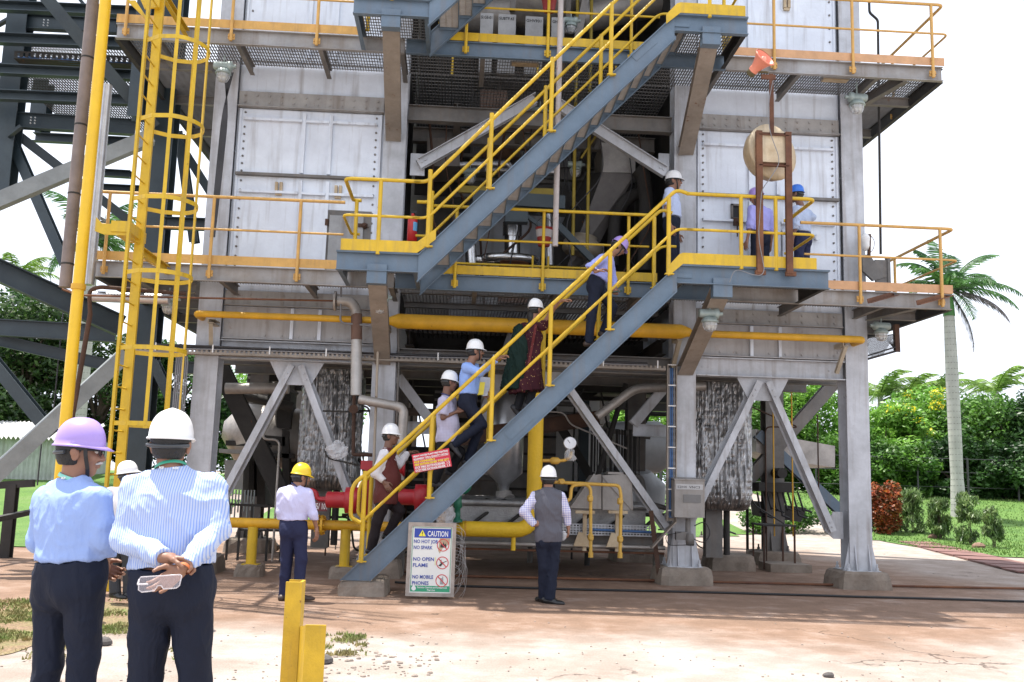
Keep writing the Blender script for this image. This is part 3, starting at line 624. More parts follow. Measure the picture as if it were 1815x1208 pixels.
def lawn_mat(name, c1, c2, c3, sc=1.):
    m = bpy.data.materials.new(name); m.use_nodes = True; nt = m.node_tree; L = nt.links.new; b = nt.nodes['Principled BSDF']; b.inputs['Roughness'].default_value = .9
    g = nn(nt, 'NewGeometry'); n = nn(nt, 'TexNoise'); n.inputs['Scale'].default_value = .8*sc; n.inputs['Detail'].default_value = 10; n.inputs['Roughness'].default_value = .7; L(g.outputs['Position'], n.inputs['Vector'])
    r = nn(nt, 'ValToRGB'); r.color_ramp.elements[0].position = .35; r.color_ramp.elements[0].color = (*c1, 1); r.color_ramp.elements[1].position = .7; r.color_ramp.elements[1].color = (*c3, 1); e = r.color_ramp.elements.new(.52); e.color = (*c2, 1); L(n.outputs[0], r.inputs[0])
    n2 = nn(nt, 'TexNoise'); n2.inputs['Scale'].default_value = 40; n2.inputs['Detail'].default_value = 4; L(g.outputs['Position'], n2.inputs['Vector'])
    mr = nn(nt, 'MapRange'); mr.inputs[1].default_value = .3; mr.inputs[2].default_value = .7; mr.inputs[3].default_value = .55; mr.inputs[4].default_value = 1.3; L(n2.outputs[0], mr.inputs[0])
    q = nn(nt, 'MixRGB'); q.blend_type = 'MULTIPLY'; q.inputs[0].default_value = 1; L(r.outputs[0], q.inputs[1]); L(mr.outputs[0], q.inputs[2]); L(q.outputs[0], b.inputs['Base Color'])
    bp = nn(nt, 'Bump'); bp.inputs['Strength'].default_value = .7; bp.inputs['Distance'].default_value = .05; L(n2.outputs[0], bp.inputs['Height']); L(bp.outputs[0], b.inputs['Normal']); return m
LAWN = lawn_mat('lawn_grass', (.07, .155, .025), (.10, .20, .03), (.14, .21, .06))
def lawn_edge(x, y):      # right lawn lies right of this curve
    e = 12.6+.9*mn.noise(Vector((y*.4, 0, 3)))-max(0, (y-27))*.05+ (max(0, 24-y))*.55
    return x > e and y > 19.5
GX = [x*.5 for x in range(20, 110)]; GY = [19+.5*i for i in range(60)]+[52, 60, 80, 120]
sheet('lawn', LAWN, GX, GY, .02, 0, mask=lawn_edge)
sheet('lawn', LAWN, [-60, -40, -30, -25, -20]+[-18+.6*i for i in range(20)], [18+.6*i for i in range(40)]+[50, 80], .02, 0, mask=lambda x, y: x < -7.4+mn.noise(Vector((y*.5, x*.3, 1)))*1.2 and y > 18.6+mn.noise(Vector((x*.6, 0, 0))))
sheet('lawn', LAWN, [-6+.6*i for i in range(26)], [27+.6*i for i in range(34)], .02, 0, mask=lambda x, y: y > 28+2*mn.noise(Vector((x*.5, 0, 5))))
# blades of grass as ground cover
def blades(name, fn, n, hmin, hmax, m, label, wdt=.012):
    vs = np.zeros((n*3, 3)); k = 0
    while k < n:
        x, y, ok = fn()
        if not ok: continue
        h = random.uniform(hmin, hmax); a = random.uniform(0, 6.28); dx, dy = math.cos(a)*wdt, math.sin(a)*wdt; z = hgt(x, y)+.01
        lx, ly = random.gauss(0, .4)*h, random.gauss(0, .4)*h
        vs[k*3] = (x-dx, y-dy, z); vs[k*3+1] = (x+dx, y+dy, z); vs[k*3+2] = (x+lx, y+ly, z+h); k += 1
    b = MB(); b.add(vs.tolist(), [(3*i, 3*i+1, 3*i+2) for i in range(n)]); o_ = b.o(name, m, None, label, 'grass', None, 'stuff'); return o_
def gA():
    p = gd(random.uniform(-60, 320), random.uniform(1062, 1172)); q = mn.noise(Vector((p.x*1.3, p.y*1.3, 0))); e = (p.x+3.1)/1.2
    return p.x, p.y, q > random.uniform(-.1, .5)
GB = mat('grass_blade', (.16, .22, .05), .8, 0, dirt=.4, col2=(.34, .27, .12), bump=0, scale=3)
blades('grass', gA, 9000, .012, .038, GB, 'short dry grass beside the two men at lower left')
def gB():
    p = gd(random.uniform(570, 650), random.uniform(1120, 1165)); return p.x, p.y, mn.noise(Vector((p.x*4, p.y*4, 0))) > random.uniform(.0, .5)
blades('grass', gB, 500, .015, .05, GB, 'small tuft of weeds right of the yellow post')
GL = mat('lawn_blade', (.09, .20, .03), .8, 0, dirt=.3, col2=(.22, .32, .08), bump=0, scale=2)
def gC():
    y = 20+20*random.random()**1.3; x = random.uniform(9, 30); return x, y, lawn_edge(x, y) and x < 4+y*.62
blades('grass', gC, 22000, .03, .08, GL, 'bright green lawn grass on the right', .02)
# bare worn dirt patches at left under grass
m_ = lawn_mat('dry_turf', (.25, .155, .10), (.23, .18, .085), (.13, .17, .05), 2.); 
b = MB(); c0 = [gd(*p) for p in ((-40, 1075), (90, 1070), (150, 1066), (240, 1070), (310, 1080), (300, 1100), (230, 1106), (170, 1112), (120, 1120), (70, 1140), (20, 1160), (-40, 1168))]
cc = sum(c0, Vector())/len(c0); ring = fillet(c0+[c0[0]], .5, 3); b.add([cc+Vector((0, 0, .008))]+[p+Vector((0, 0, .006)) for p in ring], [(0, i+1, i+2) for i in range(len(ring)-1)]); b.o('dry_turf_patch', m_, None, kind='structure')
# loose stones and gravel: uncountable small stuff + a few named rocks
def rock(b, c, r, sq=.6):
    st = len(b.v); b.ell(c, (r, r*random.uniform(.7, 1), r*sq), 7, 5); 
    for i in range(st, len(b.v)):
        v = Vector(b.v[i]); k = 1+.45*mn.noise((v*2.1/r)*.35+Vector((r*91, 0, 0))); v = Vector(c)+(v-Vector(c))*k; b.v[i] = tuple(v)
    for i in range(len(b.sm)-60, len(b.sm)):
        if i >= 0: b.sm[i] = False
b = MB(); 
for _ in range(420):
    p = gd(random.uniform(-20, 1835), random.triangular(1085, 1230, 1215)); 
    if random.random() < .35 or mn.noise(Vector((p.x, p.y, 4))) > .0: rock(b, (p.x, p.y, .004), random.uniform(.004, .013))
for _ in range(110):
    p = gd(random.uniform(560, 780), random.triangular(1110, 1208, 1180)); rock(b, (p.x, p.y, .004), random.choice((.005, .008, .01, .016, .024)))
b.o('gravel', mat('pebble', (.33, .27, .23), .9, 0, dirt=.5, scale=6), None, 'loose gravel scattered over the worn concrete yard', 'gravel', None, 'stuff')
for i, (px, py, r, lab, m_) in enumerate(((483, 1024-27, .0, '', 0), (184, 1143, .085, 'flat dark stone lying on pale concrete between the two men', 0), (571, 1175, .09, 'grey stone half hidden behind the yellow post', 0), (1468, 1200, .05, 'small dark stone on the concrete at the bottom edge', 0), (485, 1021-60, .0, '', 0), (1650, 955, .0, '', 0))):
    if r: b = MB(); p = gd(px, py); rock(b, (p.x, p.y, r*.3), r, .5); b.o('stone', mat('dark_stone', (.11, .10, .095), .9, 0, dirt=.5, scale=6), None, lab, 'stone')
p = gd(484, 975); b = MB(); rock(b, (p.x, p.y, .07), .13, .8); b.o('stone', MATS['dark_stone'], None, 'black lump of stone in the shade behind the man in yellow helmet', 'stone')
# ground hoses / pipes
def gline(name, pts, r, m, lab, cat, z=.02):
    b = MB(); q = []
    P = [gd(*p) for p in pts]
    for i in range(len(P)-1):
        for k in range(8):
            t = k/8; v = P[i].lerp(P[i+1], t); v.y += .03*mn.noise(Vector((v.x*.8, i, 3))); v.z = z+hgt(v.x, v.y); q.append(v)
    P[-1].z = z; q.append(P[-1]); b.tube(q, r, 6); b.o(name, m, None, lab, cat)
gline('cable', [(700, 1034), (820, 1041), (1000, 1046), (1300, 1053), (1500, 1059), (1815, 1068), (1900, 1070)], .016, BLK, 'long black cable lying across the yard in front of the columns', 'cable')
gline('ground_pipe', [(655, 1012), (810, 1024), (1160, 1032), (1500, 1040), (1700, 1044), (1900, 1048)], .02, RUST, 'thin rusty pipe lying along the line of column footings', 'pipe', .03)
# slabs over the trench at right
for i in range(9):
    t = i/9; a = Vector((11.2-t*1.3+.0, 22.6-t*7.8, 0)); a = gd(1600+i*30, 955+i*8.0); b = MB(); wd = .62
    a = gd(1575+i*31, 950+i*7.6); a2 = gd(1575+(i+1)*31, 950+(i+1)*7.6); hl = (a2-a).length*.48; b.box(-hl, hl, -.5, .5, 0, .03); vs = b.v; ang = random.uniform(-.04, .04)+math.atan2(a2.y-a.y, a2.x-a.x); a = (a+a2)/2; b.v = [(a.x+x*math.cos(ang)-y*math.sin(ang), a.y+x*math.sin(ang)+y*math.cos(ang), z+.01+(x*random.choice((0, .04)))*.5) for x, y, z in vs]
    b.o('trench_cover', mat('red_oxide_plate', (.20, .10, .085), .8, 0, dirt=.4, rust=.2), None, 'reddish steel plate, one of the row covering the trench beside the lawn', 'trench cover', 'trench covers along the lawn edge')
# ================================================================ dark teal pipe rack at the left
rack = thing('pipe_rack', 'dark teal steel frame of beams and diagonals at the left edge', 'steel frame', (-8, 16.5, 0))
def mem(name, a, ya, b_, yb, w_, h_, kind='I', m=TEAL, par=None, up=(0, 0, 1), ext=0, t=.014):
    p, q = at(*a, ya), at(*b_, yb); d = (q-p).normalized(); b = MB(); b.bar(p-d*ext, q+d*ext, w_, h_, kind, up=up, t=t); return b.o(name, m, par or rack)
def colx(name, x, y, z0, z1, w_, dp, m=TEAL, par=None, kind='I'):
    b = MB(); b.bar((x, y, z0), (x, y, z1), w_, dp, kind, up=(0, 1, 0), t=.02); return b.o(name, m, par or rack)
HB = {}
for (pa, pb, Y, h) in (((-60, 8), (255, 22), 15.6, .17), ((30, 38), (262, 50), 16.2, .26), ((-60, 66), (255, 78), 15.6, .18), ((-60, 120), (240, 134), 15.6, .17), ((-60, 166), (236, 178), 15.6, .17), ((12, 212), (240, 226), 16.2, .27), ((60, 243), (240, 252), 18.5, .17), ((165, 305), (232, 309), 18.5, .14), ((168, 332), (300, 338), 18.5, .14), ((290, 395), (375, 398), 16, .2)):
    mem('beam', pa, Y, pb, Y, .14, h, 'I' if h > .2 else 'C')
mem('beam', (-40, 578), 16.2, (205, 592), 16.2, .16, .28); mem('beam', (300, 650), 16.2, (345, 652), 16.2, .14, .2)
mem('brace', (52, -40), 14.6, (275, 225), 15.8, .2, .26, 'I', up=(0, 1, 0)); mem('brace', (-40, 462), 14.6, (215, 578), 15.4, .22, .33, 'C', up=(0, 0, 1))
mem('brace', (10, 222), 16.4, (230, 392), 17.2, .16, .2, 'I', up=(0, 1, 0)); mem('brace', (18, 240), 16.4, (118, 470), 16.0, .16, .18, 'I', up=(0, 1, 0))
mem('brace', (-30, 596), 16.6, (205, 650), 16.6, .16, .2, 'I'); mem('brace', (-20, 630), 16.4, (92, 768), 16.4, .2, .2, 'I', up=(0, 1, 0)); mem('brace', (272, 640), 16, (340, 780), 16, .16, .18, 'I', up=(0, 1, 0))
mem('brace', (300, 225), 17, (385, 360), 17, .14, .2, 'I', up=(0, 1, 0)); mem('brace', (318, 235), 17.5, (345, 430), 17.5, .16, .18, 'I', up=(0, 1, 0)); mem('brace', (108, -40), 17, (190, 55), 17, .06, .06, 'L'); mem('brace', (128, -40), 17, (205, 55), 17, .06, .06, 'L')
mem('brace', (-10, 45), 16.3, (30, 22), 16.3, .1, .1, 'L'); mem('brace', (12, 240), 16, (36, 222), 16, .1, .1, 'L')
colx('column', ax(8, 300, 16.2), 16.2, az(0, 345, 16.2), 12, .34, .3); colx('column', ax(275, 400, 16.2)+.05, 16.2, .2, 12, .34, .34); colx('column', ax(74, 190, 18.5), 18.5, az(74, 232, 18.5), 9, .3, .3)
colx('column', ax(252, 100, 15.4), 15.4, 7.2, 12, .24, .24); colx('post', ax(20, 890, 16.5), 16.5, .0, az(20, 858, 16.5), .16, .16, DGRY); mem('beam', (-40, 862), 16.5, (60, 856), 16.5, .12, .12, 'B', DGRY); mem('beam', (-30, 925), 14.8, (65, 905), 16.6, .1, .08, 'B', DGRY)
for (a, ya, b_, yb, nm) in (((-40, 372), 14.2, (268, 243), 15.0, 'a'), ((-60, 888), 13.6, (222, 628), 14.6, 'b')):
    mem('brace', a, ya, b_, yb, .24, .22, 'B', mat('sunlit_pale_steel', (.25, .27, .27), .6, 0, dirt=.3, rust=.1), up=(0, 0, 1))  # sunlight on these diagonals is put into a paler colour
# bolt clusters
for px, py, Y in ((78, 40, 16.05), (55, 213, 16.05)):
    b = MB(); p = at(px, py, Y)
    for i in range(2):
        for j in range(3): b.bolt((p.x+i*.07, Y+.0, p.z-j*.05+.05), r=.014)
    b.o('bolt_cluster', mat('pale_bolt', (.5, .52, .52), .5, .3, bump=0), rack)
# grating floors and cable tray of the rack
b = MB(); p = at(60, 122, 17); q = at(250, 150, 17); b.grate(ax(35, 100, 17), ax(262, 110, 17), 16.3, 17.8, p.z+.2, .05, .12, t=.008); b.o('grating_floor', GRATE, rack)
b = MB(); b.grate(ax(50, 150, 17.5), ax(250, 150, 17.5), 16.4, 19.5, at(150, 160, 17.5).z, .05, .12, t=.008); b.o('grating_floor', DGRY, rack)
ct = thing('cable_tray', 'perforated tray full of blue cables between the teal beams', 'cable tray', tuple(at(35, 110, 15.9)))
zt = az(140, 108, 15.9); b = MB()
for x in np.arange(ax(30, 108, 15.9), ax(262, 112, 15.9), .09): b.box(x, x+.055, 15.78, 15.785, zt-.03, zt+.05)
b.box(ax(30, 108, 15.9), ax(262, 112, 15.9), 15.78, 15.8, zt+.05, zt+.075); b.box(ax(30, 108, 15.9), ax(262, 112, 15.9), 15.78, 16.1, zt-.06, zt-.045); b.o('tray', DGRY, ct)
for i in range(7):
    b = MB(); b.tube([(x, 15.82+i*.03, zt-.03+.02*math.sin(i*2+x*3)+(i % 3)*.02) for x in np.arange(ax(35, 108, 15.9), ax(260, 112, 15.9), .25)], .014, 6); b.o('cable', CBLU, ct)
# thin hanging rods
for i, (px, y0, y1, Y) in enumerate(((118, 230, 750, 17), (72, 740, 860, 15.5))):
    b = MB(); x = ax(px, (y0+y1)/2, Y); b.tube([(x, Y, az(px, y1, Y)), (x, Y, az(px, y0, Y))], .012, 6); b.o('hanging_rod', DRK, None, ['thin vertical rod hanging in the gap of the teal frame', 'short thin rod hanging above the lawn at the left edge'][i], 'rod')
# ---------------------------------------------------------------- vertical pipes left
def vpipe(name, px, y0, y1, Y, r, m, lab, top=None, bot=None, n=14):
    x = ax(px, (y0+y1)/2, Y); z0 = az(px, y1, Y) if bot is None else bot; z1 = az(px, y0, Y) if top is None else top; b = MB(); b.tube([(x, Y, z0), (x, Y, z1)], r, n)
    return x, z0, z1, b, (name, m, lab)
x, z0, z1, b, q = vpipe('vertical_pipe', 143, -60, 510, 12.6, .078, 0, '')
t = thing('vertical_pipe', 'tall grey brown weathered pipe beside the yellow pipe at left', 'pipe', (x, 12.6, z0)); b.o('pipe_body', mat('weathered_pipe', (.21, .17, .155), .7, 0, rust=.25, dirt=.4, streak=.5, rcol=(.3, .22, .18)), t)
b = MB()
for z in np.arange(z0+.3, z1, .95): b.lathe((x, 12.6, z), (0, 0, 1), [(0, .081), (.012, .084), (.024, .081)], 14)
osplit(b, 'joint_band', DGRY, t)
x, z0, z1, b, q = vpipe('', 155, -60, 740, 12.4, .073, 0, '', bot=.0)
t = thing('vertical_pipe', 'tall bright yellow pipe standing behind the purple helmet', 'pipe', (x, 12.4, 0)); b.o('pipe_body', mat('chipped_yellow', (.80, .50, .015), .42, 0, rust=.22, dirt=.12, streak=.2, rcol=(.2, .08, .02), scale=1.2), t); b = MB(); b.lathe((x, 12.4, az(138, 513, 12.4)), (0, 0, 1), [(0, .09), (.07, .09)], 14); b.o('coupling', YELR, t)
x, z0, z1, b, q = vpipe('', 172, 150, 505, 13.4, .085, 0, ''); b.o('vertical_pipe', ALU, None, 'shiny aluminium clad pipe just right of the yellow pipe', 'pipe')
b = MB(); Y = 13.3; b.tube([at(160, 560, Y), at(158, 515, Y), at(175, 508, Y), at(330, 520, Y+.4)], .03, 8, .08); b.tube([at(160, 555, Y), at(128, 740, Y)], .035, 8); b.o('steam_pipe', RUSTD, None, 'dark rusty small pipe bending beside the yellow pipe', 'pipe')
b = MB(); Y = 13.9; b.tube([at(165, 525, Y), at(300, 530, Y)], .08, 12); b.o('insulated_pipe', ALU, None, 'short shiny horizontal pipe crossing behind the ladder', 'pipe')
b = MB(); Y = 12.9; b.tube([at(110, 512, Y), at(140, 523, Y), at(600, 533, 14.3)], .014, 8, .05); b.o('instrument_pipe', RUST, None, 'long thin red brown pipe running level under the lower walkway', 'pipe')

# ================================================================ yellow caged ladder
lad = thing('caged_ladder', 'tall yellow ladder with safety cage left of the building', 'ladder', (ax(262, 0, 12), 12.2, 0))
yn, yf_ = 12.0, 12.42; xl = ax(231, 380, 12.0); hR = .36
YLC = YEL
for Y, wd, dpt, nm in ((yn, .035, .065, 'thin_side_rail'), (yf_, .115, .05, 'wide_side_rail')):
    b = MB(); b.bar((xl, Y, .0), (xl, Y, 12), wd, dpt, 'B', up=(0, 1, 0)); b.o(nm, YLC, lad)
for i in range(42):
    z = .35+i*.27; b = MB(); b.tube([(xl, yn+.03, z), (xl, yf_-.03, z)], .011, 6); b.o('rung', YLC, lad)
ang = [math.radians(a) for a in (-75, -38, 0, 38, 75)]
cyc = (yn+yf_)/2; zbot = az(200, 758, 12)
def hoop(z): 
    b = MB(); pts = [(xl, yn, z), (xl+.22, yn-.16, z)]+[(xl+.35+.41*math.cos(a), cyc+.41*math.sin(a), z) for a in [math.radians(q) for q in range(-75, 76, 15)]]+[(xl+.22, yf_+.16, z), (xl, yf_, z)]
    P = [Vector(p) for p in pts]
    for i in range(len(P)-1): b.bar(P[i]-(P[i+1]-P[i])*.03, P[i+1]+(P[i+1]-P[i])*.03, .006, .055, 'B')
    b.o('cage_hoop', YLC, lad)
zz = zbot+.06; zh = [zz]
for py in (622, 490, 362, 222, 85, -50, -180, -320): zh.append(az(290, py, 12.2))
for z in zh: hoop(z)
for a in ang:
    b = MB(); x, y = xl+.35+.402*math.cos(a), cyc+.402*math.sin(a); z0 = zbot if abs(a) > .5 else zh[1]-.02
    b.bar((x, y, z0 if a < 1 else zbot), (x, y, 12), .045, .006, 'B', up=(math.cos(a), math.sin(a), 0)); b.o('cage_strap', YLC, lad)
b = MB(); b.box(xl-.22, xl+.02, yn-.02, yn+.6, D1+.02, D1+.16); b.prism([(xl-.42, yn, D1+.2), (xl-.34, yn, D1+.12), (xl, yn, D1+.12), (xl, yn, D1-.02), (xl-.3, yn, D1-.02), (xl-.42, yn, D1+.02)], (0, .02, 0)); b.bar((xl, yf_, D1-.1), (xl, YE, D1-.1), .06, .12, 'C'); b.o('support_bracket', YLC, lad)
b = MB(); b.prism([at(225, 0, 12.1), at(240, 0, 12.1), at(268, 42, 12.1), at(255, 30, 12.1)], (0, .05, 0)); b.prism([at(236, -30, 12.3), at(285, -30, 12.3), at(282, 12, 12.3), at(256, 15, 12.3)], (0, .03, 0)); b.bar((xl, yf_, D2-.1), (xl, YE, D2-.1), .06, .12, 'C'); b.o('upper_bracket', YLC, lad)
# ================================================================ pipes on the front
def pipe(name, pts, r, m, lab, fil=.12, n=12, cat='pipe', bands=None, extra=None):
    P = [at(p[0], p[1], p[2]) if len(p) == 3 else Vector(p[:3]) for p in pts]; b = MB(); b.tube(P, r, n, fil)
    if extra: extra(b, P)
    return b.o(name, m, None, lab, cat)
def bands_(sp, r):
    def f(b, P):
        for i in range(len(P)-1):
            d = P[i+1]-P[i]; n = int(d.length/sp)
            for k in range(1, n): b.lathe(P[i]+d*(k/n), d, [(-.012, r*1.01), (-.01, r*1.05), (.01, r*1.05), (.012, r*1.01)], 12)
    return f
YP = 14.45
z1 = az(520, 561, YP); z2 = az(900, 576, YP)
gp = thing('gas_main', 'long yellow gas pipe along the building under the walkway', 'pipe', (0, YP, z2)); 
b = MB(); xa, xb, xc, xd = ax(347, 560, YP), ax(700, 567, YP), ax(1212, 585, YP), ax(1530, 604, YP)
b.tube([(xa, YP+.5, z2), (xa, YP, z2), (xb, YP, z2)], .052, 12, .1); b.o('thin_run', YELR, gp); b = MB(); b.tube([(xc, YP, z2-.02), (xd, YP, z2-.02), (xd, YP+.6, z2-.02)], .058, 12, .1); b.o('thin_run', YELR, gp)
b = MB(); b.lathe((xb-.1, YP, z2), (1, 0, 0), [(0, .055), (.15, .115), (xc-xb+.05, .115), (xc-xb+.2, .06)], 18); b.o('thick_run', YELR, gp)
for px, py in ((372, 590), (685, 600), (1205, 620), (1500, 630)):
    b = MB(); x = ax(px, py, YP); b.bar((x, YP, z2-.1), (x, 14.82, z2-.1), .09, .07, 'C'); b.bar((x, YP+.02, z2-.13), (x-.04, 14.75, z2-.52), .06, .05, 'L'); b.o('pipe_support', mat('cream_support', (.42, .36, .27), .6, 0, rust=.3, dirt=.3), gp)
# cable tray level with the beam
ct2 = thing('cable_tray', 'long perforated cable tray with bundled grey cables crossing the building front', 'cable tray', (0, 14.7, 3.5))
zc = az(700, 628, 14.62); x0, x1 = ax(240, 610, 14.62), ax(1180, 642, 14.62); b = MB(); b.box(x0, x1, 14.6, 14.61, zc-.09, zc-.065); b.box(x0, x1, 14.6, 14.78, zc-.10, zc-.09)
for x in np.arange(x0, x1, .07): b.box(x, x+.035, 14.6, 14.606, zc-.065, zc-.03)
b.o('tray', mat('tray_steel', (.30, .26, .22), .6, .3, rust=.35, dirt=.4), ct2)
for i in range(8):
    b = MB(); b.tube([(x, 14.6+.025*(i % 4), zc-.02+.03*(i//4)+.02*mn.noise(Vector((x*.6, i*3.1, 0)))) for x in np.arange(x0, x1, .3)], .013, 6); b.o('cable', DRK if i % 3 else mat('grey_cable', (.22, .22, .23), .5, 0, bump=0), ct2)
b = MB()
for x in np.arange(x0+.3, x1, .85): b.box(x, x+.02, 14.588, 14.598, zc-.07, zc+.05)
osplit(b, 'cable_clip', WPL, ct2)
# vertical blue cable bundle along the column
ct3 = thing('cable_riser', 'vertical perforated tray with blue cables beside the third front column', 'cable tray', (CX[2]-.2, 14.7, .9)); xr_ = ax(1190, 800, 14.7)
b = MB()
for s in (-.07, .07):
    b.box(xr_+s-.008, xr_+s+.008, 14.66, 14.72, .95, zc)
for z in np.arange(.95, zc, .1): b.box(xr_-.068, xr_+.068, 14.725, 14.735, z, z+.05)
b.o('tray', MATS['tray_steel'], ct3)
for i in range(4): b = MB(); b.tube([(xr_-.045+i*.028, 14.69+.01*math.sin(i), z) for z in (1.0, 1.8, 2.6, zc-.05)], .012, 6); b.o('cable', CBLU if i % 3 else MATS['grey_cable'], ct3)
b = MB()
for z in np.arange(1.1, zc, .32): b.box(xr_-.07, xr_+.07, 14.672, 14.676, z, z+.018)
osplit(b, 'cable_clip', WPL, ct3)
b = MB(); b.bar((xr_+.05, 14.6, .95), (xr_-.32, 14.6, .55), .02, .14, 'B', up=(0, 1, 0)); 
b.o('tray_offset', MATS['tray_steel'], ct3)
# left cable bundle down the first column (grey, curved)
b = MB()
for i in range(7): x = ax(338, 640, 14.7)-.03-i*.028; b.tube([(x-.5+i*.02, 14.65, zc-.0), (x, 14.65, zc-.02), (x, 14.65+i*.005, .4)], .012, 6, .22)
b.o('cable_bundle', MATS['grey_cable'], None, 'bundle of grey cables bending down the leftmost front column', 'cables')
b = MB()
for i in range(6): b.tube([at(398+i*3, 128, 14.3), at(400-i*2+4, 200, 14.3), at(394-i*2, 300, 14.3), at(380-i*1.5, 420, 14.3)], .011, 6, .5)
b.o('cable_bundle', DRK, None, 'dark cables hanging from the lamp down the left casing edge', 'cables')
pipe('insulated_pipe', [(560, 534, 14.35), (630, 536, 14.35), (631, 702, 14.35)], .075, RUSTD, 'rust brown bend of the downpipe below the left landing', .16) if 0 else None
dp = thing('downpipe', 'insulated pipe that bends down from under the walkway between two columns', 'pipe', tuple(at(631, 702, 14.35)))
b = MB(); b.tube([at(598, 533, 14.35), at(622, 534, 14.35), at(631, 548, 14.35), at(632, 560, 14.35)], .082, 14, .1); b.lathe(at(596, 533, 14.35), (1, 0, 0), [(-.03, .15), (.0, .15)], 10); b.o('elbow', ALUD, dp)
b = MB(); b.tube([at(632, 556, 14.35), at(632, 602, 14.35)], .083, 14); b.o('rusty_section', mat('brown_lagging', (.17, .10, .075), .8, 0, dirt=.4, rust=.2), dp)
b = MB(); b.tube([at(632, 602, 14.35), at(631, 700, 14.35)], .082, 14); b.o('clad_section', mat('white_cladding', (.50, .49, .47), .45, .3, dirt=.3, rust=.1), dp)
b = MB(); b.tube([at(636, 707, 14.3), at(716, 722, 14.3), at(714, 760, 14.3), at(708, 850, 14.3)], .07, 14, .1)
bands_(.3, .07)(b, [at(636, 707, 14.3), at(705, 720, 14.3)]); b.o('lower_section', ALUD, dp)
pipe('thin_pipe', [(605, 500, 14.3), (603, 572, 14.3), (690, 580, 14.3)], .016, MATS['grey_cable'], 'thin grey conduit hooking under the lower walkway', .08, 8)
pipe('thin_pipe', [(672, 555, 14.4), (660, 900, 14.4)], .02, mat('flaking_cream', (.4, .34, .27), .6, 0, rust=.4), 'slim flaking cream pipe rising beside the second column', .05, 8)
pipe('thin_pipe', [(704, 560, 14.7), (707, 640, 14.7), (697, 900, 14.7)], .016, GRY, 'thin grey conduit fixed to the second column face', .05, 8)
b = MB(); b.tube([at(628, 690, 14.6), at(626, 805, 14.6), at(660, 806, 14.6)], .028, 8, .02); b.lathe(at(627, 725, 14.55), (0, -1, 0), [(0, .07), (.03, .07)], 12); b.o('valve_spindle', RUSTD, None, 'rusty valve spindle hanging below the insulated pipe bend', 'valve')
pipe('hanging_pole', [(995, -40, 13.58), (984, 436, 13.58)], .042, REDW, 'flaking red and white pole hanging down behind the upper stair', .1, 12)
# pipes low in the centre bay
pipe('horizontal_pipe', [(400, 688, 16.5), (512, 688, 16.5)], .095, ALUD, 'dusty pipe crossing behind the left brace high up', .1, 14)
pipe('horizontal_pipe', [(430, 700, 18), (520, 722, 18)], .09, DGRY, 'darker pipe sloping behind the left brace', .1, 12)
pipe('horizontal_pipe', [(700, 728, 18.2), (900, 737, 18.2), (1060, 742, 18.2)], .075, mat('brown_dusty_pipe', (.16, .12, .10), .7, 0, dirt=.4, rust=.2), 'brown dusty pipe running level behind the climbing people', .1, 12)
pipe('horizontal_pipe', [(1058, 738, 15.6), (1125, 688, 15.6), (1250, 684, 15.6)], .075, ALUD, 'dusty insulated pipe kinked behind the right side brace', .15, 14, extra=bands_(.35, .075))
# ================================================================ foil wrapped ducts
def foil_duct(px0, px1, py0, py1, Y, dp, label, rc=.3, seed=0):
    x0, x1 = ax(px0, (py0+py1)/2, Y), ax(px1, (py0+py1)/2, Y); z0, z1 = az((px0+px1)/2, py1, Y), az((px0+px1)/2, py0, Y)
    t = thing('foil_wrapped_duct', label, 'duct', ((x0+x1)/2, Y+dp/2, z0)); b = MB()
    w = x1-x0; per = []; n = 260; R = .28
    # rounded-rectangle perimeter
    hw, hd = w/2, dp/2; pts = []
    for (cx, cy, a0) in ((hw-R, -hd+R, -90), (hw-R, hd-R, 0), (-hw+R, hd-R, 90), (-hw+R, -hd+R, 180)):
        for k in range(9): a = math.radians(a0+k*90/8); pts.append((cx+R*math.cos(a), cy+R*math.sin(a)))
    pts.append(pts[0]); L_ = [0]
    for i in range(1, len(pts)): L_.append(L_[-1]+math.dist(pts[i], pts[i-1]))
    for k in range(n):
        s = L_[-1]*k/n; i = max(j for j in range(len(L_)-1) if L_[j] <= s); u = (s-L_[i])/max(1e-6, L_[i+1]-L_[i]); per.append((pts[i][0]*(1-u)+pts[i+1][0]*u, pts[i][1]*(1-u)+pts[i+1][1]*u))
    nz_ = 90; vs = []; 
    for j in range(nz_+1):
        f = j/nz_; z = z0+(z1-z0)*f; sc = 1.
        if f < .12: q = 1-f/.12; sc = 1-.22*(1-math.sqrt(max(0, 1-q*q)))
        for k, (x, y) in enumerate(per):
            g = mn.noise(Vector((k*.42+seed, z*1.6, seed)))*.02+abs(mn.noise(Vector((k*.33, z*.9, seed+4))))*.075+abs(mn.noise(Vector((k*.5, z*9, 9+seed))))*.030
            l = math.hypot(x, y); m_ = sc+g/max(l, .3); vs.append(((x0+x1)/2+x*m_, Y+hd+y*m_, z+mn.noise(Vector((k*.5, z*9, 2)))*.01))
    fs = [(j*n+k, j*n+(k+1) % n, (j+1)*n+(k+1) % n, (j+1)*n+k) for j in range(nz_) for k in range(n)]+[tuple(range(n))[::-1]]
    b.add(vs, fs, False); b.o('foil_skin', FOILM, t)
    b = MB(); xm = (x0+x1)/2; b.bar((xm-.06, Y+hd*.6, .25), (xm-.06, Y+hd*.6, z0+.1), .3, .2, 'I', up=(0, 1, 0)); b.o('leg', GRY, t); b = MB(); b.tube([(xm+.18, Y+hd*.55, .3), (xm+.18, Y+hd*.55, z0+.1)], .06, 10); b.o('drain', DGRY, t)
    return t
foil_duct(1226, 1336, 640, 905, 16.6, 1.5, 'foil wrapped duct with rounded bottom hanging in the right bay', seed=3)
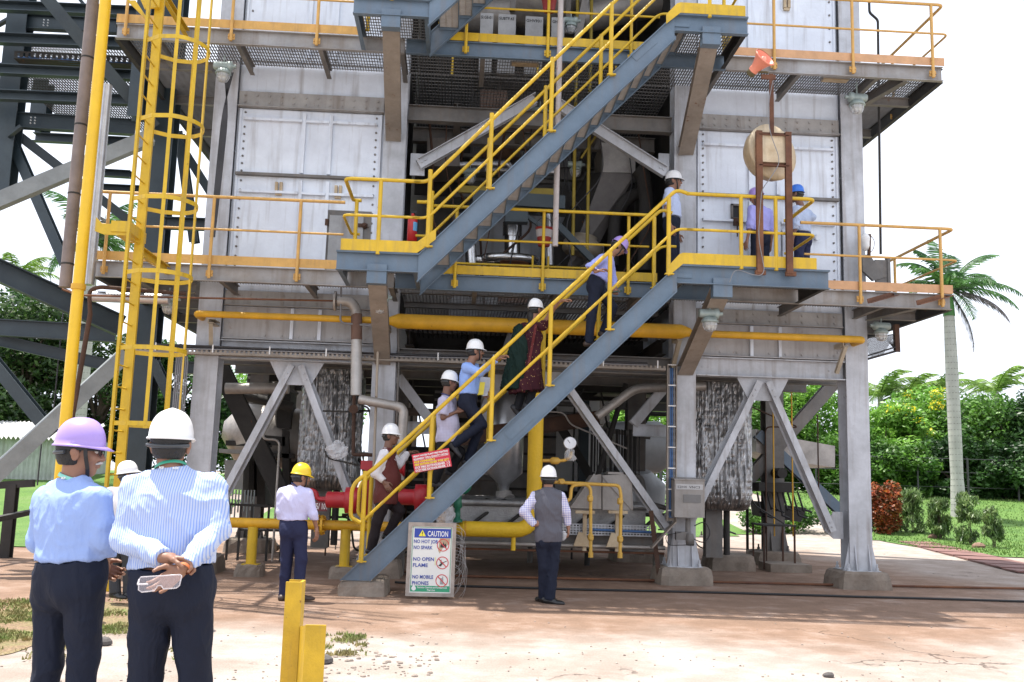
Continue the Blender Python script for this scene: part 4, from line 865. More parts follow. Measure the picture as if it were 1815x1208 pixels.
foil_duct(530, 628, 625, 868, 16.6, 1.5, 'crinkled foil wrapped duct hanging in the left bay behind the brace', seed=8)
pedestal(ax(1290, 965, 17.6), 17.6, 'round worn concrete footing under the foil wrapped duct at right', .42, .4, .28)
# hanging bench like frame at right and slim rods with lifting gear
t = thing('metal_trolley', 'low rusty metal table standing on a concrete block behind the right brace', 'table', (ax(1385, 960, 17.5), 17.5, .02)); Y = 17.5
zt = az(1385, 930, Y); xa, xb = ax(1352, 940, Y), ax(1412, 940, Y)
b = MB(); b.box(xa, xb, Y, Y+.7, zt-.03, zt); b.o('table_top', DGRY, t)
for x in (xa+.03, xb-.03):
    for y in (Y+.03, Y+.67): b = MB(); b.bar((x, y, .02), (x, y, zt-.03), .03, .03); b.o('leg', RUSTD, t)
b = MB(); b.box(ax(1356, 960, Y), ax(1428, 960, Y), Y-.3, Y+.4, 0, .14); b.o('concrete_block', CONC, None, 'low rectangular concrete block in front of the rusty metal table', 'block')
for px, y0, y1 in ((1371, 685, 950), (1404, 690, 950), (1450, 735, 870), (1416, 560, 600)):
    b = MB(); x = ax(px, 800, 17.8); b.tube([(x, 17.8, az(px, y1, 17.8)), (x, 17.8, az(px, y0, 17.8))], .014, 6); b.o('hanger_rod', YELR if px < 1410 else RUSTD, None, 'slim hanger rod at x%d behind the right brace' % px if 0 else {1371: 'slim yellow hanger rod just right of the foil duct', 1404: 'slim yellow hanger rod further right behind the right brace', 1450: 'slim dark hanger rod near the rightmost column', 1416: 'short rod under the right walkway beam'}[px], 'rod')
# burner assembly behind (right bay)
t = thing('burner_unit', 'dusty burner unit with duct boxes behind the right brace', 'burner', tuple(at(1400, 900, 19)))
b = MB(); Y = 19
b.prism([at(1340, 760, Y), at(1380, 772, Y), at(1480, 790, Y), at(1480, 828, Y), at(1385, 815, Y), at(1340, 800, Y)], (0, 1.2, 0)); b.o('duct', ALUD, t)
b = MB(); b.prism([at(1345, 855, Y-.5), at(1408, 855, Y-.5), at(1408, 873, Y-.5), at(1345, 870, Y-.5)], (0, .5, 0)); b.lathe(at(1387, 838, Y-.6), (0, 1, 0), [(0, .1), (.5, .1)], 12); b.o('motor', DGRY, t)
b = MB()
for k in range(9): p = at(1342+k*9, 872, Y-.4); q = at(1346+k*10, 905+8*math.sin(k*2), Y-.4); b.tube([p, (p+q)/2+Vector((.05, 0, -.2)), q, q+Vector((.15, 0, -.05))], .02, 6, .1)
osplit(b, 'hoses', BLK, t)
b = MB(); b.prism([at(1345, 888, Y), at(1430, 900, Y), at(1420, 925, Y), at(1350, 915, Y)], (0, .6, 0)); b.o('burner_box', DGRY, t)
# burner assembly left bay
t = thing('burner_unit', 'dark dusty burner machinery under the left bay with small boxes', 'burner', tuple(at(450, 870, 18)))
Y = 17.6
b = MB(); b.prism([at(398, 815, Y), at(432, 815, Y), at(430, 868, Y), at(398, 866, Y)], (0, .5, 0)); b.prism([at(388, 795, Y-.1), at(440, 797, Y-.1), at(440, 804, Y-.1), at(388, 802, Y-.1)], (0, .7, 0)); b.o('junction_box', mat('grey_box_paint', (.34, .34, .32), .6, 0, dirt=.3, rust=.12), t)
b = MB(); b.lathe(at(395, 760, Y+1), (.9, .2, -.1), [(0, .15), (.3, .55), (1.4, .6), (1.8, .3)], 20); b.o('fan_casing', ALUD, t)
b = MB()
for (a, c, d_, e) in ((400, 780, 480, 792), (430, 800, 520, 812), (455, 820, 470, 900), (490, 690, 515, 760), (500, 760, 512, 900), (420, 640, 445, 655), (460, 770, 505, 790), (436, 752, 450, 880)): b.prism([at(a, c, Y+.6), at(d_, c+4, Y+.6), at(d_, e, Y+.6), at(a, e-3, Y+.6)], (0, .5+random.random()*.5, 0))
osplit(b, 'machinery_frame', DGRY, t)
b = MB()
for k in range(10): p = at(402+k*5.5, 868, Y-.1); b.tube([p, p-Vector((0, 0, .45+.1*math.sin(k*3)))], .014, 6); 
for k in range(5): p = at(405+k*9, 885, Y-.15); b.tube([p+Vector((.07*math.cos(a), 0, .09*math.sin(a))) for a in np.arange(math.pi, 2*math.pi+.1, .35)], .008, 5)
b.o('tubing', mat('tube_grey', (.3, .33, .34), .4, .4, bump=0), t)
b = MB(); b.bar(at(398, 893, 16.8), at(505, 898, 16.8), .04, .04); 
for px in (405, 425, 445, 475, 500): x = ax(px, 930, 16.8); b.bar((x, 16.8, .02), (x, 16.8, az(px, 893, 16.8)), .035, .035)
b.box(ax(425, 940, 16.8), ax(500, 940, 16.8), 16.8, 17.2, az(450, 941, 16.8), az(450, 938, 16.8)); b.o('low_railing', DGRY, None, 'low dark railing frame on the ground behind the yellow pipe', 'railing')
b = MB(); b.box(ax(498, 940, 18.5), ax(522, 940, 18.5), 18.5, 19, 0, az(510, 750, 18.5)); b.o('dark_post', DGRY, None, 'dark square post in the shade left of the man in yellow helmet', 'post')
# ================================================================ centre bay equipment
mv = thing('process_vessel', 'silver vertical vessel with conical bottom behind the stair', 'vessel', tuple(at(893, 860, 17)))
p = at(893, 870, 17); zt = az(893, 690, 17); b = MB(); b.lathe((p.x, 17, p.z), (0, 0, 1), [(0, .08), (.12, .1), (.32, .32), (zt-p.z, .34), (zt-p.z+.1, .2)], 26); b.o('shell', ALU, mv)
b = MB(); b.tube([(p.x, 17, p.z), (p.x, 17, p.z-.2), (p.x+.35, 17.0, p.z-.45), (p.x+.5, 16.4, p.z-.7)], .14, 14, .1)
for k in range(9): 
    a_ = Vector((p.x, 17, p.z-.1)).lerp(Vector((p.x+.5, 16.4, p.z-.7)), k/9); b.lathe(a_, (.5, -.6, -.6), [(-.015, .15), (0, .16), (.015, .15)], 14)
b.o('flexible_hose', ALUD, mv)
# low insulated deck (duct) behind the stair foot
b = MB(); Y0, Y1 = 15.6, 18.5; z0 = az(900, 895, Y0); zt = az(900, 885, Y0); 
nx, ny = 60, 20; xa, xb = ax(775, 890, Y0), ax(1145, 890, Y0); vs = [(xa+(xb-xa)*i/nx, Y0+(Y1-Y0)*j/ny, zt+.025*mn.noise(Vector((i*.6, j*.9, 2)))) for j in range(ny+1) for i in range(nx+1)]
b.add(vs, [(j*(nx+1)+i, j*(nx+1)+i+1, (j+1)*(nx+1)+i+1, (j+1)*(nx+1)+i) for j in range(ny) for i in range(nx)], True); b.box(xa, xb, Y0+.03, Y1, zt-.55, zt-.05); b.tube([(xa, Y0, zt-.06), (xb, Y0, zt-.06)], .055, 10)
b.o('insulated_duct', mat('dusty_foil', (.40, .40, .40), .45, .6, dirt=.5, bump=.2), None, 'flat foil topped duct lying low behind the lower stair', 'duct')
# skid base: beams, perforated tray, legs at the line of the columns
sk_ = thing('equipment_skid', 'pale grey steel skid with perforated cable tray low between the middle columns', 'steel frame', (ax(950, 950, 15.3), 15.3, 0)); Y = 15.3
xa, xb = ax(690, 950, Y), ax(1176, 955, Y); za = az(1000, 970, Y); zb = az(1000, 935, Y)
b = MB(); b.bar((xa, Y, (za+zb)/2-.02), (xb, Y, (za+zb)/2-.02), .12, zb-za-.04, 'I'); b.o('main_beam', GRY, sk_)
b = MB(); b.bar((xa, Y-.06, za-.05), (xb, Y-.06, za-.05), .06, .03, 'B'); b.o('rusty_angle', RUST, sk_)
b = MB(); b.tube([(xa, Y-.12, za+.04), (xb, Y-.12, za+.04)], .035, 8); b.o('conduit', ALUD, sk_)
b = MB(); x0, x1 = ax(975, 940, 15.1), ax(1162, 945, 15.1); z0, z1 = az(1000, 946, 15.1), az(1000, 928, 15.1)
for k in np.arange(x0, x1, .05): b.box(k, k+.018, 15.1, 15.105, z0, z1)
for k in range(5): zz_ = z0+(z1-z0)*k/4; b.box(x0, x1, 15.106, 15.11, zz_-.008, zz_+.008)
b.box(x0, x1, 15.11, 15.25, z0-.012, z0); b.o('perforated_tray', WCOL, sk_)
b = MB(); b.tube([(x0+.6, 15.09, z0+.08), (x1, 15.09, z0+.06)], .02, 6); b.o('cable', CBLU, sk_)
b = MB()
for k in range(6): 
    q = x0-1.2+k*.55; b.tube([(q, 15.5, zb+.02), (q+.3, 15.7, zb+.25), (q+.9, 15.8, zb+.2)], .03, 8, .2)
osplit(b, 'curved_hoses', DGRY, sk_)
for x in (xa+.1, xb-.15): b = MB(); b.box(x, x+.15, Y-.05, Y+.1, 0, za-.06); b.o('leg', GRY, sk_)
# hood boxes with gas manifold
hb = thing('valve_hood', 'pair of grey sheet metal hoods over gas valves', 'valve box', tuple(at(1065, 900, 15)))
Y = 14.95
b = MB(); b.prism([at(1066, 902, Y), at(1013, 900, Y), at(1052, 842, Y), at(1066, 840, Y)], (0, .5, 0)); b.bar(at(1012, 900, Y-.02), at(1054, 840, Y-.02), .03, .03, 'B'); b.o('left_hood', mat('zinc_sheet', (.33, .31, .29), .6, .3, dirt=.3, rust=.14, streak=.5), hb)
b = MB(); b.prism([at(1122, 904, Y), at(1068, 903, Y), at(1068, 842, Y), at(1120, 840, Y)], (0, .5, 0)); b.bar(at(1068, 844, Y-.012), at(1120, 903, Y-.012), .02, .016, 'B'); b.box(at(1078, 840, Y).x, at(1105, 840, Y).x, Y, Y+.4, at(1078, 840, Y).z+.0, at(1078, 837, Y).z+.01); b.o('right_hood', MATS['zinc_sheet'], hb)
for px in (1038, 1096): b = MB(); p = at(px, 904, Y); b.box(p.x-.16, p.x+.14, Y-.04, Y+.03, p.z-.05, p.z-.005); b.box(p.x-.03, p.x+.03, Y+.05, Y+.11, .45, p.z-.05); b.prism([(p.x-.18, Y, .52), (p.x+.1, Y, .52), (p.x+.0, Y, .72), (p.x-.1, Y, .74)], (0, .05, 0)); b.o('valve_stand', CRM, hb)
YM = 14.6
YG = mat('ochre_yellow_paint', (.66, .40, .07), .5, 0, rust=.15, dirt=.2, scale=2)
gl = thing('gas_manifold', 'thin yellow gas tubing with two drop legs in front of the grey hoods', 'pipe', tuple(at(1045, 985, YM)))
for pts in ([(962, 853, YM), (1000, 855, YM), (1098, 860, YM), (1101, 880, YM), (1099, 985, YM)], [(1004, 888, YM), (1011, 884, YM), (1013, 860, YM), (1040, 858, YM), (1047, 866, YM), (1047, 984, YM)]):
    b = MB(); b.tube([at(*p) for p in pts], .026, 10, .07); q = at(*pts[-1]); b.lathe(q, (0, 0, 1), [(-.03, .038), (.05, .038)], 10); b.o('tube_run', YG, gl)
for px, py, ax_ in ((1046, 883, (0, 0, 1)), (1099, 888, (0, 0, 1)), (1047, 952, (0, 0, 1)), (1099, 955, (0, 0, 1)), (995, 853, (1, 0, 0))):
    b = MB(); p = at(px, py, YM); b.lathe(p-Vector(ax_)*.05, ax_, [(0, .03), (.02, .045), (.08, .045), (.1, .03)], 10); b.lathe(p, (0, -1, 0), [(0, .02), (.07, .02), (.07, .035), (.09, .035)], 8); b.o('valve', YG, gl)
b = MB(); b.tube([at(958, 816, YM), at(1000, 816, YM), at(1012, 810, YM), at(1012, 800, YM)], .026, 10, .05); p = at(975, 816, YM); b.lathe(p, (1, 0, 0), [(0, .03), (.03, .055), (.12, .055), (.15, .03)], 10); b.o('gauge_branch', YG, gl)
g = thing('pressure_gauge', 'round pressure gauge wrapped below in thin plastic beside the yellow riser', 'gauge', tuple(at(1010, 800, YM))); p = at(1010, 785, YM); b = MB(); b.lathe(p+Vector((0, .05, 0)), (0, -1, 0), [(0, .08), (.05, .098), (.075, .098), (.075, .085)], 24); b.o('case', ALU, g); b = MB(); b.lathe(p+Vector((0, -.02, 0)), (0, -1, 0), [(0, .08), (.004, .08)], 24); b.o('dial', mat('gauge_dial', (.42, .42, .40), .4, 0, dirt=.3, scale=4), g)
b = MB(); b.tube([p+Vector((-.04, -.03, .05)), p+Vector((.0, -.03, 0))], .004, 4); b.o('needle', BLK, g)
def wrap(c, r, name_par, lab):
    b = MB(); st = 0; b.ell(c, r, 16, 10); b.v = [tuple(Vector(c)+(Vector(v)-Vector(c))*(1+.5*mn.noise(Vector(v)*13)+.25*mn.noise(Vector(v)*37))) for v in b.v]; b.sm = [False]*len(b.sm)
    return b.o('plastic_wrap', PLB, name_par) if name_par else b.o('plastic_wrap', PLB, None, lab, 'plastic bag')
wrap(at(1010, 808, YM-.02), (.09, .07, .09), g, '')
# yellow ground main
gm = thing('yellow_main', 'thick yellow gas pipe running low along the ground and rising behind the vest wearing man', 'pipe', tuple(at(650, 1000, 14.6)))
YM2 = 14.6; x0 = ax(385, 925, YM2); zz_ = az(640, 932, YM2); xr1 = ax(822, 935, YM2); xv = ax(948, 830, YM2)
b = MB(); b.tube([(x0, YM2+.05, zz_), (xr1, YM2, zz_)], .075, 14); b.o('thin_section', YELR, gm)
b = MB(); b.tube([(xr1-.02, YM2, zz_), (xv, YM2, zz_), (xv, YM2, 3.9)], .115, 18, .3); b.tube([(xr1-.12, YM2, zz_), (xr1, YM2, zz_)], [.076, .115], 16); b.tube([(xr1+.75, YM2, zz_-.3), (xr1+.75, YM2, zz_)], .035, 8); b.o('thick_section', mat('textured_yellow', (.78, .50, .02), .6, 0, rust=.16, dirt=.15, bump=.2, rcol=(.25, .13, .03)), gm)
for px in (447, 612):
    x = ax(px, 960, YM2); b = MB(); b.tube([(x, YM2, .16), (x, YM2, zz_-.05)], .075, 12); b.box(x-.12, x+.12, YM2-.12, YM2+.12, .16, .175); b.o('support_leg', YEL, gm)
    b = MB(); st = []; 
    pedestal(x, YM2, 'small rough concrete foot under the %s leg of the yellow pipe' % ('left' if px < 500 else 'right'), .2, .2, .17, 'small feet under the yellow pipe')
for px in (567,):
    x = ax(px, 932, YM2); b = MB()
    for dx in (-.045, .015): b.lathe((x+dx, YM2, zz_), (1, 0, 0), [(0, .15), (.035, .15)], 20)
    for a in range(8): q = math.radians(a*45); b.lathe((x-.07, YM2+.12*math.cos(q), zz_+.12*math.sin(q)), (1, 0, 0), [(0, .015), (.15, .015)], 6, False)
    b.o('flange', YELR, gm)
b = MB(); x = ax(797, 930, YM2); b.lathe((x, YM2, zz_), (1, 0, 0), [(0, .06), (.02, .12), (.05, .12), (.05, .07), (.2, .07), (.22, .12), (.25, .12)], 16); b.tube([(x-.12, YM2, zz_-.02), (x-.12, YM2, zz_+.3)], .06, 10); b.o('flange', YELR, gm)
gv = thing('green_valve', 'dark green valve with handwheel above the yellow pipe beside the caution sign', 'valve', tuple(at(810, 925, 14.5))); b = MB(); p = at(810, 925, 14.5); b.lathe(p, (0, 0, 1), [(0, .08), (.04, .08), (.05, .05), (.2, .045), (.22, .07), (.3, .06), (.46, .05), (.5, .1), (.62, .1), (.66, .04)], 14); b.o('valve_body', GRN, gv)
b = MB(); b.lathe(p+Vector((.02, 0, .56)), (.3, -1, 0), [(0, .03), (.1, .03), (.1, .15), (.13, .15), (.13, .02)], 16); b.o('handwheel', GRN, gv)
wrap(at(790, 915, 14.4), (.14, .08, .15), None, 'crumpled clear plastic wrap round a small fitting left of the green valve')
wrap(at(598, 798, 14.7), (.15, .1, .14), None, 'clear plastic bag tied round an instrument in front of the left brace')
b = MB(); b.tube([at(572, 728, 14.7), at(640, 730, 14.7)], .014, 6); b.o('thin_pipe', DGRY, None, 'short level tube crossing the right arm of the left brace', 'pipe'); b = MB(); b.tube([at(575, 795, 14.7), at(580, 812, 14.7), at(640, 825, 14.7), at(680, 832, 14.7)], .012, 6, .1); b.o('thin_pipe', DGRY, None, 'thin tubing below the wrapped instrument by the left brace', 'pipe')
# red fire monitors/valves
def redvalve(px0, px1, py, Y, r, lab):
    t = thing('red_valve', lab, 'valve', tuple(at((px0+px1)/2, py, Y))); a, c = at(px0, py, Y), at(px1, py, Y); L_ = c.x-a.x; b = MB()
    b.lathe(a, (1, 0, 0), [(0, r*.5), (.02, r*.62), (L_*.5, r*.62), (L_*.55, r*.66), (L_*.56, r), (L_*.86, r*1.02), (L_, r*.9), (L_, r*.5)], 24); b.o('valve_body', RED, t)
    b = MB(); b.lathe(a+Vector((L_*.93, 0, 0)), (1, 0, 0), [(0, r*1.15), (.03, r*1.15)], 24)
    b.o('flange', RED, t); return t
redvalve(578, 640, 885, 14.35, .19, 'large red drum shaped valve left of the stair foot rail')
redvalve(702, 762, 880, 14.35, .19, 'large red drum shaped valve behind the yellow post above the caution sign')
redvalve(692, 716, 828, 14.3, .11, 'small red valve behind the man in maroon waistcoat')
b = MB(); p = at(655, 823, 14.5); q = at(672, 835, 14.5); b.box(at(640, 820, 14.5).x, at(662, 820, 14.5).x, 14.45, 14.6, at(650, 832, 14.5).z, at(650, 816, 14.5).z); b.tube([at(651, 832, 14.5), at(651, 920, 14.5)], .04, 8); b.o('red_junction_box', RED, None, 'small red box on a post in front of the second column', 'box')
b = MB(); Y = 14.5; b.tube([at(545, 870, Y), at(552, 868, Y), at(560, 872, Y), at(563, 885, Y), at(580, 886, Y)], .035, 8, .05); b.tube([at(545, 882, Y), at(580, 882, Y)], .018, 6); b.o('red_pipework', RED, None, 'short red pipework beside the yellow helmet man elbow', 'pipe')
tk = thing('tank_tag', 'maroon tag plate with yellow patch and white numbers below red pipework', 'sign', tuple(at(562, 905, 14.4))); Y = 14.4
a, c = at(540, 888, Y), at(580, 906, Y); b = MB(); b.box(a.x, c.x, Y, Y+.01, c.z, a.z); b.o('plate', mat('maroon_plate', (.15, .03, .035), .5, 0, dirt=.3), tk); b = MB(); put_text(b, '41 U5/ 101', .12, (a.x+.03, Y-.002, c.z+.03), (1, 0, 0), (0, 0, 1), .002, fit=(c.x-a.x)*.9); b.o('lettering', WPL, tk); b = MB(); b.box(a.x+.05, a.x+.16, Y-.004, Y-.001, c.z+.01, c.z+.07); b.o('yellow_patch', YEL, tk)
# tall back wall pieces & interior of centre bay (mid level)
ins = thing('duct_cluster', 'dark cluster of ducts and drums inside the centre bay', 'duct', (1, 17, 4.5)); 
b = MB(); Y = 16.2
a = [at(1066, 252, Y), at(1126, 258, Y), at(1126, 306, Y), at(1068, 305, Y)]; b.prism(a, (0, .9, 0)); b.o('duct_box', ALUD, ins)
b = MB(); fr = [at(1068, 306, Y), at(1126, 307, Y), at(1058, 440, Y+.4), at(1000, 486, Y+.4)]; b.prism(fr, (0, .9, 0)); b.o('slanted_duct', mat('duct_dark_clad', (.16, .15, .145), .55, .3, dirt=.4, rust=.15), ins)
b = MB(); b.prism([at(1040, 306, Y+.5), at(1068, 305, Y+.1), at(1000, 486, Y+.4), at(960, 470, Y+.8)], (0, .5, 0)); b.o('slanted_duct_side', DGRY, ins)
b = MB(); a = [at(757, 244, Y), at(815, 244, Y), at(815, 294, Y), at(757, 294, Y)]; b.prism(a, (0, .9, 0)); b.o('duct_box', mat('brown_grey_clad', (.20, .175, .155), .6, .2, dirt=.3, rust=.1), ins)
b = MB(); b.lathe(at(850, 190, 17), (1, 0, 0), [(0, .33), (.5, .33)], 22); b.lathe(at(925, 232, 17), (1, 0, .05), [(0, .36), (.62, .36)], 22); b.lathe(at(855, 250, 17.2), (1, 0, 0), [(0, .32), (.7, .32)], 22); osplit(b, 'round_drum', mat('rusty_lagging', (.17, .105, .075), .7, .1, dirt=.4, rust=.3), ins)
b = MB(); b.tube([at(1128, 300, 16), at(1140, 310, 16), at(1146, 350, 16), at(1143, 480, 16)], .13, 16, .3); b.tube([at(1085, 470, 16.3), at(1090, 380, 16.3), at(1110, 352, 16.3), at(1135, 340, 16.3)], .11, 14, .3); osplit(b, 'curved_pipe', DGRY, ins)
b = MB(); b.lathe(at(1030, 452, 16.4), (.2, 0, 1), [(0, .30), (.05, .36), (.2, .36), (.3, .22), (.35, .22)], 24); b.o('cream_bellows', mat('cream_bellow', (.36, .31, .24), .55, .2, dirt=.3), ins)
b = MB(); b.tube([at(908, 480, 16.4), at(908, 388, 16.4)], .14, 18); b.lathe(at(908, 410, 16.4), (0, 0, 1), [(-.1, .17), (.16, .17)], 16); b.o('steel_riser', mat('bright_clad', (.62, .62, .62), .2, .95, dirt=.3, bump=0), ins)
b = MB(); c0 = at(903, 462, 15.9); b.tube([c0+Vector((.44*math.cos(q), .22*math.sin(q), .02)) for q in np.arange(0, 6.28, .3)], .075, 12, closed=True); b.tube([at(845, 460, 15.9), at(876, 462, 15.9)], .09, 12); b.tube([at(836, 470, 15.8), at(834, 434, 15.8)], .10, 14); osplit(b, 'ring_header', MATS['bright_clad'], ins)
b = MB(); b.box(ax(885, 470, 16.1), ax(935, 470, 16.1), 15.8, 16.3, D1+.02, az(900, 466, 16.1)); b.o('ring_base', RUST, ins)
b = MB(); b.tube([at(975, 470, 16.2), at(972, 380, 16.2)], .07, 12); b.tube([at(805, 292, 16.4), at(905, 290, 16.4), at(906, 330, 16.4)], .06, 10, .1); b.tube([at(860, 300, 16.6), at(985, 305, 16.6)], .05, 10); osplit(b, 'small_pipes', ALU, ins)
b = MB(); Yb = 17.4
for k, y_ in enumerate((275, 300, 318, 345)): b.bar(at(800, y_, Yb), at(985, y_+5, Yb), .1, .07+.03*(k % 2), 'B')
osplit(b, 'shelf_beams', CRM if 0 else GRY, ins)
b = MB(); b.bar(at(812, 335, 16), at(988, 341, 16), .06, .12, 'B'); b.o('ochre_beam', mat('dull_ochre', (.33, .24, .03), .6, 0, dirt=.3), ins)
b = MB(); b.bar(at(838, 352, 15.5), at(1000, 362, 15.5), .3, .22, 'B'); b.bar(at(895, 384, 15.2), at(935, 385, 15.2), .2, .2, 'B'); osplit(b, 'dark_header', TEAL, ins)
b = MB(); b.bar(at(985, 395, 15.2), at(1050, 460, 15.2), .1, .1, 'B'); b.bar(at(935, 382, 15.2), at(975, 412, 15.2), .08, .08, 'L'); osplit(b, 'black_brace', TEAL, ins)
b = MB(); 
b.box(ax(800, 440, 18.6), ax(1002, 440, 18.6), 18.6, 18.7, D1, az(900, 380, 18.6)); b.o('pale_siding', WCOL, ins)
b = MB(); b.box(ax(1010, 440, 17), ax(1075, 440, 17), 17.3, 17.4, D1, az(1040, 430, 17.3)); b.o('pale_panel', WPL, ins)
b = MB()
for x_ in (ax(1020, 200, 15.8), ax(1045, 200, 15.8)): b.tube([(x_, 15.8, 5.3), (x_, 15.8, 11)], .03, 8)
b.tube([at(1030, 280, 15.8), at(1060, 235, 15.8)], .02, 6); osplit(b, 'yellow_uprights', mat('dull_ochre', (.33, .24, .03)), ins)
# upper level contents (y<100)
up_ = thing('panel_cluster', 'instrument panels and machinery on the upper walkway at the picture top', 'machinery', (1, 15.5, 8.05)); 
for i, (px0, px1, py0, py1, txt) in enumerate(((852, 874, 22, 48, 'SI.GE-01'), (884, 914, 24, 56, 'SUBTF.43'), (932, 962, 28, 66, 'GHV931'), (978, 1000, 30, 60, 'GHVS3'))):
    Y = 14.95; a, c = at(px0, py0, Y), at(px1, py1, Y); b = MB(); b.box(a.x, c.x, Y, Y+.12, D2+.1, a.z); b.o('instrument_panel', mat('panel_grey', (.30, .30, .30), .5, 0, dirt=.3, rust=.08), up_); b = MB(); put_text(b, txt, .07, (a.x+.01, Y-.002, a.z-.1), (1, 0, 0), (0, 0, 1), .001, fit=(c.x-a.x)*.85); b.o('lettering', BLK, up_)
b = MB(); b.ell(at(945, -20, 17), (1.0, .6, .75), 24, 14); b.lathe(at(790, 20, 17), (1, 0, 0), [(0, .4), (1.2, .4)], 20); b.lathe(at(1030, 30, 16.6), (1, 0, .3), [(0, .3), (1.5, .3)], 20); osplit(b, 'round_vessel', ALUD, up_)
b = MB(); b.bar(at(912, -40, 16), at(908, 18, 16), .14, .1); b.bar(at(1010, -40, 16), at(1005, 60, 16), .08, .08); b.bar(at(1050, -60, 15.6), at(1015, 110, 15.6), .1, .12); osplit(b, 'vessel_supports', GRY, up_)
# dark baffle panels high in the bay
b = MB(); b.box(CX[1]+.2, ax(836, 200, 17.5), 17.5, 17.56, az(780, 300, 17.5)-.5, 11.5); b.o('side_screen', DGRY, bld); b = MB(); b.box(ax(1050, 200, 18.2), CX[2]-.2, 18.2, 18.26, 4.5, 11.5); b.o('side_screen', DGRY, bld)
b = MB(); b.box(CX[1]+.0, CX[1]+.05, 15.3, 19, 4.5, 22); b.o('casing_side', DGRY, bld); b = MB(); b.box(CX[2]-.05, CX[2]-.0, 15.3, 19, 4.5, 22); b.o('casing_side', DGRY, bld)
# gratings hung under 8 m floor, seen as perforated panels
for (c0, c1) in (((733, 158), (828, 232)), ((1052, 182), (1180, 252))):
    a, c = at(c0[0], c0[1], 16.6), at(c1[0], c1[1], 16.6); b = MB(); b.grate(a.x, c.x, 15.2, 18.5, a.z, .05, .11, t=.008); b.o('grating_panel', DGRY, bld)
# louvres below the walkway in centre
for k, py in enumerate((523, 548, 592, 640)):
    b = MB(); z = az(950, py, 15.0+k*.9); b.bar((CX[1]+.2, 15.0+k*.9, z), (CX[2]-.2, 15.0+k*.9, z), .08, .1, 'I'); b.o('cross_beam', GRY, bld)
b = MB(); z_ = 4.05
for x in np.arange(CX[1]+.25, CX[2]-.3, .085): b.bar((x, 15.3, z_), (x+.0, 17.2, z_), .012, .10, 'B')
b.box(CX[1]+.2, CX[2]-.2, 17.2, 17.25, z_-.3, z_+.1); b.o('louvre_bank', DGRY, bld)
# background plant behind: grey walls low between the columns
bp = thing('rear_plant_room', 'grey ribbed rear plant enclosure seen between the middle columns', 'building', (1, 24, 0))
Y = 21
b = MB(); b.box(ax(770, 800, Y), ax(985, 800, Y), Y, Y+2.5, .7, 3.6)
b.o('wall', GRY, bp); b = MB()
for k in range(7): z = .9+k*.38; b.box(ax(905, 800, Y), ax(985, 800, Y), Y-.05, Y, z, z+.05)
osplit(b, 'ribs', DGRY, bp); b = MB(); b.box(ax(985, 700, Y)+.02, ax(1068, 700, Y), Y+.4, Y+2, .5, 3.5); b.o('white_panel', WPL, bp); b = MB(); b.box(ax(1030, 700, Y), ax(1046, 700, Y), Y+.1, Y+.35, .3, 3.6); b.o('post', TEAL, bp)
# dark housings added under the furnace to cut light from the open back
rng0 = random.Random(3)
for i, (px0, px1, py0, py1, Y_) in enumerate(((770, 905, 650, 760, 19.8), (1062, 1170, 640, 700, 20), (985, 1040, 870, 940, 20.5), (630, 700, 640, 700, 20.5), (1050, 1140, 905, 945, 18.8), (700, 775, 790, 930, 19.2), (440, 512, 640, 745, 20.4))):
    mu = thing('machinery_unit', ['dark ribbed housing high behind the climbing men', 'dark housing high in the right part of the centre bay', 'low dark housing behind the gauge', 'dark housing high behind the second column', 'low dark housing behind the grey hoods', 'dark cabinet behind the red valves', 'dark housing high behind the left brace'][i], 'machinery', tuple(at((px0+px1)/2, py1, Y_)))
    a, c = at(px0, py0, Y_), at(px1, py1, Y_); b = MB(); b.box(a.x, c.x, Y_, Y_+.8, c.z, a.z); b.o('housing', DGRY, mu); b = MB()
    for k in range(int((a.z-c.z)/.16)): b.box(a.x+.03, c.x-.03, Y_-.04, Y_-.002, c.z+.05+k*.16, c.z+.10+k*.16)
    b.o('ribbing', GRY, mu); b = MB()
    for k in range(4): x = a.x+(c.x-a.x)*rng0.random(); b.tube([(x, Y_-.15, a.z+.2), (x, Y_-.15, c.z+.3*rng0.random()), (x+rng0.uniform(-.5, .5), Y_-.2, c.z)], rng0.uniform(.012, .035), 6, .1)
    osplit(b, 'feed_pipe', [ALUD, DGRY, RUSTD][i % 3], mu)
pw = thing('service_pipework', 'tangle of dark service pipes and tubes deep under the furnace', 'pipes', (1, 17, .1)); rng0 = random.Random(11)
for i in range(34):
    x = rng0.uniform(-3.6, 6.1); y = rng0.uniform(16.3, 20.5); r = rng0.choice((.015, .02, .03, .05)); z = rng0.uniform(.5, 3.1); m_ = rng0.choice((DGRY, DGRY, RUSTD, ALUD, GRY)); b = MB()
    if i % 2: b.tube([(x, y, .05), (x, y, z), (x+rng0.uniform(-.9, .9), y, z), (x+rng0.uniform(-.9, .9), y+.3, 3.3)], r, 7, .12)
    else: b.tube([(x-rng0.uniform(.5, 1.3), y, z), (x, y, z), (x+.1, y, z-rng0.uniform(.2, .6)), (x+rng0.uniform(.5, 1.4), y, z-.6)], r, 7, .12)
    b.o('pipe', m_, pw)
up2 = thing('overhead_cables', 'drooping dark cables and conduits inside the open centre bay', 'cables', (1, 15.5, 7))
for i in range(12):
    x = rng0.uniform(-.8, 2.9); y = rng0.uniform(15.3, 16.8); b = MB(); b.tube([(x, y, 7.5), (x+rng0.uniform(-.2, .2), y, 6.6), (x+rng0.uniform(-.8, .8), y+.2, 5.9), (x+rng0.uniform(-.9, .9), y+.1, 4.5)], rng0.choice((.01, .014, .022)), 6, .3); b.o('cable', rng0.choice((BLK, DRK, RUSTD)), up2)
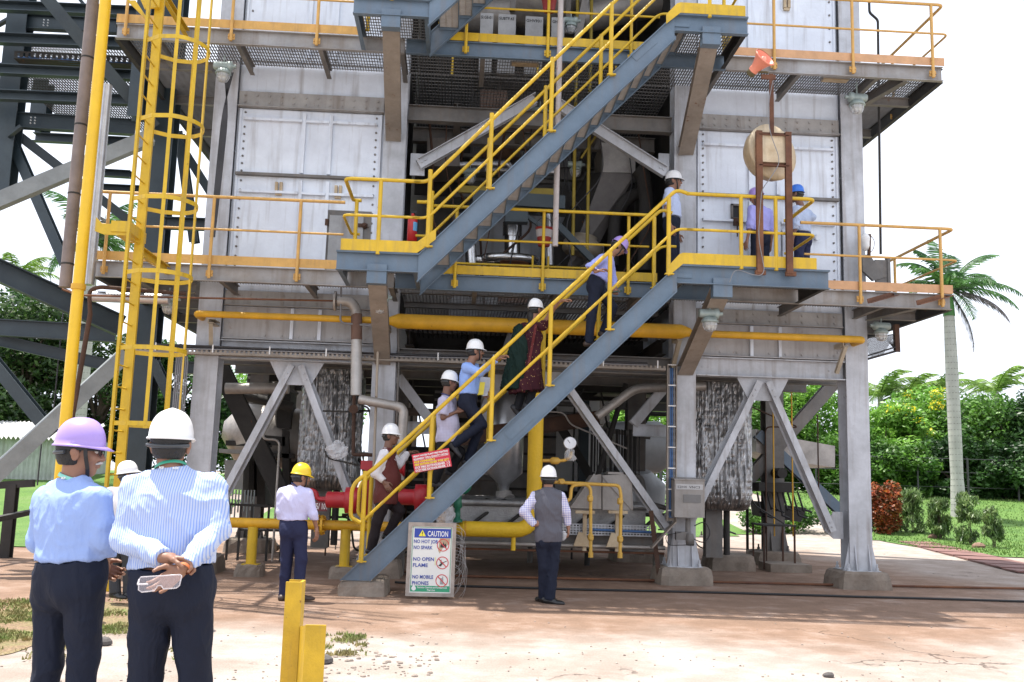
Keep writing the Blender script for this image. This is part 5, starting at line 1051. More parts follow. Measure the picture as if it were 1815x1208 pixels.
# wires bundle hanging (right centre) as vertical tubes
b = MB()
for k in range(34): x = ax(1045+k*2.6, 800, 17.6)+random.uniform(-.01, .01); y = 17.4+random.random()*.4; b.tube([(x, y, az(1080, 843, 17.6)+random.uniform(0, .08)), (x, y, az(1080, 770, 17.6)+.1)], random.uniform(.008, .014), 5)
b.o('hanging_tubes', DGRY, None, 'row of thin vertical tubes hanging behind the middle brace', 'tubes')
b = MB(); b.lathe(at(1100, 790, 20), (1, .2, 0), [(-.3, .5), (.8, .55), (1.1, .4)], 20); b.lathe(at(1110, 900, 19), (0, -.2, 1), [(0, .75), (.5, .75), (.75, .45)], 22); b.o('white_drums', mat('pale_tank', (.42, .43, .44), .5, .1, dirt=.2), None, 'pale rounded tank and louvred cowl behind the grey hoods', 'tank')

# ================================================================ instrument box on the third column
ib = thing('instrument_box', 'grey instrument box with small window fixed to the front column', 'cabinet', tuple(at(1222, 925, 14.5))); Y = 14.45
a, c = at(1196, 850, Y), at(1249, 920, Y); b = MB(); b.box(a.x, c.x, Y, Y+.36, c.z+.02, a.z); b.prism([(a.x-.01, Y-.02, a.z), (c.x+.01, Y-.02, a.z), (c.x+.01, Y+.37, a.z+.03), (a.x-.01, Y+.37, a.z+.03)], (0, 0, .015)); b.o('case', MATS['zinc_sheet'], ib)
b = MB(); b.box(a.x+.13, c.x-.06, Y-.008, Y-.001, c.z+.24, c.z+.36); b.o('window', mat('dull_window', (.16, .155, .15), .25, 0, dirt=.2), ib); b = MB(); b.box(a.x+.02, c.x-.03, Y-.006, Y-.001, a.z-.14, a.z-.06); b.o('label_strip', mat('worn_label', (.5, .5, .5), .6, 0, dirt=.3), ib)
b = MB(); put_text(b, 'S2H4  VNC3', .05, (a.x+.04, Y-.007, a.z-.12), (1, 0, 0), (0, 0, 1), .0, fit=.34); b.o('worn_lettering', DGRY, ib)
b = MB(); b.tube([(a.x+.24, Y+.15, c.z), (a.x+.24, Y+.15, c.z-.25)], .04, 10); b.lathe((a.x+.26, Y+.1, c.z-.3), (0, 0, 1), [(-.1, .03), (-.1, .06), (0, .07), (.08, .05)], 10); b.box(a.x+.05, a.x+.22, Y+.1, Y+.2, c.z-.32, c.z-.2); b.o('fittings', GRY, ib)
b = MB(); b.tube([(a.x+.3, Y, c.z-.1), (c.x, Y-.02, c.z-.02), (c.x+.1, Y, c.z-.2), (c.x, Y, c.z-.36), (a.x+.3, Y, c.z-.3)], .008, 6, .12); b.tube([(a.x+.1, Y, c.z-.2), (a.x-.15, Y, c.z-.25), (a.x-.1, Y, c.z-.4), (a.x+.3, Y, c.z-.38)], .006, 6, .1); b.o('loose_wires', BLK, ib)
p = gd(1160, 1029); b = MB(); b.bar((p.x, p.y-.4, 0), (ax(1153, 907, p.y-.4), p.y-.4, az(1155, 905, p.y-.4)), .07, .07, 'L', up=(0, 1, 0)); b.o('rusty_stake', RUSTD, None, 'upright rusty angle post beside the third column footing', 'post')

# ================================================================ lamps
def lamp(px, py, Y, label, s=1., flip=1, hang=.12):
    p = at(px, py, Y); t = thing('well_glass_lamp', label, 'lamp', tuple(p)); b = MB()
    b.lathe(p+Vector((-.15*s*flip, 0, .10*s)), (flip, 0, 0), [(0, .05*s), (.02*s, .062*s), (.20*s, .062*s), (.21*s, .075*s), (.27*s, .075*s), (.28*s, .03*s), (.33*s, .03*s)], 16); b.tube([p+Vector((0, 0, .15*s)), p+Vector((0, 0, .15*s+hang))], .012*s, 6); b.o('housing', LAMP, t)
    b = MB(); b.lathe(p+Vector((0, 0, .05*s)), (0, 0, -1), [(0, .05*s), (.01*s, .09*s), (.05*s, .115*s), (.075*s, .12*s), (.08*s, .10*s)], 18); b.o('lamp_shade', LAMP, t)
    b = MB(); b.lathe(p+Vector((0, 0, -.03*s)), (0, 0, -1), [(0, .085*s), (.05*s, .08*s), (.10*s, .05*s), (.12*s, .01*s)], 14); b.o('glass', GLS, t)
    b = MB()
    for k in range(8):
        q = k*math.pi/4; b.tube([p+Vector((math.cos(q)*r*s, math.sin(q)*r*s, -z*s)) for r, z in ((.098, .02), (.096, .08), (.07, .13), (.01, .155))], .005*s, 5)
    for r, z in ((.098, .07), (.06, .135)): b.tube([p+Vector((math.cos(q)*r*s, math.sin(q)*r*s, -z*s)) for q in np.arange(0, 6.28, .4)], .005*s, 5, closed=True)
    b.o('wire_guard', ALU, t); return t
lamp(396, 128, 13.9, 'caged lamp under the upper walkway left of the casing'); lamp(674, 538, 13.3, 'caged lamp with frame below the left stair landing', .9)
lamp(1258, 568, 12.9, 'caged lamp hanging below the right landing', 1.0); lamp(1519, 184, 14.0, 'caged lamp under the right end of the upper walkway', 1.05, -1, .2); lamp(1562, 588, 14.6, 'caged lamp in shade under the right end of the lower walkway', .95, -1, .2)
lamp(299, 540, 14.2, 'caged lamp in the shade behind the ladder', .9); lamp(957, 205, 15.2, 'caged lamp hanging inside the centre bay behind the stair', .9); lamp(833, 312, 16.0, 'dim caged lamp low in the centre bay left of the stair', .9); lamp(1020, 300, 16.0, 'dim caged lamp in front of the slanted duct', .9); lamp(1012, 45, 15.3, 'dim caged lamp on the upper walkway by the machinery', .9)
for px, py, Y, lab in ((1480, 142, 14.2, 'flat tube light fixed under the upper right walkway'), (930, 114, 14.3, 'flat tube light under the upper centre walkway')):
    p = at(px, py, Y); t = thing('tube_light', lab, 'lamp', tuple(p)); b = MB(); b.box(p.x-.22, p.x+.22, Y-.08, Y+.08, p.z, p.z+.06); b.o('housing', ALUD, t); b = MB(); b.box(p.x-.2, p.x+.2, Y-.06, Y+.06, p.z-.012, p.z-.001); b.o('diffuser', CRM, t)
# mesh tray under right walkway
mt_ = thing('mesh_tray', 'sagging expanded metal tray below the right end of the lower walkway', 'cable tray', tuple(at(1560, 600, 15))); b = MB(); A_, B2, C_, D_ = at(1524, 600, 14.9), at(1588, 592, 15.2), at(1588, 622, 15.2), at(1524, 640, 14.9)
for k in range(34):
    t_ = k/34; 
    for s in (0, 1):
        a0 = A_.lerp(B2, t_); c0 = D_.lerp(C_, min(1, max(0, t_+(.35 if s else -.35)))); b.bar(a0, c0, .004, .006)
b.bar(D_, C_, .05, .03); b.bar(A_, B2, .02, .02); b.o('mesh', DGRY, mt_); b = MB(); b.bar(at(1588, 575, 15.2), at(1590, 624, 15.2), .08, .08, 'L', up=(0, 1, 0)); b.o('hanger', RUSTD, mt_); b = MB(); b.tube([D_+Vector((0, -.02, .05)), D_.lerp(C_, .5)+Vector((0, -.02, .06)), C_+Vector((0, -.02, .07))], .012, 6); b.o('cable', BLK, mt_)
# rusty angle stubs on the lower right channel
for i, (a, c) in enumerate((((1541, 533), (1590, 519)), ((1628, 536), (1688, 520)))):
    b = MB(); b.bar(at(*a, YE-.35), at(*c, YE+.02), .07, .07, 'L', up=(0, 0, 1), t=.01); b.o('steel_stub', RUST, None, ['rusty angle stub sticking out of the lower right channel, nearer the building', 'rusty angle stub at the far right end of the lower channel'][i], 'bracket')
# junction bracket and wrapped device at right on the lower walkway
jb = thing('wrapped_instrument', 'cloth wrapped instrument on a grey bracket behind the right railing', 'instrument', tuple(at(1540, 495, 14.6))); b = MB(); Y = 14.6
b.prism([at(1528, 452, Y), at(1540, 450, Y), at(1572, 490, Y), at(1548, 497, Y), at(1530, 480, Y)], (0, .06, 0)); b.box(at(1573, 455, Y).x, at(1578, 455, Y).x, Y, Y+.1, D1, at(1573, 455, Y).z); b.box(at(1552, 462, Y).x, at(1574, 455, Y).x, Y+.02, Y+.05, D1+.05, at(1573, 460, Y).z); b.o('bracket', GRY, jb)
b = MB(); b.tube([at(1540, 455, Y), at(1541, 415, Y)], .03, 8); b.tube([at(1541, 415, Y), at(1550, 425, Y), at(1549, 440, Y), at(1542, 448, Y)], .006, 5, .05); b.o('stem', RUSTD, jb)
b = MB(); c = at(1534, 428, Y-.02); b.ell(c, (.075, .07, .13), 16, 12); b.v = [tuple(Vector(c)+(Vector(v)-Vector(c))*(1+.4*mn.noise(Vector(v)*11))) for v in b.v]; b.o('cloth_wrap', WPL, jb)
b = MB(); b.tube([at(1562, 0, 15.4), at(1562, 60, 15.4)], .01, 6); 
dpz = [Vector(at(1540, -20, 14.9)), Vector(at(1541, 22, 14.9)), Vector(at(1556, 35, 14.9)), Vector(at(1561, 450, 14.9))]; b = MB(); b.tube(dpz, .022, 8, .05); b.o('conduit_drop', DGRY, None, 'slim grey conduit dropping down right of the building', 'conduit')
# ================================================================ siren on rusty frame
sr = thing('siren_stand', 'rusty channel stand bolted to the right landing holding the siren', 'frame', tuple(at(1372, 483, 12.42))); Y = 12.42
for pxt, pxb in ((1344, 1348), (1397, 1399)):
    b = MB(); x = ax((pxt+pxb)/2, 360, Y); b.bar((x, Y, az(1370, 484, Y)), (x, Y, az(1370, 233, Y)), .085, .06, 'I', up=(0, 1, 0), t=.012); b.o('upright', RUST, sr)
x0, x1 = ax(1345, 300, Y), ax(1398, 300, Y)
for py in (237, 291): b = MB(); b.bar((x0, Y, az(1370, py, Y)), (x1, Y, az(1370, py, Y)), .06, .055, 'L'); b.o('crossbar', RUST, sr)
for pyb in (484,):
    for x in (x0, x1): b = MB(); b.box(x-.06, x+.08, Y-.02, YS-.05, az(1370, 485, Y)-.02, az(1370, 480, Y)); b.o('foot_plate', RUST, sr)
b = MB(); xm = ax(1368, 180, Y); b.bar((xm, Y+.04, az(1370, 240, Y)), (xm, Y+.04, az(1370, 130, Y)), .06, .07, 'L', up=(0, 1, 0)); b.box(xm-.14, xm+.06, Y+.0, Y+.03, az(1370, 140, Y), az(1370, 132, Y)); b.o('mast', RUST, sr)
sn = thing('siren', 'cream round siren hood held in the rusty frame', 'siren', tuple(at(1357, 270, Y+.2))); c = at(1366, 271, Y+.30); b = MB(); d = Vector((-.38, .88, -.10)).normalized()
R_ = .41; b.lathe(c-d*.06, d, [(0, .30), (.0, R_), (.06, R_), (.07, R_*.985), (.17, R_*.93), (.27, R_*.78), (.35, R_*.55), (.39, R_*.3), (.40, .02)], 32); b.o('hood', CRM, sn)
b = MB(); b.box(x0+.045, x1-.045, Y-.005, Y+.12, az(1370, 287, Y), az(1370, 239, Y)); b.o('back_plate', CRM, sn); b = MB(); b.lathe(c-d*.07, -d, [(0, .2), (.06, .18), (.06, .1)], 20); b.o('rotor_mouth', mat('orange_rim', (.6, .22, .08), .5, 0, dirt=.3), sn)
hn = thing('horn_speaker', 'faded orange horn loudspeaker on top of the rusty mast', 'loudspeaker', tuple(at(1355, 110, Y))); c = at(1357, 100, Y-.06); d = Vector((-.45, .72, -.50)).normalized(); b = MB(); b.lathe(c, d, [(0, .15), (.008, .163), (.02, .155), (.08, .115), (.16, .085), (.2, .072), (.26, .07)], 24, caps=False); b.lathe(c+d*.004, d, [(.0, .14), (.07, .105), (.15, .07), (.2, .02)], 24, caps=False); b.o('horn_bell', ORG, hn)
b = MB(); b.lathe(c+d*.15, -d, [(0, .05), (.08, .045), (.13, .035), (.15, .01)], 16); b.o('horn_plug', mat('pale_orange', (.9, .45, .32), .5, 0, bump=0), hn); b = MB(); b.lathe(c+d*.2, d, [(0, .066), (.12, .066), (.14, .04)], 16); b.tube([c+d*.27, at(1362, 128, Y+.02)], .018, 6); b.o('driver_unit', mat('olive_driver', (.14, .12, .06), .6, 0, dirt=.3), hn)
b = MB(); b.tube([at(1370, 143, Y-.05), at(1362, 180, Y-.05), at(1363, 230, Y-.06), at(1380, 275, Y-.06), at(1381, 290, Y-.06), at(1366, 315, Y-.06), at(1350, 335, Y-.06), at(1344, 420, Y-.06), at(1355, 478, Y-.06), at(1350, 488, Y-.07), at(1335, 487, Y-.07), at(1302, 475, Y-.07), at(1293, 500, Y-.07)], .006, 6, .15); b.o('siren_cable', MATS['grey_cable'], None, 'white cable looping down from the horn over the siren to the landing', 'cable')
# ================================================================ fire extinguisher and buckets
fe = thing('fire_extinguisher', 'red fire extinguisher with blue white label hung on the second column', 'extinguisher', tuple(at(730, 428, 14.55))); p = at(730, 428, 14.55); b = MB(); b.lathe(p, (0, 0, 1), [(0, .06), (.01, .078), (.34, .078), (.39, .05), (.41, .025), (.45, .025)], 20); b.o('cylinder', mat('bright_red', (.55, .02, .02), .3, 0, bump=0), fe)
b = MB(); b.box(p.x-.03, p.x+.06, p.y-.03, p.y+.01, p.z+.45, p.z+.49); b.tube([p+Vector((.03, -.02, .46)), p+Vector((.09, -.03, .4)), p+Vector((.085, -.03, .15))], .01, 6, .05); b.o('valve_hose', BLK, fe)
b = MB()
for k in range(8):
    a0, a1 = math.radians(-80+k*10), math.radians(-70+k*10); r = .0795; b.add([(p.x+r*math.cos(a0), p.y+r*math.sin(a0), p.z+.16), (p.x+r*math.cos(a1), p.y+r*math.sin(a1), p.z+.16), (p.x+r*math.cos(a1), p.y+r*math.sin(a1), p.z+.3), (p.x+r*math.cos(a0), p.y+r*math.sin(a0), p.z+.3)], [(0, 1, 2, 3)])
b.o('label_sticker', mat('label_blue', (.15, .45, .75), .4, 0, bump=0), fe)
for px, py, Y, lab in ((964, 436, 13.85, 'red and white sand bucket hanging on the rail of the lower walkway'), (973, 20, 13.85, 'dull red bucket hanging on the upper walkway rail at the picture top')):
    p = at(px, py, Y); bk = thing('fire_bucket', lab, 'bucket', tuple(p)); b = MB(); b.lathe(p, (0, 0, 1), [(0, .085), (.27, .13), (.275, .137), (.27, .125), (.02, .08)], 20); b.o('pail', mat('worn_red', (.33, .03, .025), .5, 0, dirt=.3, rust=.1), bk); b = MB()
    if py > 100: b.lathe(p, (0, 0, 1), [(.13, .1085), (.14, .112), (.23, .125), (.24, .1255)], 20, caps=False); b.o('pale_band', mat('greyed_white', (.5, .47, .46), .6, 0, dirt=.3), bk); b = MB()
    b.tube([p+Vector((.13*math.cos(q), 0, .27+.17*math.sin(q))) for q in np.arange(0, 3.2, .3)], .006, 5); b.o('bucket_handle', DRK, bk)
# ================================================================ signs
cs = thing('caution_sign', 'framed white caution sign leaning on the stair with three prohibition symbols', 'sign', tuple(gd(760, 1060)))
pb = gd(719, 1058); pbr = gd(800, 1063); xa, xb = pb.x, pbr.x; ya = 12.36; hgt_s = 1.0; lean = .10
O_ = Vector((xa, ya, .03)); U_ = Vector((0, lean, 1.0)).normalized(); R_x = Vector((1, 0, 0)); N_ = R_x.cross(U_); W_ = xb-xa+.03; H_ = (az(760, 927, 12.4)-.02)
def sp(u, v, n=0.): return O_+R_x*u+U_*v+N_*n
def srect(b, u0, u1, v0, v1, n, t=.002): b.prism([sp(u0, v0, n), sp(u1, v0, n), sp(u1, v1, n), sp(u0, v1, n)], N_*t)
FRM = mat('worn_wood_frame', (.36, .31, .27), .8, 0, rust=.25, dirt=.35, scale=3)
b = MB(); fwid = .045
for (u0, u1, v0, v1) in ((0, fwid, 0, H_), (W_-fwid, W_, 0, H_), (fwid, W_-fwid, 0, fwid), (fwid, W_-fwid, H_-fwid, H_)): b.prism([sp(u0, v0, -.02), sp(u1, v0, -.02), sp(u1, v1, -.02), sp(u0, v1, -.02)], N_*.035)
b.o('frame', FRM, cs); b = MB(); srect(b, fwid, W_-fwid, fwid, H_-fwid, -.012, .006); b.o('board', mat('sign_white', (.72, .72, .68), .5, 0, dirt=.08, rust=.06, rcol=(.45, .33, .2), bump=0), cs)
GS = mat('sign_green', (.03, .30, .15), .5, 0, dirt=.1, bump=0); BS = mat('sign_blue', (.02, .05, .33), .5, 0, dirt=.08, bump=0); RS = mat('sign_red', (.62, .04, .05), .5, 0, bump=0); YS2 = mat('sign_yellow', (.85, .75, .05), .5, 0, bump=0); IK = mat('sign_ink', (.03, .03, .03), .6, 0, bump=0)
iw = W_-2*fwid; u0 = fwid; b = MB(); e = .012
for (a, c, d, f_) in ((u0+e, u0+e+.006, fwid+e, H_-fwid-e), (W_-fwid-e-.006, W_-fwid-e, fwid+e, H_-fwid-e), (u0+e, W_-u0-e, H_-fwid-e-.006, H_-fwid-e)): srect(b, a, c, d, f_, -.005, .001)
srect(b, u0+e, W_-u0-e, fwid+e, fwid+.085, -.005, .0012); b.o('green_border', GS, cs)
b = MB(); srect(b, u0+.035, W_-u0-.02, H_-fwid-.145, H_-fwid-.03, -.005, .0015); b.o('blue_header', BS, cs)
def stext(txt, u, v, size, fit, m, nm='lettering', bold=.001):
    b = MB(); put_text(b, txt, size, sp(u, v, .0+-.0025), R_x, U_, bold, .0008, fit); return b.o(nm, m, cs)
stext('CAUTION', u0+.20, H_-fwid-.125, .095, iw*.50, WPL, bold=.0015)
hb_ = H_-fwid-.125; b = MB(); tu = u0+.135; b.prism([sp(tu-.045, hb_-.002, -.003), sp(tu+.045, hb_-.002, -.003), sp(tu, hb_+.078, -.003)], N_*.001); b.o('warning_triangle', YS2, cs); b = MB(); srect(b, tu-.005, tu+.005, hb_+.024, hb_+.055, -.0018, .001); srect(b, tu-.005, tu+.005, hb_+.008, hb_+.016, -.0018, .001); b.o('exclamation_mark', IK, cs)
rows = (.745, .505, .265)
for (l1, l2), rv in zip((('NO HOT JOB', 'NO SPARK'), ('NO OPEN', 'FLAME'), ('NO MOBILE', 'PHONES')), rows):
    v = H_*rv; w1 = iw*(.60 if l1 == 'NO HOT JOB' else .52)
    stext(l1, u0+.03, v-.025, .062, w1*.97, BS); stext(l2, u0+.03, v-.10, .062, iw*(.46 if l2 == 'NO SPARK' else .36 if l2 == 'FLAME' else .40), BS)
    cu, cv, r = W_-fwid-.115, v-.045, .078; b = MB(); ring = [(cu+math.cos(a)*r, cv+math.sin(a)*r) for a in np.linspace(0, 2*math.pi, 33)[:-1]]; rin = [(cu+math.cos(a)*(r-.01), cv+math.sin(a)*(r-.01)) for a in np.linspace(0, 2*math.pi, 33)[:-1]]
    b.add([sp(u, q, -.0025) for u, q in ring]+[sp(u, q, -.0025) for u, q in rin], [(i, (i+1) % 32, 32+(i+1) % 32, 32+i) for i in range(32)]); dd = r*.72; b.prism([sp(cu-dd, cv+dd-.008, -.0015), sp(cu-dd+.008, cv+dd, -.0015), sp(cu+dd, cv-dd+.008, -.0015), sp(cu+dd-.008, cv-dd, -.0015)], N_*.001); b.o('prohibition_ring', RS, cs)
    b = MB()
    if rv > .7:
        for dx, s in ((-.02, .8), (.005, 1.2), (.028, .7)): b.prism([sp(cu+dx-.014, cv-.03, -.0024), sp(cu+dx+.014, cv-.03, -.0024), sp(cu+dx+.016, cv-.005, -.0024), sp(cu+dx+.002, cv+.035*s, -.0024), sp(cu+dx-.014, cv-.003, -.0024)], N_*.0008)
    elif rv > .4: 
        b.prism([sp(cu-.05, cv-.035, -.0024), sp(cu-.02, cv-.045, -.0024), sp(cu+.015, cv-.0, -.0024), sp(cu+.0, cv+.012, -.0024)], N_*.0008); b.prism([sp(cu-.03, cv+.0, -.0023), sp(cu-.01, cv+.0, -.0023), sp(cu-.015, cv+.045, -.0023)], N_*.0007); b.prism([sp(cu+.01, cv, -.0024), sp(cu+.055, cv+.02, -.0024), sp(cu+.053, cv+.027, -.0024), sp(cu+.006, cv+.007, -.0024)], N_*.0008)
    else: srect(b, cu-.02, cu+.018, cv-.045, cv+.03, -.0024, .0008); srect(b, cu+.006, cu+.016, cv+.03, cv+.05, -.0024, .0008)
    b.o('pictogram', IK if rv > .4 else mat('pict_grey', (.3, .3, .3), .6, 0, bump=0), cs)
stext('Rashtriya Chemicals and Fertilizers Ltd.', u0+.1, fwid+.055, .03, iw*.72, WPL, bold=.0005); stext('Thal Unit', u0+.22, fwid+.022, .03, iw*.2, WPL, bold=.0005)
b = MB(); c_ = (u0+.055, fwid+.052); b.add([sp(c_[0], c_[1], -.003)]+[sp(c_[0]+math.cos(a)*.028, c_[1]+math.sin(a)*.028+(.02 if abs(a-math.pi/2) < .3 else 0), -.003) for a in np.linspace(0, 2*math.pi, 25)], [(0, i+1, i+2) for i in range(24)]); b.o('round_emblem', WPL, cs)
b = MB(); srect(b, u0+.31, u0+.315, H_*.42, H_*.53, -.004, .001); b.o('stray_mark', YS2, cs)
b = MB(); Pp = [sp(W_-.20, H_*.77+.05, -.0045), sp(W_-.07, H_*.77+.05, -.0045), sp(W_-.08, H_*.71, -.0045), sp(W_-.16, H_*.66, -.0045), sp(W_-.20, H_*.58, -.0045), sp(W_-.22, H_*.62, -.0045)]; b.prism(Pp, N_*.0006); b.o('rust_stain', mat('brown_stain', (.50, .37, .24), .8, 0, dirt=.4, scale=6), cs)
# red list sign tied to the stair rail
rs = thing('red_equipment_sign', 'tilted small red sign with white writing tied to the lower stair rail', 'sign', tuple(at(765, 820, YS-.1))); Y = YS-.10
a, bR, tl = at(735, 838, Y), at(801, 826, Y), at(730, 810, Y); Rx = (bR-a).normalized(); Ux = Vector((0, -1, 0)).cross(Rx)*-1; Ux = Rx.cross(Vector((0, 1, 0)))*-1; Ux = Ux if Ux.z > 0 else -Ux; Wd = (bR-a).length; Hd = .235; Nn = Rx.cross(Ux)
def rp(u, v, n=0.): return a+Rx*u+Ux*v+Nn*n
b = MB(); b.prism([rp(0, 0), rp(Wd, 0), rp(Wd, Hd), rp(0, Hd)], Nn*-.004); b.o('plate', mat('sign_scarlet', (.55, .015, .04), .45, 0, dirt=.08, bump=0), rs)
lines = (('HEAVY WATER PLANT FIRE FIGHTING', WPL), ('EQUIPMENT TYPE & QUANTITY DETAILS', WPL), ('MCP CHARGER-3', YS2), ('FIRE EXTINGUISHER TYPE QTY', YS2), ('DCP FIRE EXTINGUISHER  1 5', WPL), ('DCP FIRE EXTINGUISHER  1 3', WPL))
for i, (tx, m_) in enumerate(lines):
    b = MB(); put_text(b, tx, .031, rp(.015, Hd-.04-i*.0365, .002), Rx, Ux, .0012, .0006, fit=Wd*(.93 if i != 2 else .55)); b.o('lettering', m_, rs)
b = MB()
for v in (Hd-.085, Hd-.122, Hd-.158, Hd-.195, .006): b.prism([rp(.02, v, .0015), rp(Wd-.02, v, .0015), rp(Wd-.02, v+.0025, .0015), rp(.02, v+.0025, .0015)], Nn*.0006)
b.o('ruled_lines', WPL, rs)
b = MB()
for k in range(14): p0 = at(800+random.uniform(-2, 2), 925+k*6, 12.6); b.tube([p0, p0+Vector((.12+random.random()*.1, 0, -.05)), p0+Vector((.1+random.random()*.12, 0, -.25-random.random()*.2)), p0+Vector((random.random()*.1, 0, -.5))], .0022, 4, .1)
b.o('loose_wire', ALU, None, 'tangle of loose thin wires hanging right of the caution sign', 'wire')
# ================================================================ foreground yellow post
yp_ = thing('yellow_barrier', 'yellow painted steel barrier stub with two plates in the foreground', 'barrier', (ax(530, 1200, 4.6), 4.6, 0)); Yn = 4.6
b = MB(); x0, x1 = ax(503, 1100, Yn), ax(532, 1100, Yn); zt = az(517, 1031, Yn); b.bar(((x0+x1)/2, Yn+.05, 0), ((x0+x1)/2, Yn+.05, zt), x1-x0, .1, 'C', up=(0, 1, 0), t=.012)
b.box(x0, x1, Yn-.006, Yn-.001, 0, zt); b.o('channel_post', mat('barrier_yellow', (.58, .36, .015), .5, 0, rust=.30, dirt=.25, streak=.35, scale=3.5, rcol=(.25, .12, .04)), yp_)
b = MB(); x2, x3 = ax(540, 1150, Yn-.35), ax(576, 1150, Yn-.35); zt2 = az(558, 1107, Yn-.35); b.box(x2, x3, Yn-.36, Yn-.345, 0, zt2); b.o('front_plate', MATS['barrier_yellow'], yp_)
b = MB(); b.prism([(x1-.0, Yn, zt-.2), (x2+.005, Yn-.345, zt2), (x2+.005, Yn-.345, zt2-.3), (x1, Yn, zt-.5)], (.01, 0, 0)); b.o('slanted_plate', MATS['barrier_yellow'], yp_)
# corrugated shed
sh = thing('corrugated_shed', 'pale corrugated metal shed beyond the lawn at the left edge', 'shed', (ax(60, 870, 36), 36, .3)); b = MB(); Y = 36; xa, xb = ax(-80, 800, Y), ax(128, 800, Y); zt = az(60, 776, Y); zb = .2
def corr(b, P0, Rd, Wd_, Ud, Hd_, nrm, n=40, amp=.04):
    m_ = n*4; vs = []
    for j in (0, 1):
        for i in range(m_+1): u = Wd_*i/m_; vs.append(P0+Rd*u+Ud*(Hd_*j)+nrm*(amp*math.sin(i*math.pi/2)))
    b.add(vs, [(i, i+1, m_+2+i, m_+1+i) for i in range(m_)], True)
corr(b, Vector((xa, Y, zb)), Vector((1, 0, 0)), xb-xa, Vector((0, 0, 1)), zt-zb, Vector((0, -1, 0)), 26, .035); b.box(xa, xb, Y+.1, Y+4, zb, zt); b.o('wall', mat('shed_wall', (.42, .45, .42), .6, 0, rust=.12, streak=.4, dirt=.3), sh)
b = MB(); rz = az(60, 753, Y+2); corr(b, Vector((xa-.2, Y-.35, zt-.02)), Vector((1, 0, 0)), xb-xa+.5, Vector((0, 2.6, rz-zt+.1)).normalized(), 2.8, Vector((0, -.3, 1)).normalized(), 28, .06); b.o('roof', mat('shed_roof', (.55, .55, .54), .6, 0, dirt=.3), sh)
# ================================================================ vegetation
def leafmat(name, c1, c2, c3=None, sc=1., tr=.35):
    if name in MATS: return MATS[name]
    m = bpy.data.materials.new(name); MATS[name] = m; m.use_nodes = True; nt = m.node_tree; L = nt.links.new; nt.nodes.clear()
    out = nn(nt, 'OutputMaterial'); g = nn(nt, 'NewGeometry'); n = nn(nt, 'TexNoise'); n.inputs['Scale'].default_value = 1.1*sc; n.inputs['Detail'].default_value = 6; L(g.outputs['Position'], n.inputs['Vector'])
    r = nn(nt, 'ValToRGB'); r.color_ramp.elements[0].position = .38; r.color_ramp.elements[0].color = (*c1, 1); r.color_ramp.elements[1].position = .62; r.color_ramp.elements[1].color = (*c2, 1)
    if c3: e = r.color_ramp.elements.new(.70); e.color = (*c3, 1)
    L(n.outputs[0], r.inputs[0]); n2 = nn(nt, 'TexWhiteNoise'); n2.noise_dimensions = '3D'; sn_ = nn(nt, 'VectorMath'); sn_.operation = 'SNAP'; sn_.inputs[1].default_value = (.16, .16, .16); L(g.outputs['Position'], sn_.inputs[0]); L(sn_.outputs[0], n2.inputs['Vector'])
    mr = nn(nt, 'MapRange'); mr.inputs[3].default_value = .62; mr.inputs[4].default_value = 1.4; L(n2.outputs['Value'], mr.inputs[0]); q = nn(nt, 'MixRGB'); q.blend_type = 'MULTIPLY'; q.inputs[0].default_value = 1; L(r.outputs[0], q.inputs[1]); L(mr.outputs[0], q.inputs[2])
    d = nn(nt, 'BsdfDiffuse'); t = nn(nt, 'BsdfTranslucent'); gl = nn(nt, 'BsdfGlossy'); gl.inputs['Roughness'].default_value = .45; gl.inputs['Color'].default_value = (.5, .5, .5, 1); mx = nn(nt, 'MixShader'); mx.inputs[0].default_value = tr; mx2 = nn(nt, 'MixShader'); mx2.inputs[0].default_value = .06
    L(q.outputs[0], d.inputs[0]); L(q.outputs[0], t.inputs[0]); L(d.outputs[0], mx.inputs[1]); L(t.outputs[0], mx.inputs[2]); L(mx.outputs[0], mx2.inputs[1]); L(gl.outputs[0], mx2.inputs[2]); L(mx2.outputs[0], out.inputs[0]); return m
def hit(px, py):
    d = fw+RR*((px-907.5)/F)+UU*((604-py)/F); t = 5
    while t < 150:
        p = d*t+Vector((0, 0, CH))
        if p.z < hgt(p.x, p.y): return p
        t += .05
    return d*60
def leaf_cloud(cl, n, size, rng, aspect=.45, droop=0.):
    """cl: list of (centre, radii); leaves mostly near cluster surface; returns verts, faces"""
    cs = np.array([c for c, r in cl]); rs = np.array([r for c, r in cl]); vol = rs.prod(1)**(2/3); k = rng.choice(len(cl), n, p=vol/vol.sum())
    u = rng.normal(size=(n, 3)); u /= np.linalg.norm(u, axis=1)[:, None]; rad = rng.random(n)**.35; P = cs[k]+u*rs[k]*rad[:, None]
    a = rng.normal(size=(n, 3)); a[:, 2] = a[:, 2]*.6-droop; a /= np.linalg.norm(a, axis=1)[:, None]; nrm = u*.8+rng.normal(size=(n, 3))*.7+np.array([0, 0, .7]); b_ = np.cross(nrm, a); b_ /= np.linalg.norm(b_, axis=1)[:, None]+1e-9
    s = size*(.6+.8*rng.random(n))[:, None]; V = np.empty((n, 4, 3)); V[:, 0] = P-a*s; V[:, 1] = P+b_*s*aspect; V[:, 2] = P+a*s; V[:, 3] = P-b_*s*aspect
    return V.reshape(-1, 3), np.arange(n*4).reshape(-1, 4)
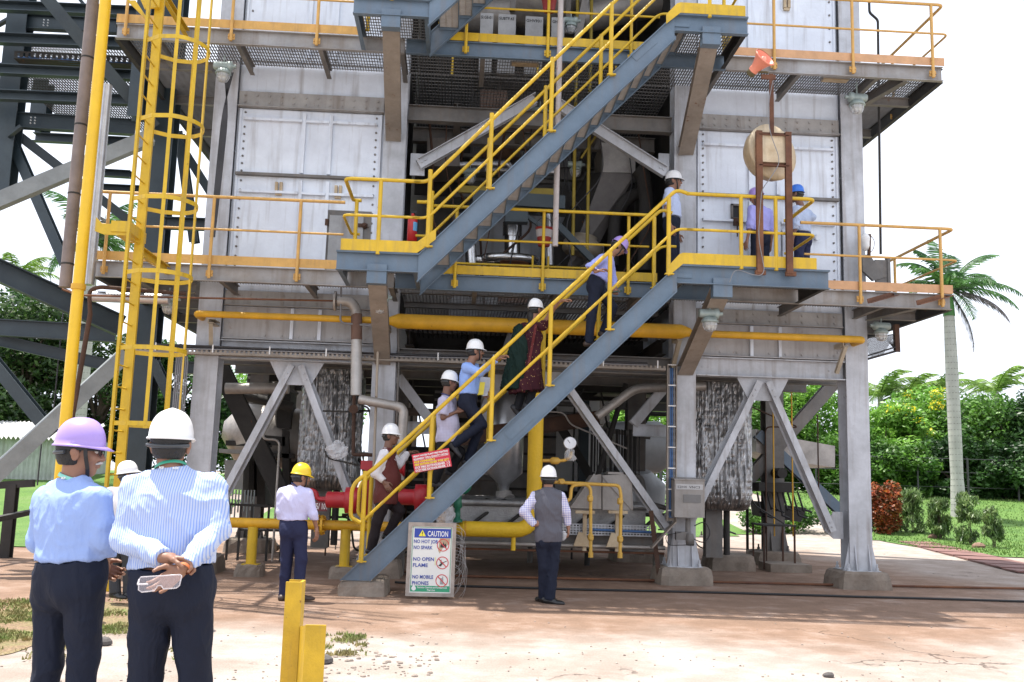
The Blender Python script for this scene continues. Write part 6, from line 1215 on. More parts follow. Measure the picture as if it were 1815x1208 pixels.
def npmesh(name, V, Fq, m, parent, world=True):
    L = np.array(WL.get(parent.name, (0, 0, 0))) if parent else np.zeros(3); me = bpy.data.meshes.new(name); me.vertices.add(len(V)); me.vertices.foreach_set('co', (V-L).astype(np.float32).ravel()); me.loops.add(Fq.size); me.loops.foreach_set('vertex_index', Fq.astype(np.int32).ravel()); me.polygons.add(len(Fq)); me.polygons.foreach_set('loop_start', np.arange(0, Fq.size, 4, dtype=np.int32)); me.update(calc_edges=True); me.materials.append(m); ob = bpy.data.objects.new(name, me); C.objects.link(ob)
    if parent: ob.parent = parent
    return ob
BARK = mat('bark', (.10, .075, .055), .9, 0, dirt=.4, bump=.2)
G1 = leafmat('leaf_mid', (.035, .10, .016), (.12, .26, .035)); G2 = leafmat('leaf_bright', (.10, .25, .03), (.22, .42, .06)); G3 = leafmat('leaf_dark', (.018, .055, .014), (.06, .145, .03)); G4 = leafmat('leaf_blossom', (.02, .055, .015), (.07, .13, .03), (.42, .42, .36), 2.5)
YF = leafmat('yellow_blossom', (.70, .58, .02), (.80, .68, .04))
def tree(base, h, w, m, label, seed, n=9000, size=.15, low=.12, nc=26, flowers=0, trunk=.12, group='trees beyond the lawn'):
    rng = np.random.default_rng(seed); base = Vector(base); t = thing('broadleaf_tree', label, 'tree', tuple(base), group); tb = MB(); cl = []
    top = []
    for i in range(nc):
        a = rng.random()*6.283; f = low+(1-low)*rng.random(); rr = w*.5*math.sqrt(max(.05, 1-((f-.5)/.62)**2))*(.25+.75*rng.random()**.6); c = base+Vector((math.cos(a)*rr, math.sin(a)*rr*.8, h*f*.93)); r = w*(.10+.12*rng.random()); cl.append(((c.x, c.y, c.z), (r*1.15, r, r*.75)))
        if i % 3 == 0: top.append(c)
    V, Fq = leaf_cloud(cl, n, size, rng); npmesh('crown', V, Fq, m, t)
    tb.tube([base-Vector((0, 0, .1)), base+Vector((.05*w, 0, h*.25)), base+Vector((0, .03*w, h*.6))], [trunk, trunk*.8, trunk*.4], 8)
    for c in top: s = base+Vector((0, 0, h*(.18+.2*rng.random()))); mid = s.lerp(c, .5)+Vector((0, 0, .08*h)); tb.tube([s, mid, c], [trunk*.45, trunk*.3, trunk*.12], 6)
    tb.o('trunk', BARK, t)
    if flowers:
        fl = [c for c in cl if c[0][2] > base.z+h*.5]; V, Fq = leaf_cloud([(np.array(c)+[0, -r[1]*.6, r[2]*.5], np.array(r)*.45) for c, r in fl[::2]], flowers, size*.42, rng, .8); npmesh('blossom', V, Fq, YF, t)
    return t
labs = ['leafy green tree low behind the lawn at the far right', 'broad tree with yellow blossom left of the royal palm', 'dense green tree just behind the royal palm trunk', 'bright green tree between the rightmost column and the red bush', 'tree seen through the right bay behind the braces', 'bright tree seen through the centre bay', 'dark tree behind the palm near the right edge', 'low leafy tree at the right bay edge', 'bushy tree far behind the left bay']
sp_ = [(1800, 884, 172, 230, G1, 0), (1640, 880, 185, 190, G2, 900), (1725, 882, 165, 190, G1, 250), (1570, 878, 150, 150, G2, 250), (1440, 880, 185, 190, G2, 0), (1140, 870, 175, 240, G2, 0), (1870, 886, 190, 200, G3, 0), (1350, 875, 170, 170, G1, 0), (480, 850, 190, 220, G2, 0)]
for i, (px, py, hp, wp, m_, fl) in enumerate(sp_):
    Y = 41+(i % 3)*2.2; x = ax(px, py, Y); k = Y/F; tree((x, Y, hgt(x, Y)), hp*k*1.03, wp*k*1.15, m_, labs[i], 10+i, 22000, .105, .10, 44, fl)
for i, (px, wp, hp) in enumerate(((1600, 150, 90), (1690, 150, 110), (1780, 160, 120), (1520, 140, 100), (1850, 150, 120))):
    Y = 39.5; x = ax(px, 880, Y); k = Y/F; tree((x, Y, hgt(x, Y)), hp*k, wp*k, [G1, G3, G3, G1, G3][i], ['low leafy bush tree filling the hedge line behind the four shrubs', 'dark understorey tree at the foot of the royal palm', 'dark understorey tree at the right edge of the lawn', 'low leafy tree right beside the rightmost column', 'dark understorey tree past the right edge'][i], 40+i, 13000, .10, .02, 26, 0, .08)
# left background trees
for i, (px, py, hp, wp, m_, lab) in enumerate(((30, 845, 300, 230, G4, 'large dark tree dotted with pale blossom behind the shed at left'), (165, 845, 270, 190, G4, 'dark blossom dotted tree behind the ladder'), (300, 850, 230, 180, G3, 'dark tree seen between the ladder and the first column'), (-60, 850, 330, 200, G3, 'dark tree at the extreme left edge'), (8, 700, 215, 90, G2, 'bright green crown peeping over the dark trees at left'))):
    Y = 41+i; x = ax(px, 800, Y); k = Y/F; z = hgt(x, Y); tree((x, Y, z), hp*k, wp*k*1.1, m_, lab, 70+i, 18000, .125, .12, 40, 0, .2, 'trees behind the teal frame')
# palms
def frond(b, o_, az_, el, ln, droop, n=26, lw=.028, ll=.5, rng=random, hang=.5):
    pts = []; p = Vector(o_); e = el
    for i in range(n+1):
        pts.append(p.copy()); d = Vector((math.cos(az_)*math.cos(e), math.sin(az_)*math.cos(e), math.sin(e))); p = p+d*(ln/n); e -= droop/n*(.4+1.3*i/n)
    b.tube(pts, [.03*(1-i/(n+1))+.006 for i in range(n+1)], 5)
    for i in range(3, n+1):
        f = i/n; d = (pts[i]-pts[i-1]).normalized(); s = d.cross(Vector((0, 0, 1)))
        if s.length < .1: s = Vector((-math.sin(az_), math.cos(az_), 0))
        s.normalize(); l = ll*math.sin(math.pi*(.12+.83*f))**.7
        for sg in (-1, 1):
            for q in range(2):
                dr = (s*sg*(.75-.2*q)+d*.55+Vector((0, 0, -hang*rng.uniform(.5, 1.2)))).normalized(); o2 = pts[i-1].lerp(pts[i], q*.5+rng.random()*.3); tip = o2+dr*l*rng.uniform(.8, 1.1); w_ = d*lw
                b.add([o2-w_, o2+w_, o2.lerp(tip, .6)+w_*.8+Vector((0, 0, .02)), tip, o2.lerp(tip, .6)-w_*.6], [(0, 1, 2, 3, 4)])
PL = leafmat('palm_leaf', (.045, .12, .04), (.10, .22, .06)); PLD = leafmat('dry_palm_leaf', (.10, .09, .10), (.20, .18, .19)); PLY = leafmat('coconut_leaf', (.10, .20, .03), (.20, .32, .06))
def palm(base, ztop, r, label, fr, m_=PL, ring=True, shaft=True, name='royal_palm', ll=.5, grp=None, ln=1.9, lw=.028):
    base = Vector(base); t = thing(name, label, 'palm tree', tuple(base), grp); H = ztop-base.z; b = MB(); n = 26; lean = Vector((-.012*H, 0, 0))
    pts = [base+lean*(i/n)+Vector((0, 0, H*i/n)) for i in range(n+1)]; b.tube(pts, [r*(1.25-.35*min(1, i/5)+.12*math.sin(i/n*3.1)-(.3*max(0, i/n-.75))) for i in range(n+1)], 14); b.o('trunk', mat('royal_palm_trunk', (.45, .44, .42), .8, 0, dirt=.25, streak=.15), t)
    top = pts[-1]; b2 = MB()
    if shaft:
        for q in range(1, int(H/.22)): f = q*.22/H; c = base+lean*f+Vector((0, 0, H*f)); rr = r*(1.25-.35*min(1, f*n/5)+.12*math.sin(f*3.1)-(.3*max(0, f-.75))); b2.lathe(c, (0, 0, 1), [(-.012, rr*.99), (0, rr*1.025), (.012, rr*.99)], 12, True, False)
        b2.o('trunk_rings', mat('ring_grey', (.26, .25, .235), .9, 0, dirt=.4), t)
    if shaft: b = MB(); b.lathe(top, (0, 0, 1), [(-.1, r*.95), (.3, r*.85), (.8, r*.5), (1.0, r*.3)], 12); b.o('crown_shaft', mat('green_shaft', (.05, .17, .03), .5, 0, dirt=.2), t); top = top+Vector((0, 0, .85))
    for (a, e, l, d_, dry) in fr:
        b = MB(); frond(b, top, math.radians(a), math.radians(e), l, math.radians(d_), lw=lw, ll=ll); b.o('frond', PLD if dry else m_, t)
    return t
Y = 33.5; xp_ = ax(1698, 870, Y); k = Y/F
zt_ = az(1679, 555, Y)
FR = [(60, 62, 2.4, 60, 0), (100, 75, 2.3, 40, 0), (20, 35, 2.6, 75, 0), (-10, 15, 2.7, 70, 0), (-25, 0, 2.5, 70, 0), (-60, 20, 2.2, 90, 0), (150, 55, 2.2, 80, 0), (175, 20, 1.7, 100, 0), (200, 45, 1.9, 90, 0), (-35, -10, 2.4, 60, 1), (-10, -55, 2.4, 40, 1), (250, 30, 2.0, 90, 0), (130, 30, 2.2, 80, 0), (0, 55, 2.5, 70, 0), (180, -25, 1.5, 60, 0), (40, -5, 2.5, 55, 0), (160, 70, 2., 60, 0)]
palm((xp_, Y, hgt(xp_, Y)), zt_, .22, 'tall royal palm with pale ringed trunk right of the building', [(a_, e_+8 if not y_ else e_, l_*1.02, d_, y_) for a_, e_, l_, d_, y_ in FR], ll=.62, lw=.024)
Y = 36; x2 = ax(146, 700, Y); palm((x2, Y, hgt(x2, Y)), az(150, 468, Y), .24, 'royal palm with white trunk behind the yellow pipe at left', [(a*29 % 360, 75-(i*13) % 95, 2.3+.3*(i % 3), 70+(i*17) % 40, i % 7 == 3) for i, a in enumerate(range(17))], ll=.7, lw=.024)
for i, (px, py, bpx) in enumerate(((1562, 700, 1562), (1655, 703, 1655), (1768, 693, 1768), (1440, 702, 1440), (1610, 706, 1610), (28, 500, 25))):
    Y = 47; x = ax(px, py, Y); z = az(px, py, Y); palm((x, Y, hgt(x, Y)), z, .15, ['coconut palm top just right of the rightmost column', 'coconut palm top behind the yellow blossom tree', 'coconut palm top at the right behind the royal palm', 'coconut palm crown seen under the walkway through the right bay', 'small coconut palm crown between two tree tops', 'bright palm crown above the dark tree at the far left'][i], [(j*47 % 360, 70-(j*11) % 60, 2.3, 85, 0) for j in range(11)], PLY, shaft=False, name='coconut_palm', ll=.6, grp='coconut palms behind the trees', lw=.022)
# croton bush and shrubs
rng = np.random.default_rng(5); p = hit(1562, 944); k = p.y/F; t = thing('croton_bush', 'rounded red and green croton bush right beside the rightmost column', 'bush', tuple(p)); hb2 = 92*k; wb = 72*k
cl = [((p.x+rng.uniform(-.36, .36)*wb, p.y+rng.uniform(-.3, .3)*wb, p.z+hb2*(.10+.76*rng.random())), (wb*.24, wb*.24, hb2*.2)) for _ in range(30)]; V, Fq = leaf_cloud(cl, 9000, .06, rng, .4); npmesh('foliage', V, Fq, leafmat('croton_leaf', (.10, .07, .02), (.42, .08, .03), (.45, .28, .04), 6), t)
b = MB()
for a in range(7): b.tube([p+Vector((.1*math.cos(a), .1*math.sin(a), 0)), p+Vector((wb*.3*math.cos(a*2), wb*.2*math.sin(a), hb2*.5))], .02, 5)
b.o('stems', BARK, t)
rng = np.random.default_rng(6); p = hit(1512, 950); t = thing('low_bush', 'low green bushes seen through the right bay beside the column', 'bush', tuple(p)); cl = [((p.x-3.2*rng.random(), p.y+rng.random(), p.z+.1+.5*rng.random()), (.4, .35, .3)) for _ in range(24)]; V, Fq = leaf_cloud(cl, 6000, .06, rng); npmesh('foliage', V, Fq, G1, t)
SHL = leafmat('shrub_leaf', (.07, .14, .035), (.20, .28, .10), sc=4)
for i, (px, py, hp, wp) in enumerate(((1617, 944, 66, 46), (1666, 956, 64, 42), (1719, 966, 80, 48), (1761, 972, 66, 34))):
    p = hit(px, py); k = p.y/F; h, w_ = hp*k*1.2, wp*k*1.25; rng = np.random.default_rng(100+i); t = thing('young_shrub', ['leftmost of four young shrubs along the lawn, next to the red bush', 'second young shrub from the left along the lawn edge', 'third and tallest young shrub along the lawn edge', 'rightmost slim young shrub with bare lower stem'][i], 'shrub', tuple(p), 'young shrubs along the lawn edge')
    cl = []
    for j in range(24): f = rng.random(); a = rng.random()*6.28; lo = .25 if i == 3 else .08; cl.append(((p.x+math.cos(a)*w_*.26*(1.1-f*.6), p.y+math.sin(a)*w_*.26, p.z+h*(lo+(.88-lo)*f)), (w_*.19, w_*.19, h*.11)))
    V, Fq = leaf_cloud(cl, 1900, .10, rng, .17, 1.5); npmesh('foliage', V, Fq, SHL, t); b = MB()
    for q in range(3): b.tube([p+Vector((.03*q, 0, -.02)), p+Vector((.06*(q-1), .02*q, h*.85))], .012, 5)
    b.o('stem', BARK, t)
# chain-link fence in front of the trees
Y = 38.2; fn = thing('chain_link_fence', 'dark wire fence in front of the trees behind the lawn', 'fence', (14, Y, 1.2)); 
for i in range(14):
    x = 4+i*2.1; b = MB(); b.bar((x, Y, hgt(x, Y)-.05), (x, Y, hgt(x, Y)+1.7), .06, .06); b.o('post', DRK, fn)
b = MB()
for q in (.5, 1.1, 1.65): b.tube([(x, Y, hgt(x, Y)+q) for x in np.arange(4, 32, .7)], .012, 4)
b.o('wires', DRK, fn)
for i, (px, lab) in enumerate(((560, 'fence section far behind the left bay'), (1090, 'fence section seen through the centre bay'))):
    Y = 36; x0 = ax(px-60, 800, Y); b = MB()
    for k in range(9): x = x0+k*.6; b.bar((x, Y, .3), (x, Y, 2.4), .04, .04)
    for q in (.9, 2.3): b.box(x0, x0+4.8, Y-.02, Y+.02, q, q+.04)
    b.o('wire_fence', DRK, None, lab, 'fence')
for i in range(2):
    p = hit((1655, 1735)[i], (955, 972)[i]); b = MB(); rock(b, (p.x, p.y, p.z+.05), .16, .6); b.o('stone', mat('red_stone', (.25, .15, .11), .9, 0, dirt=.4), None, ('reddish stone on the grass beside the second young shrub', 'reddish stone below the third young shrub')[i], 'stone')
# ================================================================ people (signed distance fields turned into meshes)
def surfnet(Fv, lo, h):
    nx, ny, nz = Fv.shape; S = Fv < 0
    c = [S[i:nx-1+i, j:ny-1+j, k:nz-1+k] for i in (0, 1) for j in (0, 1) for k in (0, 1)]; cnt = sum(x.astype(np.int8) for x in c); act = (cnt > 0) & (cnt < 8)
    idx = -np.ones(act.shape, int); ids = np.argwhere(act); idx[act] = np.arange(len(ids)); acc = np.zeros((len(ids), 3)); num = np.zeros(len(ids)); i, j, k = ids.T
    for a in ((0, 0, 0), (1, 0, 0), (0, 1, 0), (0, 0, 1), (1, 1, 0), (1, 0, 1), (0, 1, 1), (1, 1, 1)):
        for d in range(3):
            if a[d]: continue
            b_ = list(a); b_[d] = 1; fa = Fv[i+a[0], j+a[1], k+a[2]]; fb = Fv[i+b_[0], j+b_[1], k+b_[2]]; m = (fa < 0) != (fb < 0); t = np.where(m, fa/(fa-fb+1e-12), 0)
            p = np.array(a, float)[None, :].repeat(len(ids), 0); p[:, d] += t; acc[m] += p[m]; num[m] += 1
    V = lo+(ids+acc/num[:, None])*h; faces = []
    for d in range(3):
        e1, e2 = (d+1) % 3, (d+2) % 3; sl0 = [slice(1, -1)]*3; sl0[d] = slice(0, -1); sl1 = list(sl0); sl1[d] = slice(1, None); A_, B_ = S[tuple(sl0)], S[tuple(sl1)]
        for flip, m in ((0, A_ & ~B_), (1, ~A_ & B_)):
            q = np.argwhere(m)
            if not len(q): continue
            off = np.ones(3, int); off[d] = 0; q = q+off; o1 = np.zeros(3, int); o1[e1] = 1; o2 = np.zeros(3, int); o2[e2] = 1
            g = lambda z: idx[z[:, 0], z[:, 1], z[:, 2]]
            f = np.stack([g(q-o1-o2), g(q-o2), g(q), g(q-o1)], 1); faces.append(f if not flip else f[:, ::-1])
    return V, np.concatenate(faces)
def nrm(v): v = np.asarray(v, float); return v/np.linalg.norm(v)
def sdf(P, prims, k0):
    d = None
    for pr in prims:
        t = pr[0]; k = k0
        if t == 'c':
            _, a, b_, r1, r2 = pr[:5]; a = np.asarray(a); b_ = np.asarray(b_); ba = b_-a; h = np.clip(((P-a)@ba)/(ba@ba+1e-12), 0, 1); q = np.linalg.norm(P-a-h[..., None]*ba, axis=-1)-(r1+(r2-r1)*h)
            if len(pr) > 5 and pr[5]:
                n_ = ba/np.linalg.norm(ba)
                if pr[5] in (1, 3): q = np.maximum(q, (P-b_)@n_)
            if len(pr) > 6: k = pr[6]
        elif t == 'e':
            _, c_, M_, r = pr[:4]; r = np.asarray(r, float); p = (P-np.asarray(c_))@M_; k_0 = np.linalg.norm(p/r, axis=-1); k_1 = np.linalg.norm(p/r**2, axis=-1); q = k_0*(k_0-1)/(k_1+1e-9)
            if len(pr) > 4: k = pr[4]
        if d is None: d = q
        else: h = np.clip(.5+.5*(d-q)/k, 0, 1); d = d*(1-h)+q*h-k*h*(1-h)
    return d
def grid(lo, hi, h): lo = np.asarray(lo, float); n = np.ceil((np.asarray(hi)-lo)/h).astype(int)+1; return lo, np.stack(np.meshgrid(*[lo[i]+np.arange(n[i])*h for i in range(3)], indexing='ij'), -1)
def bounds(prims, pad):
    lo, hi = [], []
    for p in prims:
        if p[0] == 'c':
            for a, r in ((p[1], p[3]), (p[2], p[4])): lo.append(np.asarray(a)-r); hi.append(np.asarray(a)+r)
        else: lo.append(np.asarray(p[1])-max(p[3])); hi.append(np.asarray(p[1])+max(p[3]))
    return np.min(lo, 0)-pad, np.max(hi, 0)+pad
def solid(prims, h, k=.03, cuts=(), extra=None, pad=.03, minus=()):
    lo, hi = bounds(prims, pad); lo, G = grid(lo, hi, h); d = sdf(G, prims, k)
    for (p0, n_) in cuts: d = np.maximum(d, (G-np.asarray(p0))@np.asarray(n_))
    if extra is not None: d = extra(G, d)
    if minus: d = np.maximum(d, -sdf(G, minus, .01))
    d[[0, -1]] = .1; d[:, [0, -1]] = .1; d[:, :, [0, -1]] = .1
    return surfnet(d.astype(float), lo, h)
def wrinkle(V, Fq, amp, f=7., seed=0., stretch=(1, 1, .55)):
    n_ = np.zeros_like(V); a = V[Fq[:, 2]]-V[Fq[:, 0]]; b_ = V[Fq[:, 3]]-V[Fq[:, 1]]; fn_ = np.cross(a, b_)
    for i in range(4): np.add.at(n_, Fq[:, i], fn_)
    n_ /= np.linalg.norm(n_, axis=1)[:, None]+1e-12; out = V.copy()
    for i, v in enumerate(V):
        q = Vector((v[0]*f*stretch[0]+v[2]*f*.5+seed, v[1]*f*stretch[1], v[2]*f*stretch[2]-v[0]*f*.3)); w1 = 1-abs(mn.noise(q))*3.2; w2 = 1-abs(mn.noise(q*2.1+Vector((5, 1, 2))))*3.0; out[i] += n_[i]*amp*(max(w1, 0)**1.5*1.3+.6*max(w2, 0)**1.5+.7*mn.noise(q*.6)-.5)
    return out
def pobj(name, parts, m, parent, smooth=True):
    Vs, Fs, n = [], [], 0
    for V, Fq in parts: Vs.append(V); Fs.append(Fq+n); n += len(V)
    ob = npmesh(name, np.concatenate(Vs), np.concatenate(Fs), m, parent); ob.data.polygons.foreach_set('use_smooth', [smooth]*len(ob.data.polygons)); return ob
def cloth(name, col, rough=.75, kind=None, col2=None, freq=60):
    if name in MATS: return MATS[name]
    m = mat(name, col, rough, 0, dirt=.06, bump=.03, sheen=0, bscale=45); nt = m.node_tree; L = nt.links.new; b = nt.nodes['Principled BSDF']; b.inputs['Specular IOR Level'].default_value = .2
    g = nn(nt, 'TexCoord'); mp = nn(nt, 'Mapping'); mp.inputs['Scale'].default_value = (1, 1, .5); mp.inputs['Rotation'].default_value = (.3, .5, 0); L(g.outputs['Object'], mp.inputs[0]); hs = []
    for sc_, ds in ((7, 1.2), (17, .8)):
        n = nn(nt, 'TexNoise'); n.inputs['Scale'].default_value = sc_; n.inputs['Detail'].default_value = 2; n.inputs['Distortion'].default_value = ds; L(mp.outputs[0], n.inputs['Vector'])
        a = nn(nt, 'Math'); a.operation = 'SUBTRACT'; a.inputs[1].default_value = .5; L(n.outputs[0], a.inputs[0]); c = nn(nt, 'Math'); c.operation = 'ABSOLUTE'; L(a.outputs[0], c.inputs[0]); c2_ = nn(nt, 'MapRange'); c2_.inputs[1].default_value = 0; c2_.inputs[2].default_value = .16; c2_.inputs[3].default_value = 1 if sc_ == 7 else .4; c2_.inputs[4].default_value = 0; L(c.outputs[0], c2_.inputs[0]); hs.append(c2_.outputs[0])
    ad = nn(nt, 'Math'); ad.operation = 'ADD'; L(hs[0], ad.inputs[0]); L(hs[1], ad.inputs[1]); bp = nn(nt, 'Bump'); bp.inputs['Strength'].default_value = .28; bp.inputs['Distance'].default_value = .012; L(ad.outputs[0], bp.inputs['Height'])
    old = b.inputs['Normal'].links[0].from_socket; L(old, bp.inputs['Normal']); L(bp.outputs[0], b.inputs['Normal'])
    if kind:
        src = b.inputs['Base Color'].links[0].from_socket; tc = nn(nt, 'TexCoord'); sx = nn(nt, 'SeparateXYZ'); L(tc.outputs['Object'], sx.inputs[0])
        def wave(o, fr):
            a = nn(nt, 'Math'); a.operation = 'MULTIPLY'; a.inputs[1].default_value = fr; L(o, a.inputs[0]); s = nn(nt, 'Math'); s.operation = 'SINE'; L(a.outputs[0], s.inputs[0]); r = nn(nt, 'MapRange'); r.inputs[1].default_value = .1; r.inputs[2].default_value = .6; L(s.outputs[0], r.inputs[0]); return r.outputs[0]
        f = wave(sx.outputs[0], freq*6.283)
        if kind == 'check':
            f2 = wave(sx.outputs[2], freq*6.283); ad = nn(nt, 'Math'); ad.operation = 'ADD'; L(f, ad.inputs[0]); L(f2, ad.inputs[1]); dv = nn(nt, 'Math'); dv.operation = 'MULTIPLY'; dv.inputs[1].default_value = .5; L(ad.outputs[0], dv.inputs[0]); f = dv.outputs[0]
        if kind == 'print':
            v = nn(nt, 'TexVoronoi'); v.inputs['Scale'].default_value = freq; L(tc.outputs['Object'], v.inputs['Vector']); r = nn(nt, 'MapRange'); r.inputs[1].default_value = .18; r.inputs[2].default_value = .12; L(v.outputs['Distance'], r.inputs[0]); f = r.outputs[0]
        q = nn(nt, 'MixRGB'); q.inputs[2].default_value = (*col2, 1); L(f, q.inputs[0]); L(src, q.inputs[1]); L(q.outputs[0], b.inputs['Base Color'])
    return m
SKIN = mat('brown_skin', (.27, .135, .085), .5, 0, dirt=.1, bump=.01); SKIND = mat('deep_brown_skin', (.17, .08, .05), .5, 0, dirt=.1, bump=.01)
HAIR = mat('black_hair', (.012, .011, .011), .55, 0, dirt=.2, bump=.3, bscale=60); GREYH = mat('grey_moustache', (.45, .43, .41), .7, 0, dirt=.4, bump=.2)
NAVY = cloth('navy_trouser', (.013, .017, .033)); NAVY2 = cloth('blue_navy_trouser', (.022, .026, .065)); CHAR = cloth('charcoal_trouser', (.014, .014, .017)); BRN = cloth('dark_brown_trouser', (.022, .016, .018)); GRYT = cloth('grey_trouser', (.045, .045, .05))
HW = mat('white_helmet_shell', (.78, .78, .78), .3, 0, dirt=.04, bump=0); HP = mat('lilac_helmet_shell', (.37, .26, .62), .35, 0, dirt=.12, bump=0); HY = mat('yellow_helmet_shell', (.80, .55, .02), .35, 0, dirt=.1, rust=.08, bump=0); HB_ = mat('blue_helmet_shell', (.03, .16, .62), .35, 0, dirt=.08, bump=0)
LEA = mat('black_leather', (.012, .012, .013), .35, 0, bump=.02); SNK = mat('dark_trainer', (.035, .035, .04), .6, 0, dirt=.4, bump=.05); SNB = mat('brown_shoe', (.05, .03, .022), .5, 0, dirt=.3)
Z3 = np.array([0, 0, 1.])
def hand_prims(w_, d, n_, side, s=1., curl=25, spread=1.):
    """w wrist, d towards fingers, n direction the palm faces, side = vector towards the thumb"""
    d = nrm(d); n_ = nrm(n_-d*np.dot(n_, d)); sd = nrm(np.asarray(side)-d*np.dot(side, d)-n_*np.dot(side, n_)); pr = [('c', w_-d*.03*s, w_+d*.02*s, .024*s, .026*s)]
    for i, ln in enumerate((.9, 1.0, .93, .75)):
        o_ = (1.5-i); kn = w_+d*(.092-.006*abs(i-1))*s+sd*o_*.0195*s; pr.append(('c', w_+d*.012*s+sd*o_*.012*s, kn, .0145*s, .0115*s)); p = kn; a = math.radians(curl*.5)+.05*i
        for j, l in enumerate((.043, .027, .021)):
            dd = d*math.cos(a)+n_*math.sin(a)+sd*o_*.05*spread; q = p+nrm(dd)*l*ln*s; pr.append(('c', p, q, (.0098-.0012*j)*s, (.0088-.0012*j)*s, 0, .004)); p = q; a += math.radians(curl)
    p = w_+d*.022*s+sd*.024*s; q = p+nrm(d*.65+sd*.72+n_*.25)*.042*s; pr.append(('c', p, q, .014*s, .0115*s)); q2 = q+nrm(d*.85+sd*.25+n_*.45)*.032*s; pr.append(('c', q, q2, .0105*s, .0095*s)); q3 = q2+nrm(d*.8+n_*.55)*.024*s; pr.append(('c', q2, q3, .0095*s, .0075*s, 0, .004))
    return pr
def person(label, H, pose, yaw, shirt, trousers, helmet, shoes=LEA, B=1., skin=SKIN, belly=0., head_yaw=None, head_pitch=0., head_roll=0., res=.011, sleeve='long', tuck=True, hem=-.12, belt=True, vest=None, vest_hem=-.16, hair=HAIR, strap=True, glasses=None, moustache=None, amp=.007, ly=None, hands=None, toe=None, kurta=None, ground=None, name='person'):
    s = H/1.72; J = {k: np.array(v, float) for k, v in pose.items()}; t = thing(name, label, 'person', tuple((J['anL']+J['anR'])/2*np.array([1, 1, 0])+Z3*min(J['anL'][2], J['anR'][2])-Z3*.09*s)); up = nrm(J['neck']-J['pel']); rt = nrm(J['shR']-J['shL']); rt = nrm(rt-up*np.dot(rt, up)); fwd = np.cross(up, rt); M_ = np.stack([rt, fwd, up], 1)
    tl = np.linalg.norm(J['neck']-J['pel']); pel = J['pel']; L_ = lambda f, r=0, fo=0: pel+up*tl*f+rt*r*s+fwd*fo*s
    hr = nrm(J['hipR']-J['hipL']); hf = nrm(np.cross(Z3, hr)); Mh = np.stack([hr, hf, np.cross(hr, hf)], 1)
    # ---- shirt
    def torso(g): return [('e', L_(.60, 0, -.005), M_, np.array([.176*B+g, .112*B+g, .205])*s), ('e', L_(.34, 0, .012+belly*.4), M_, np.array([.156*B+g, .116*B+belly+g, .23])*s), ('e', L_(.08, 0, 0), M_, np.array([.160*B+g, .118*B+g, .17])*s), ('c', J['neck']+up*-.05*s, J['neck']+up*.005*s, (.066+g)*s, (.050+g)*s),
        ('c', L_(.91, -.05), J['shL']-rt*-.015*s, (.046+g)*s, (.056+g)*s), ('c', L_(.91, .05), J['shR']-rt*.015*s, (.046+g)*s, (.056+g)*s)]
    def arm(S, g, cutf=None, r=(.056, .047, .034)):
        sh, el, wr = J['sh'+S], J['el'+S], J['wr'+S]
        if cutf is not None: return [('c', sh, sh+(el-sh)*cutf, (r[0]+g)*s, (r[0]*.9+g+.008)*s, 1)]
        return [('c', sh, el, (r[0]+g)*s, (r[1]+g)*s), ('c', el, wr, (r[1]+g)*s, (r[2]+g)*s, 1, .02)]
    wp = L_(.135) if tuck else L_(hem/.5)
    top = (J['neck']+up*.022*s, up)
    pr = torso(.010)
    if not tuck: pr.append(('e', L_(-.05, 0, 0), M_, np.array([.178*B+.012, .128*B+.012+belly*.5, .2])*s))
    for S in 'LR': pr += arm(S, .010, .82 if sleeve == 'short' else None)
    V, Fq = solid(pr, res, .035, [(wp, -up), top]); V = wrinkle(V, Fq, amp, 6., sum(map(ord, label)) % 50); so_ = pobj('shirt', [(V, Fq)], shirt, t)
    # collar
    hy = math.radians(yaw if head_yaw is None else head_yaw); hd = J['head']; hf0 = np.array([math.cos(hy), math.sin(hy), 0]); hr0 = np.array([math.sin(hy), -math.cos(hy), 0]); pt = math.radians(head_pitch); hfw = hf0*math.cos(pt)+Z3*math.sin(pt); hup = np.cross(hr0, hfw); rl = math.radians(head_roll); hr_ = hr0*math.cos(rl)+hup*math.sin(rl); hup = np.cross(hr_, hfw); Mf = np.stack([hr_, hfw, hup], 1)
    nk = J['neck']; nu = nrm(hd-hup*.05*s-nk); b = MB(); b.lathe(Vector(nk+nu*-.012*s), Vector(nu), [(0, .082*s), (.02*s, .073*s), (.048*s, .067*s), (.050*s, .061*s), (.02*s, .06*s)], 18, True, False); b.o('collar', shirt, so_)
    # ---- vest
    if vest:
        V, Fq = solid([p[:3]+(p[3]+.004,) if 0 else p for p in torso(.024)]+([('e', L_(-.06, 0, 0), M_, np.array([.176*B+.014, .13*B+.014+belly*.5, .2])*s)]), res, .03, [(L_(vest_hem/.5), -up), (J['neck']+up*.03*s, up), (J['shR']+rt*.015, rt), (J['shL']-rt*.015, -rt)], extra=(lambda G, d: np.maximum(d, -(np.linalg.norm((G-(J['neck']+fwd*.16*s-up*.06*s))*np.array([1, 1, .55]), axis=-1)-.075*s)))); V = wrinkle(V, Fq, amp*.8, 5., 3); pobj('waistcoat', [(V, Fq)], vest, t)
    # ---- trousers
    pr = [('e', pel-Z3*.03*s, Mh, np.array([.160*B, .118*B+belly*.3, .16])*s), ('e', pel-Z3*.07*s-hf*.045*s+hr*.065*s, Mh, np.array([.08, .08, .1])*s*B), ('e', pel-Z3*.07*s-hf*.045*s-hr*.065*s, Mh, np.array([.08, .08, .1])*s*B)]
    pr.append(('e', L_(.06), M_, np.array([.163*B, .121*B+belly*.5, .16])*s)); legs = []
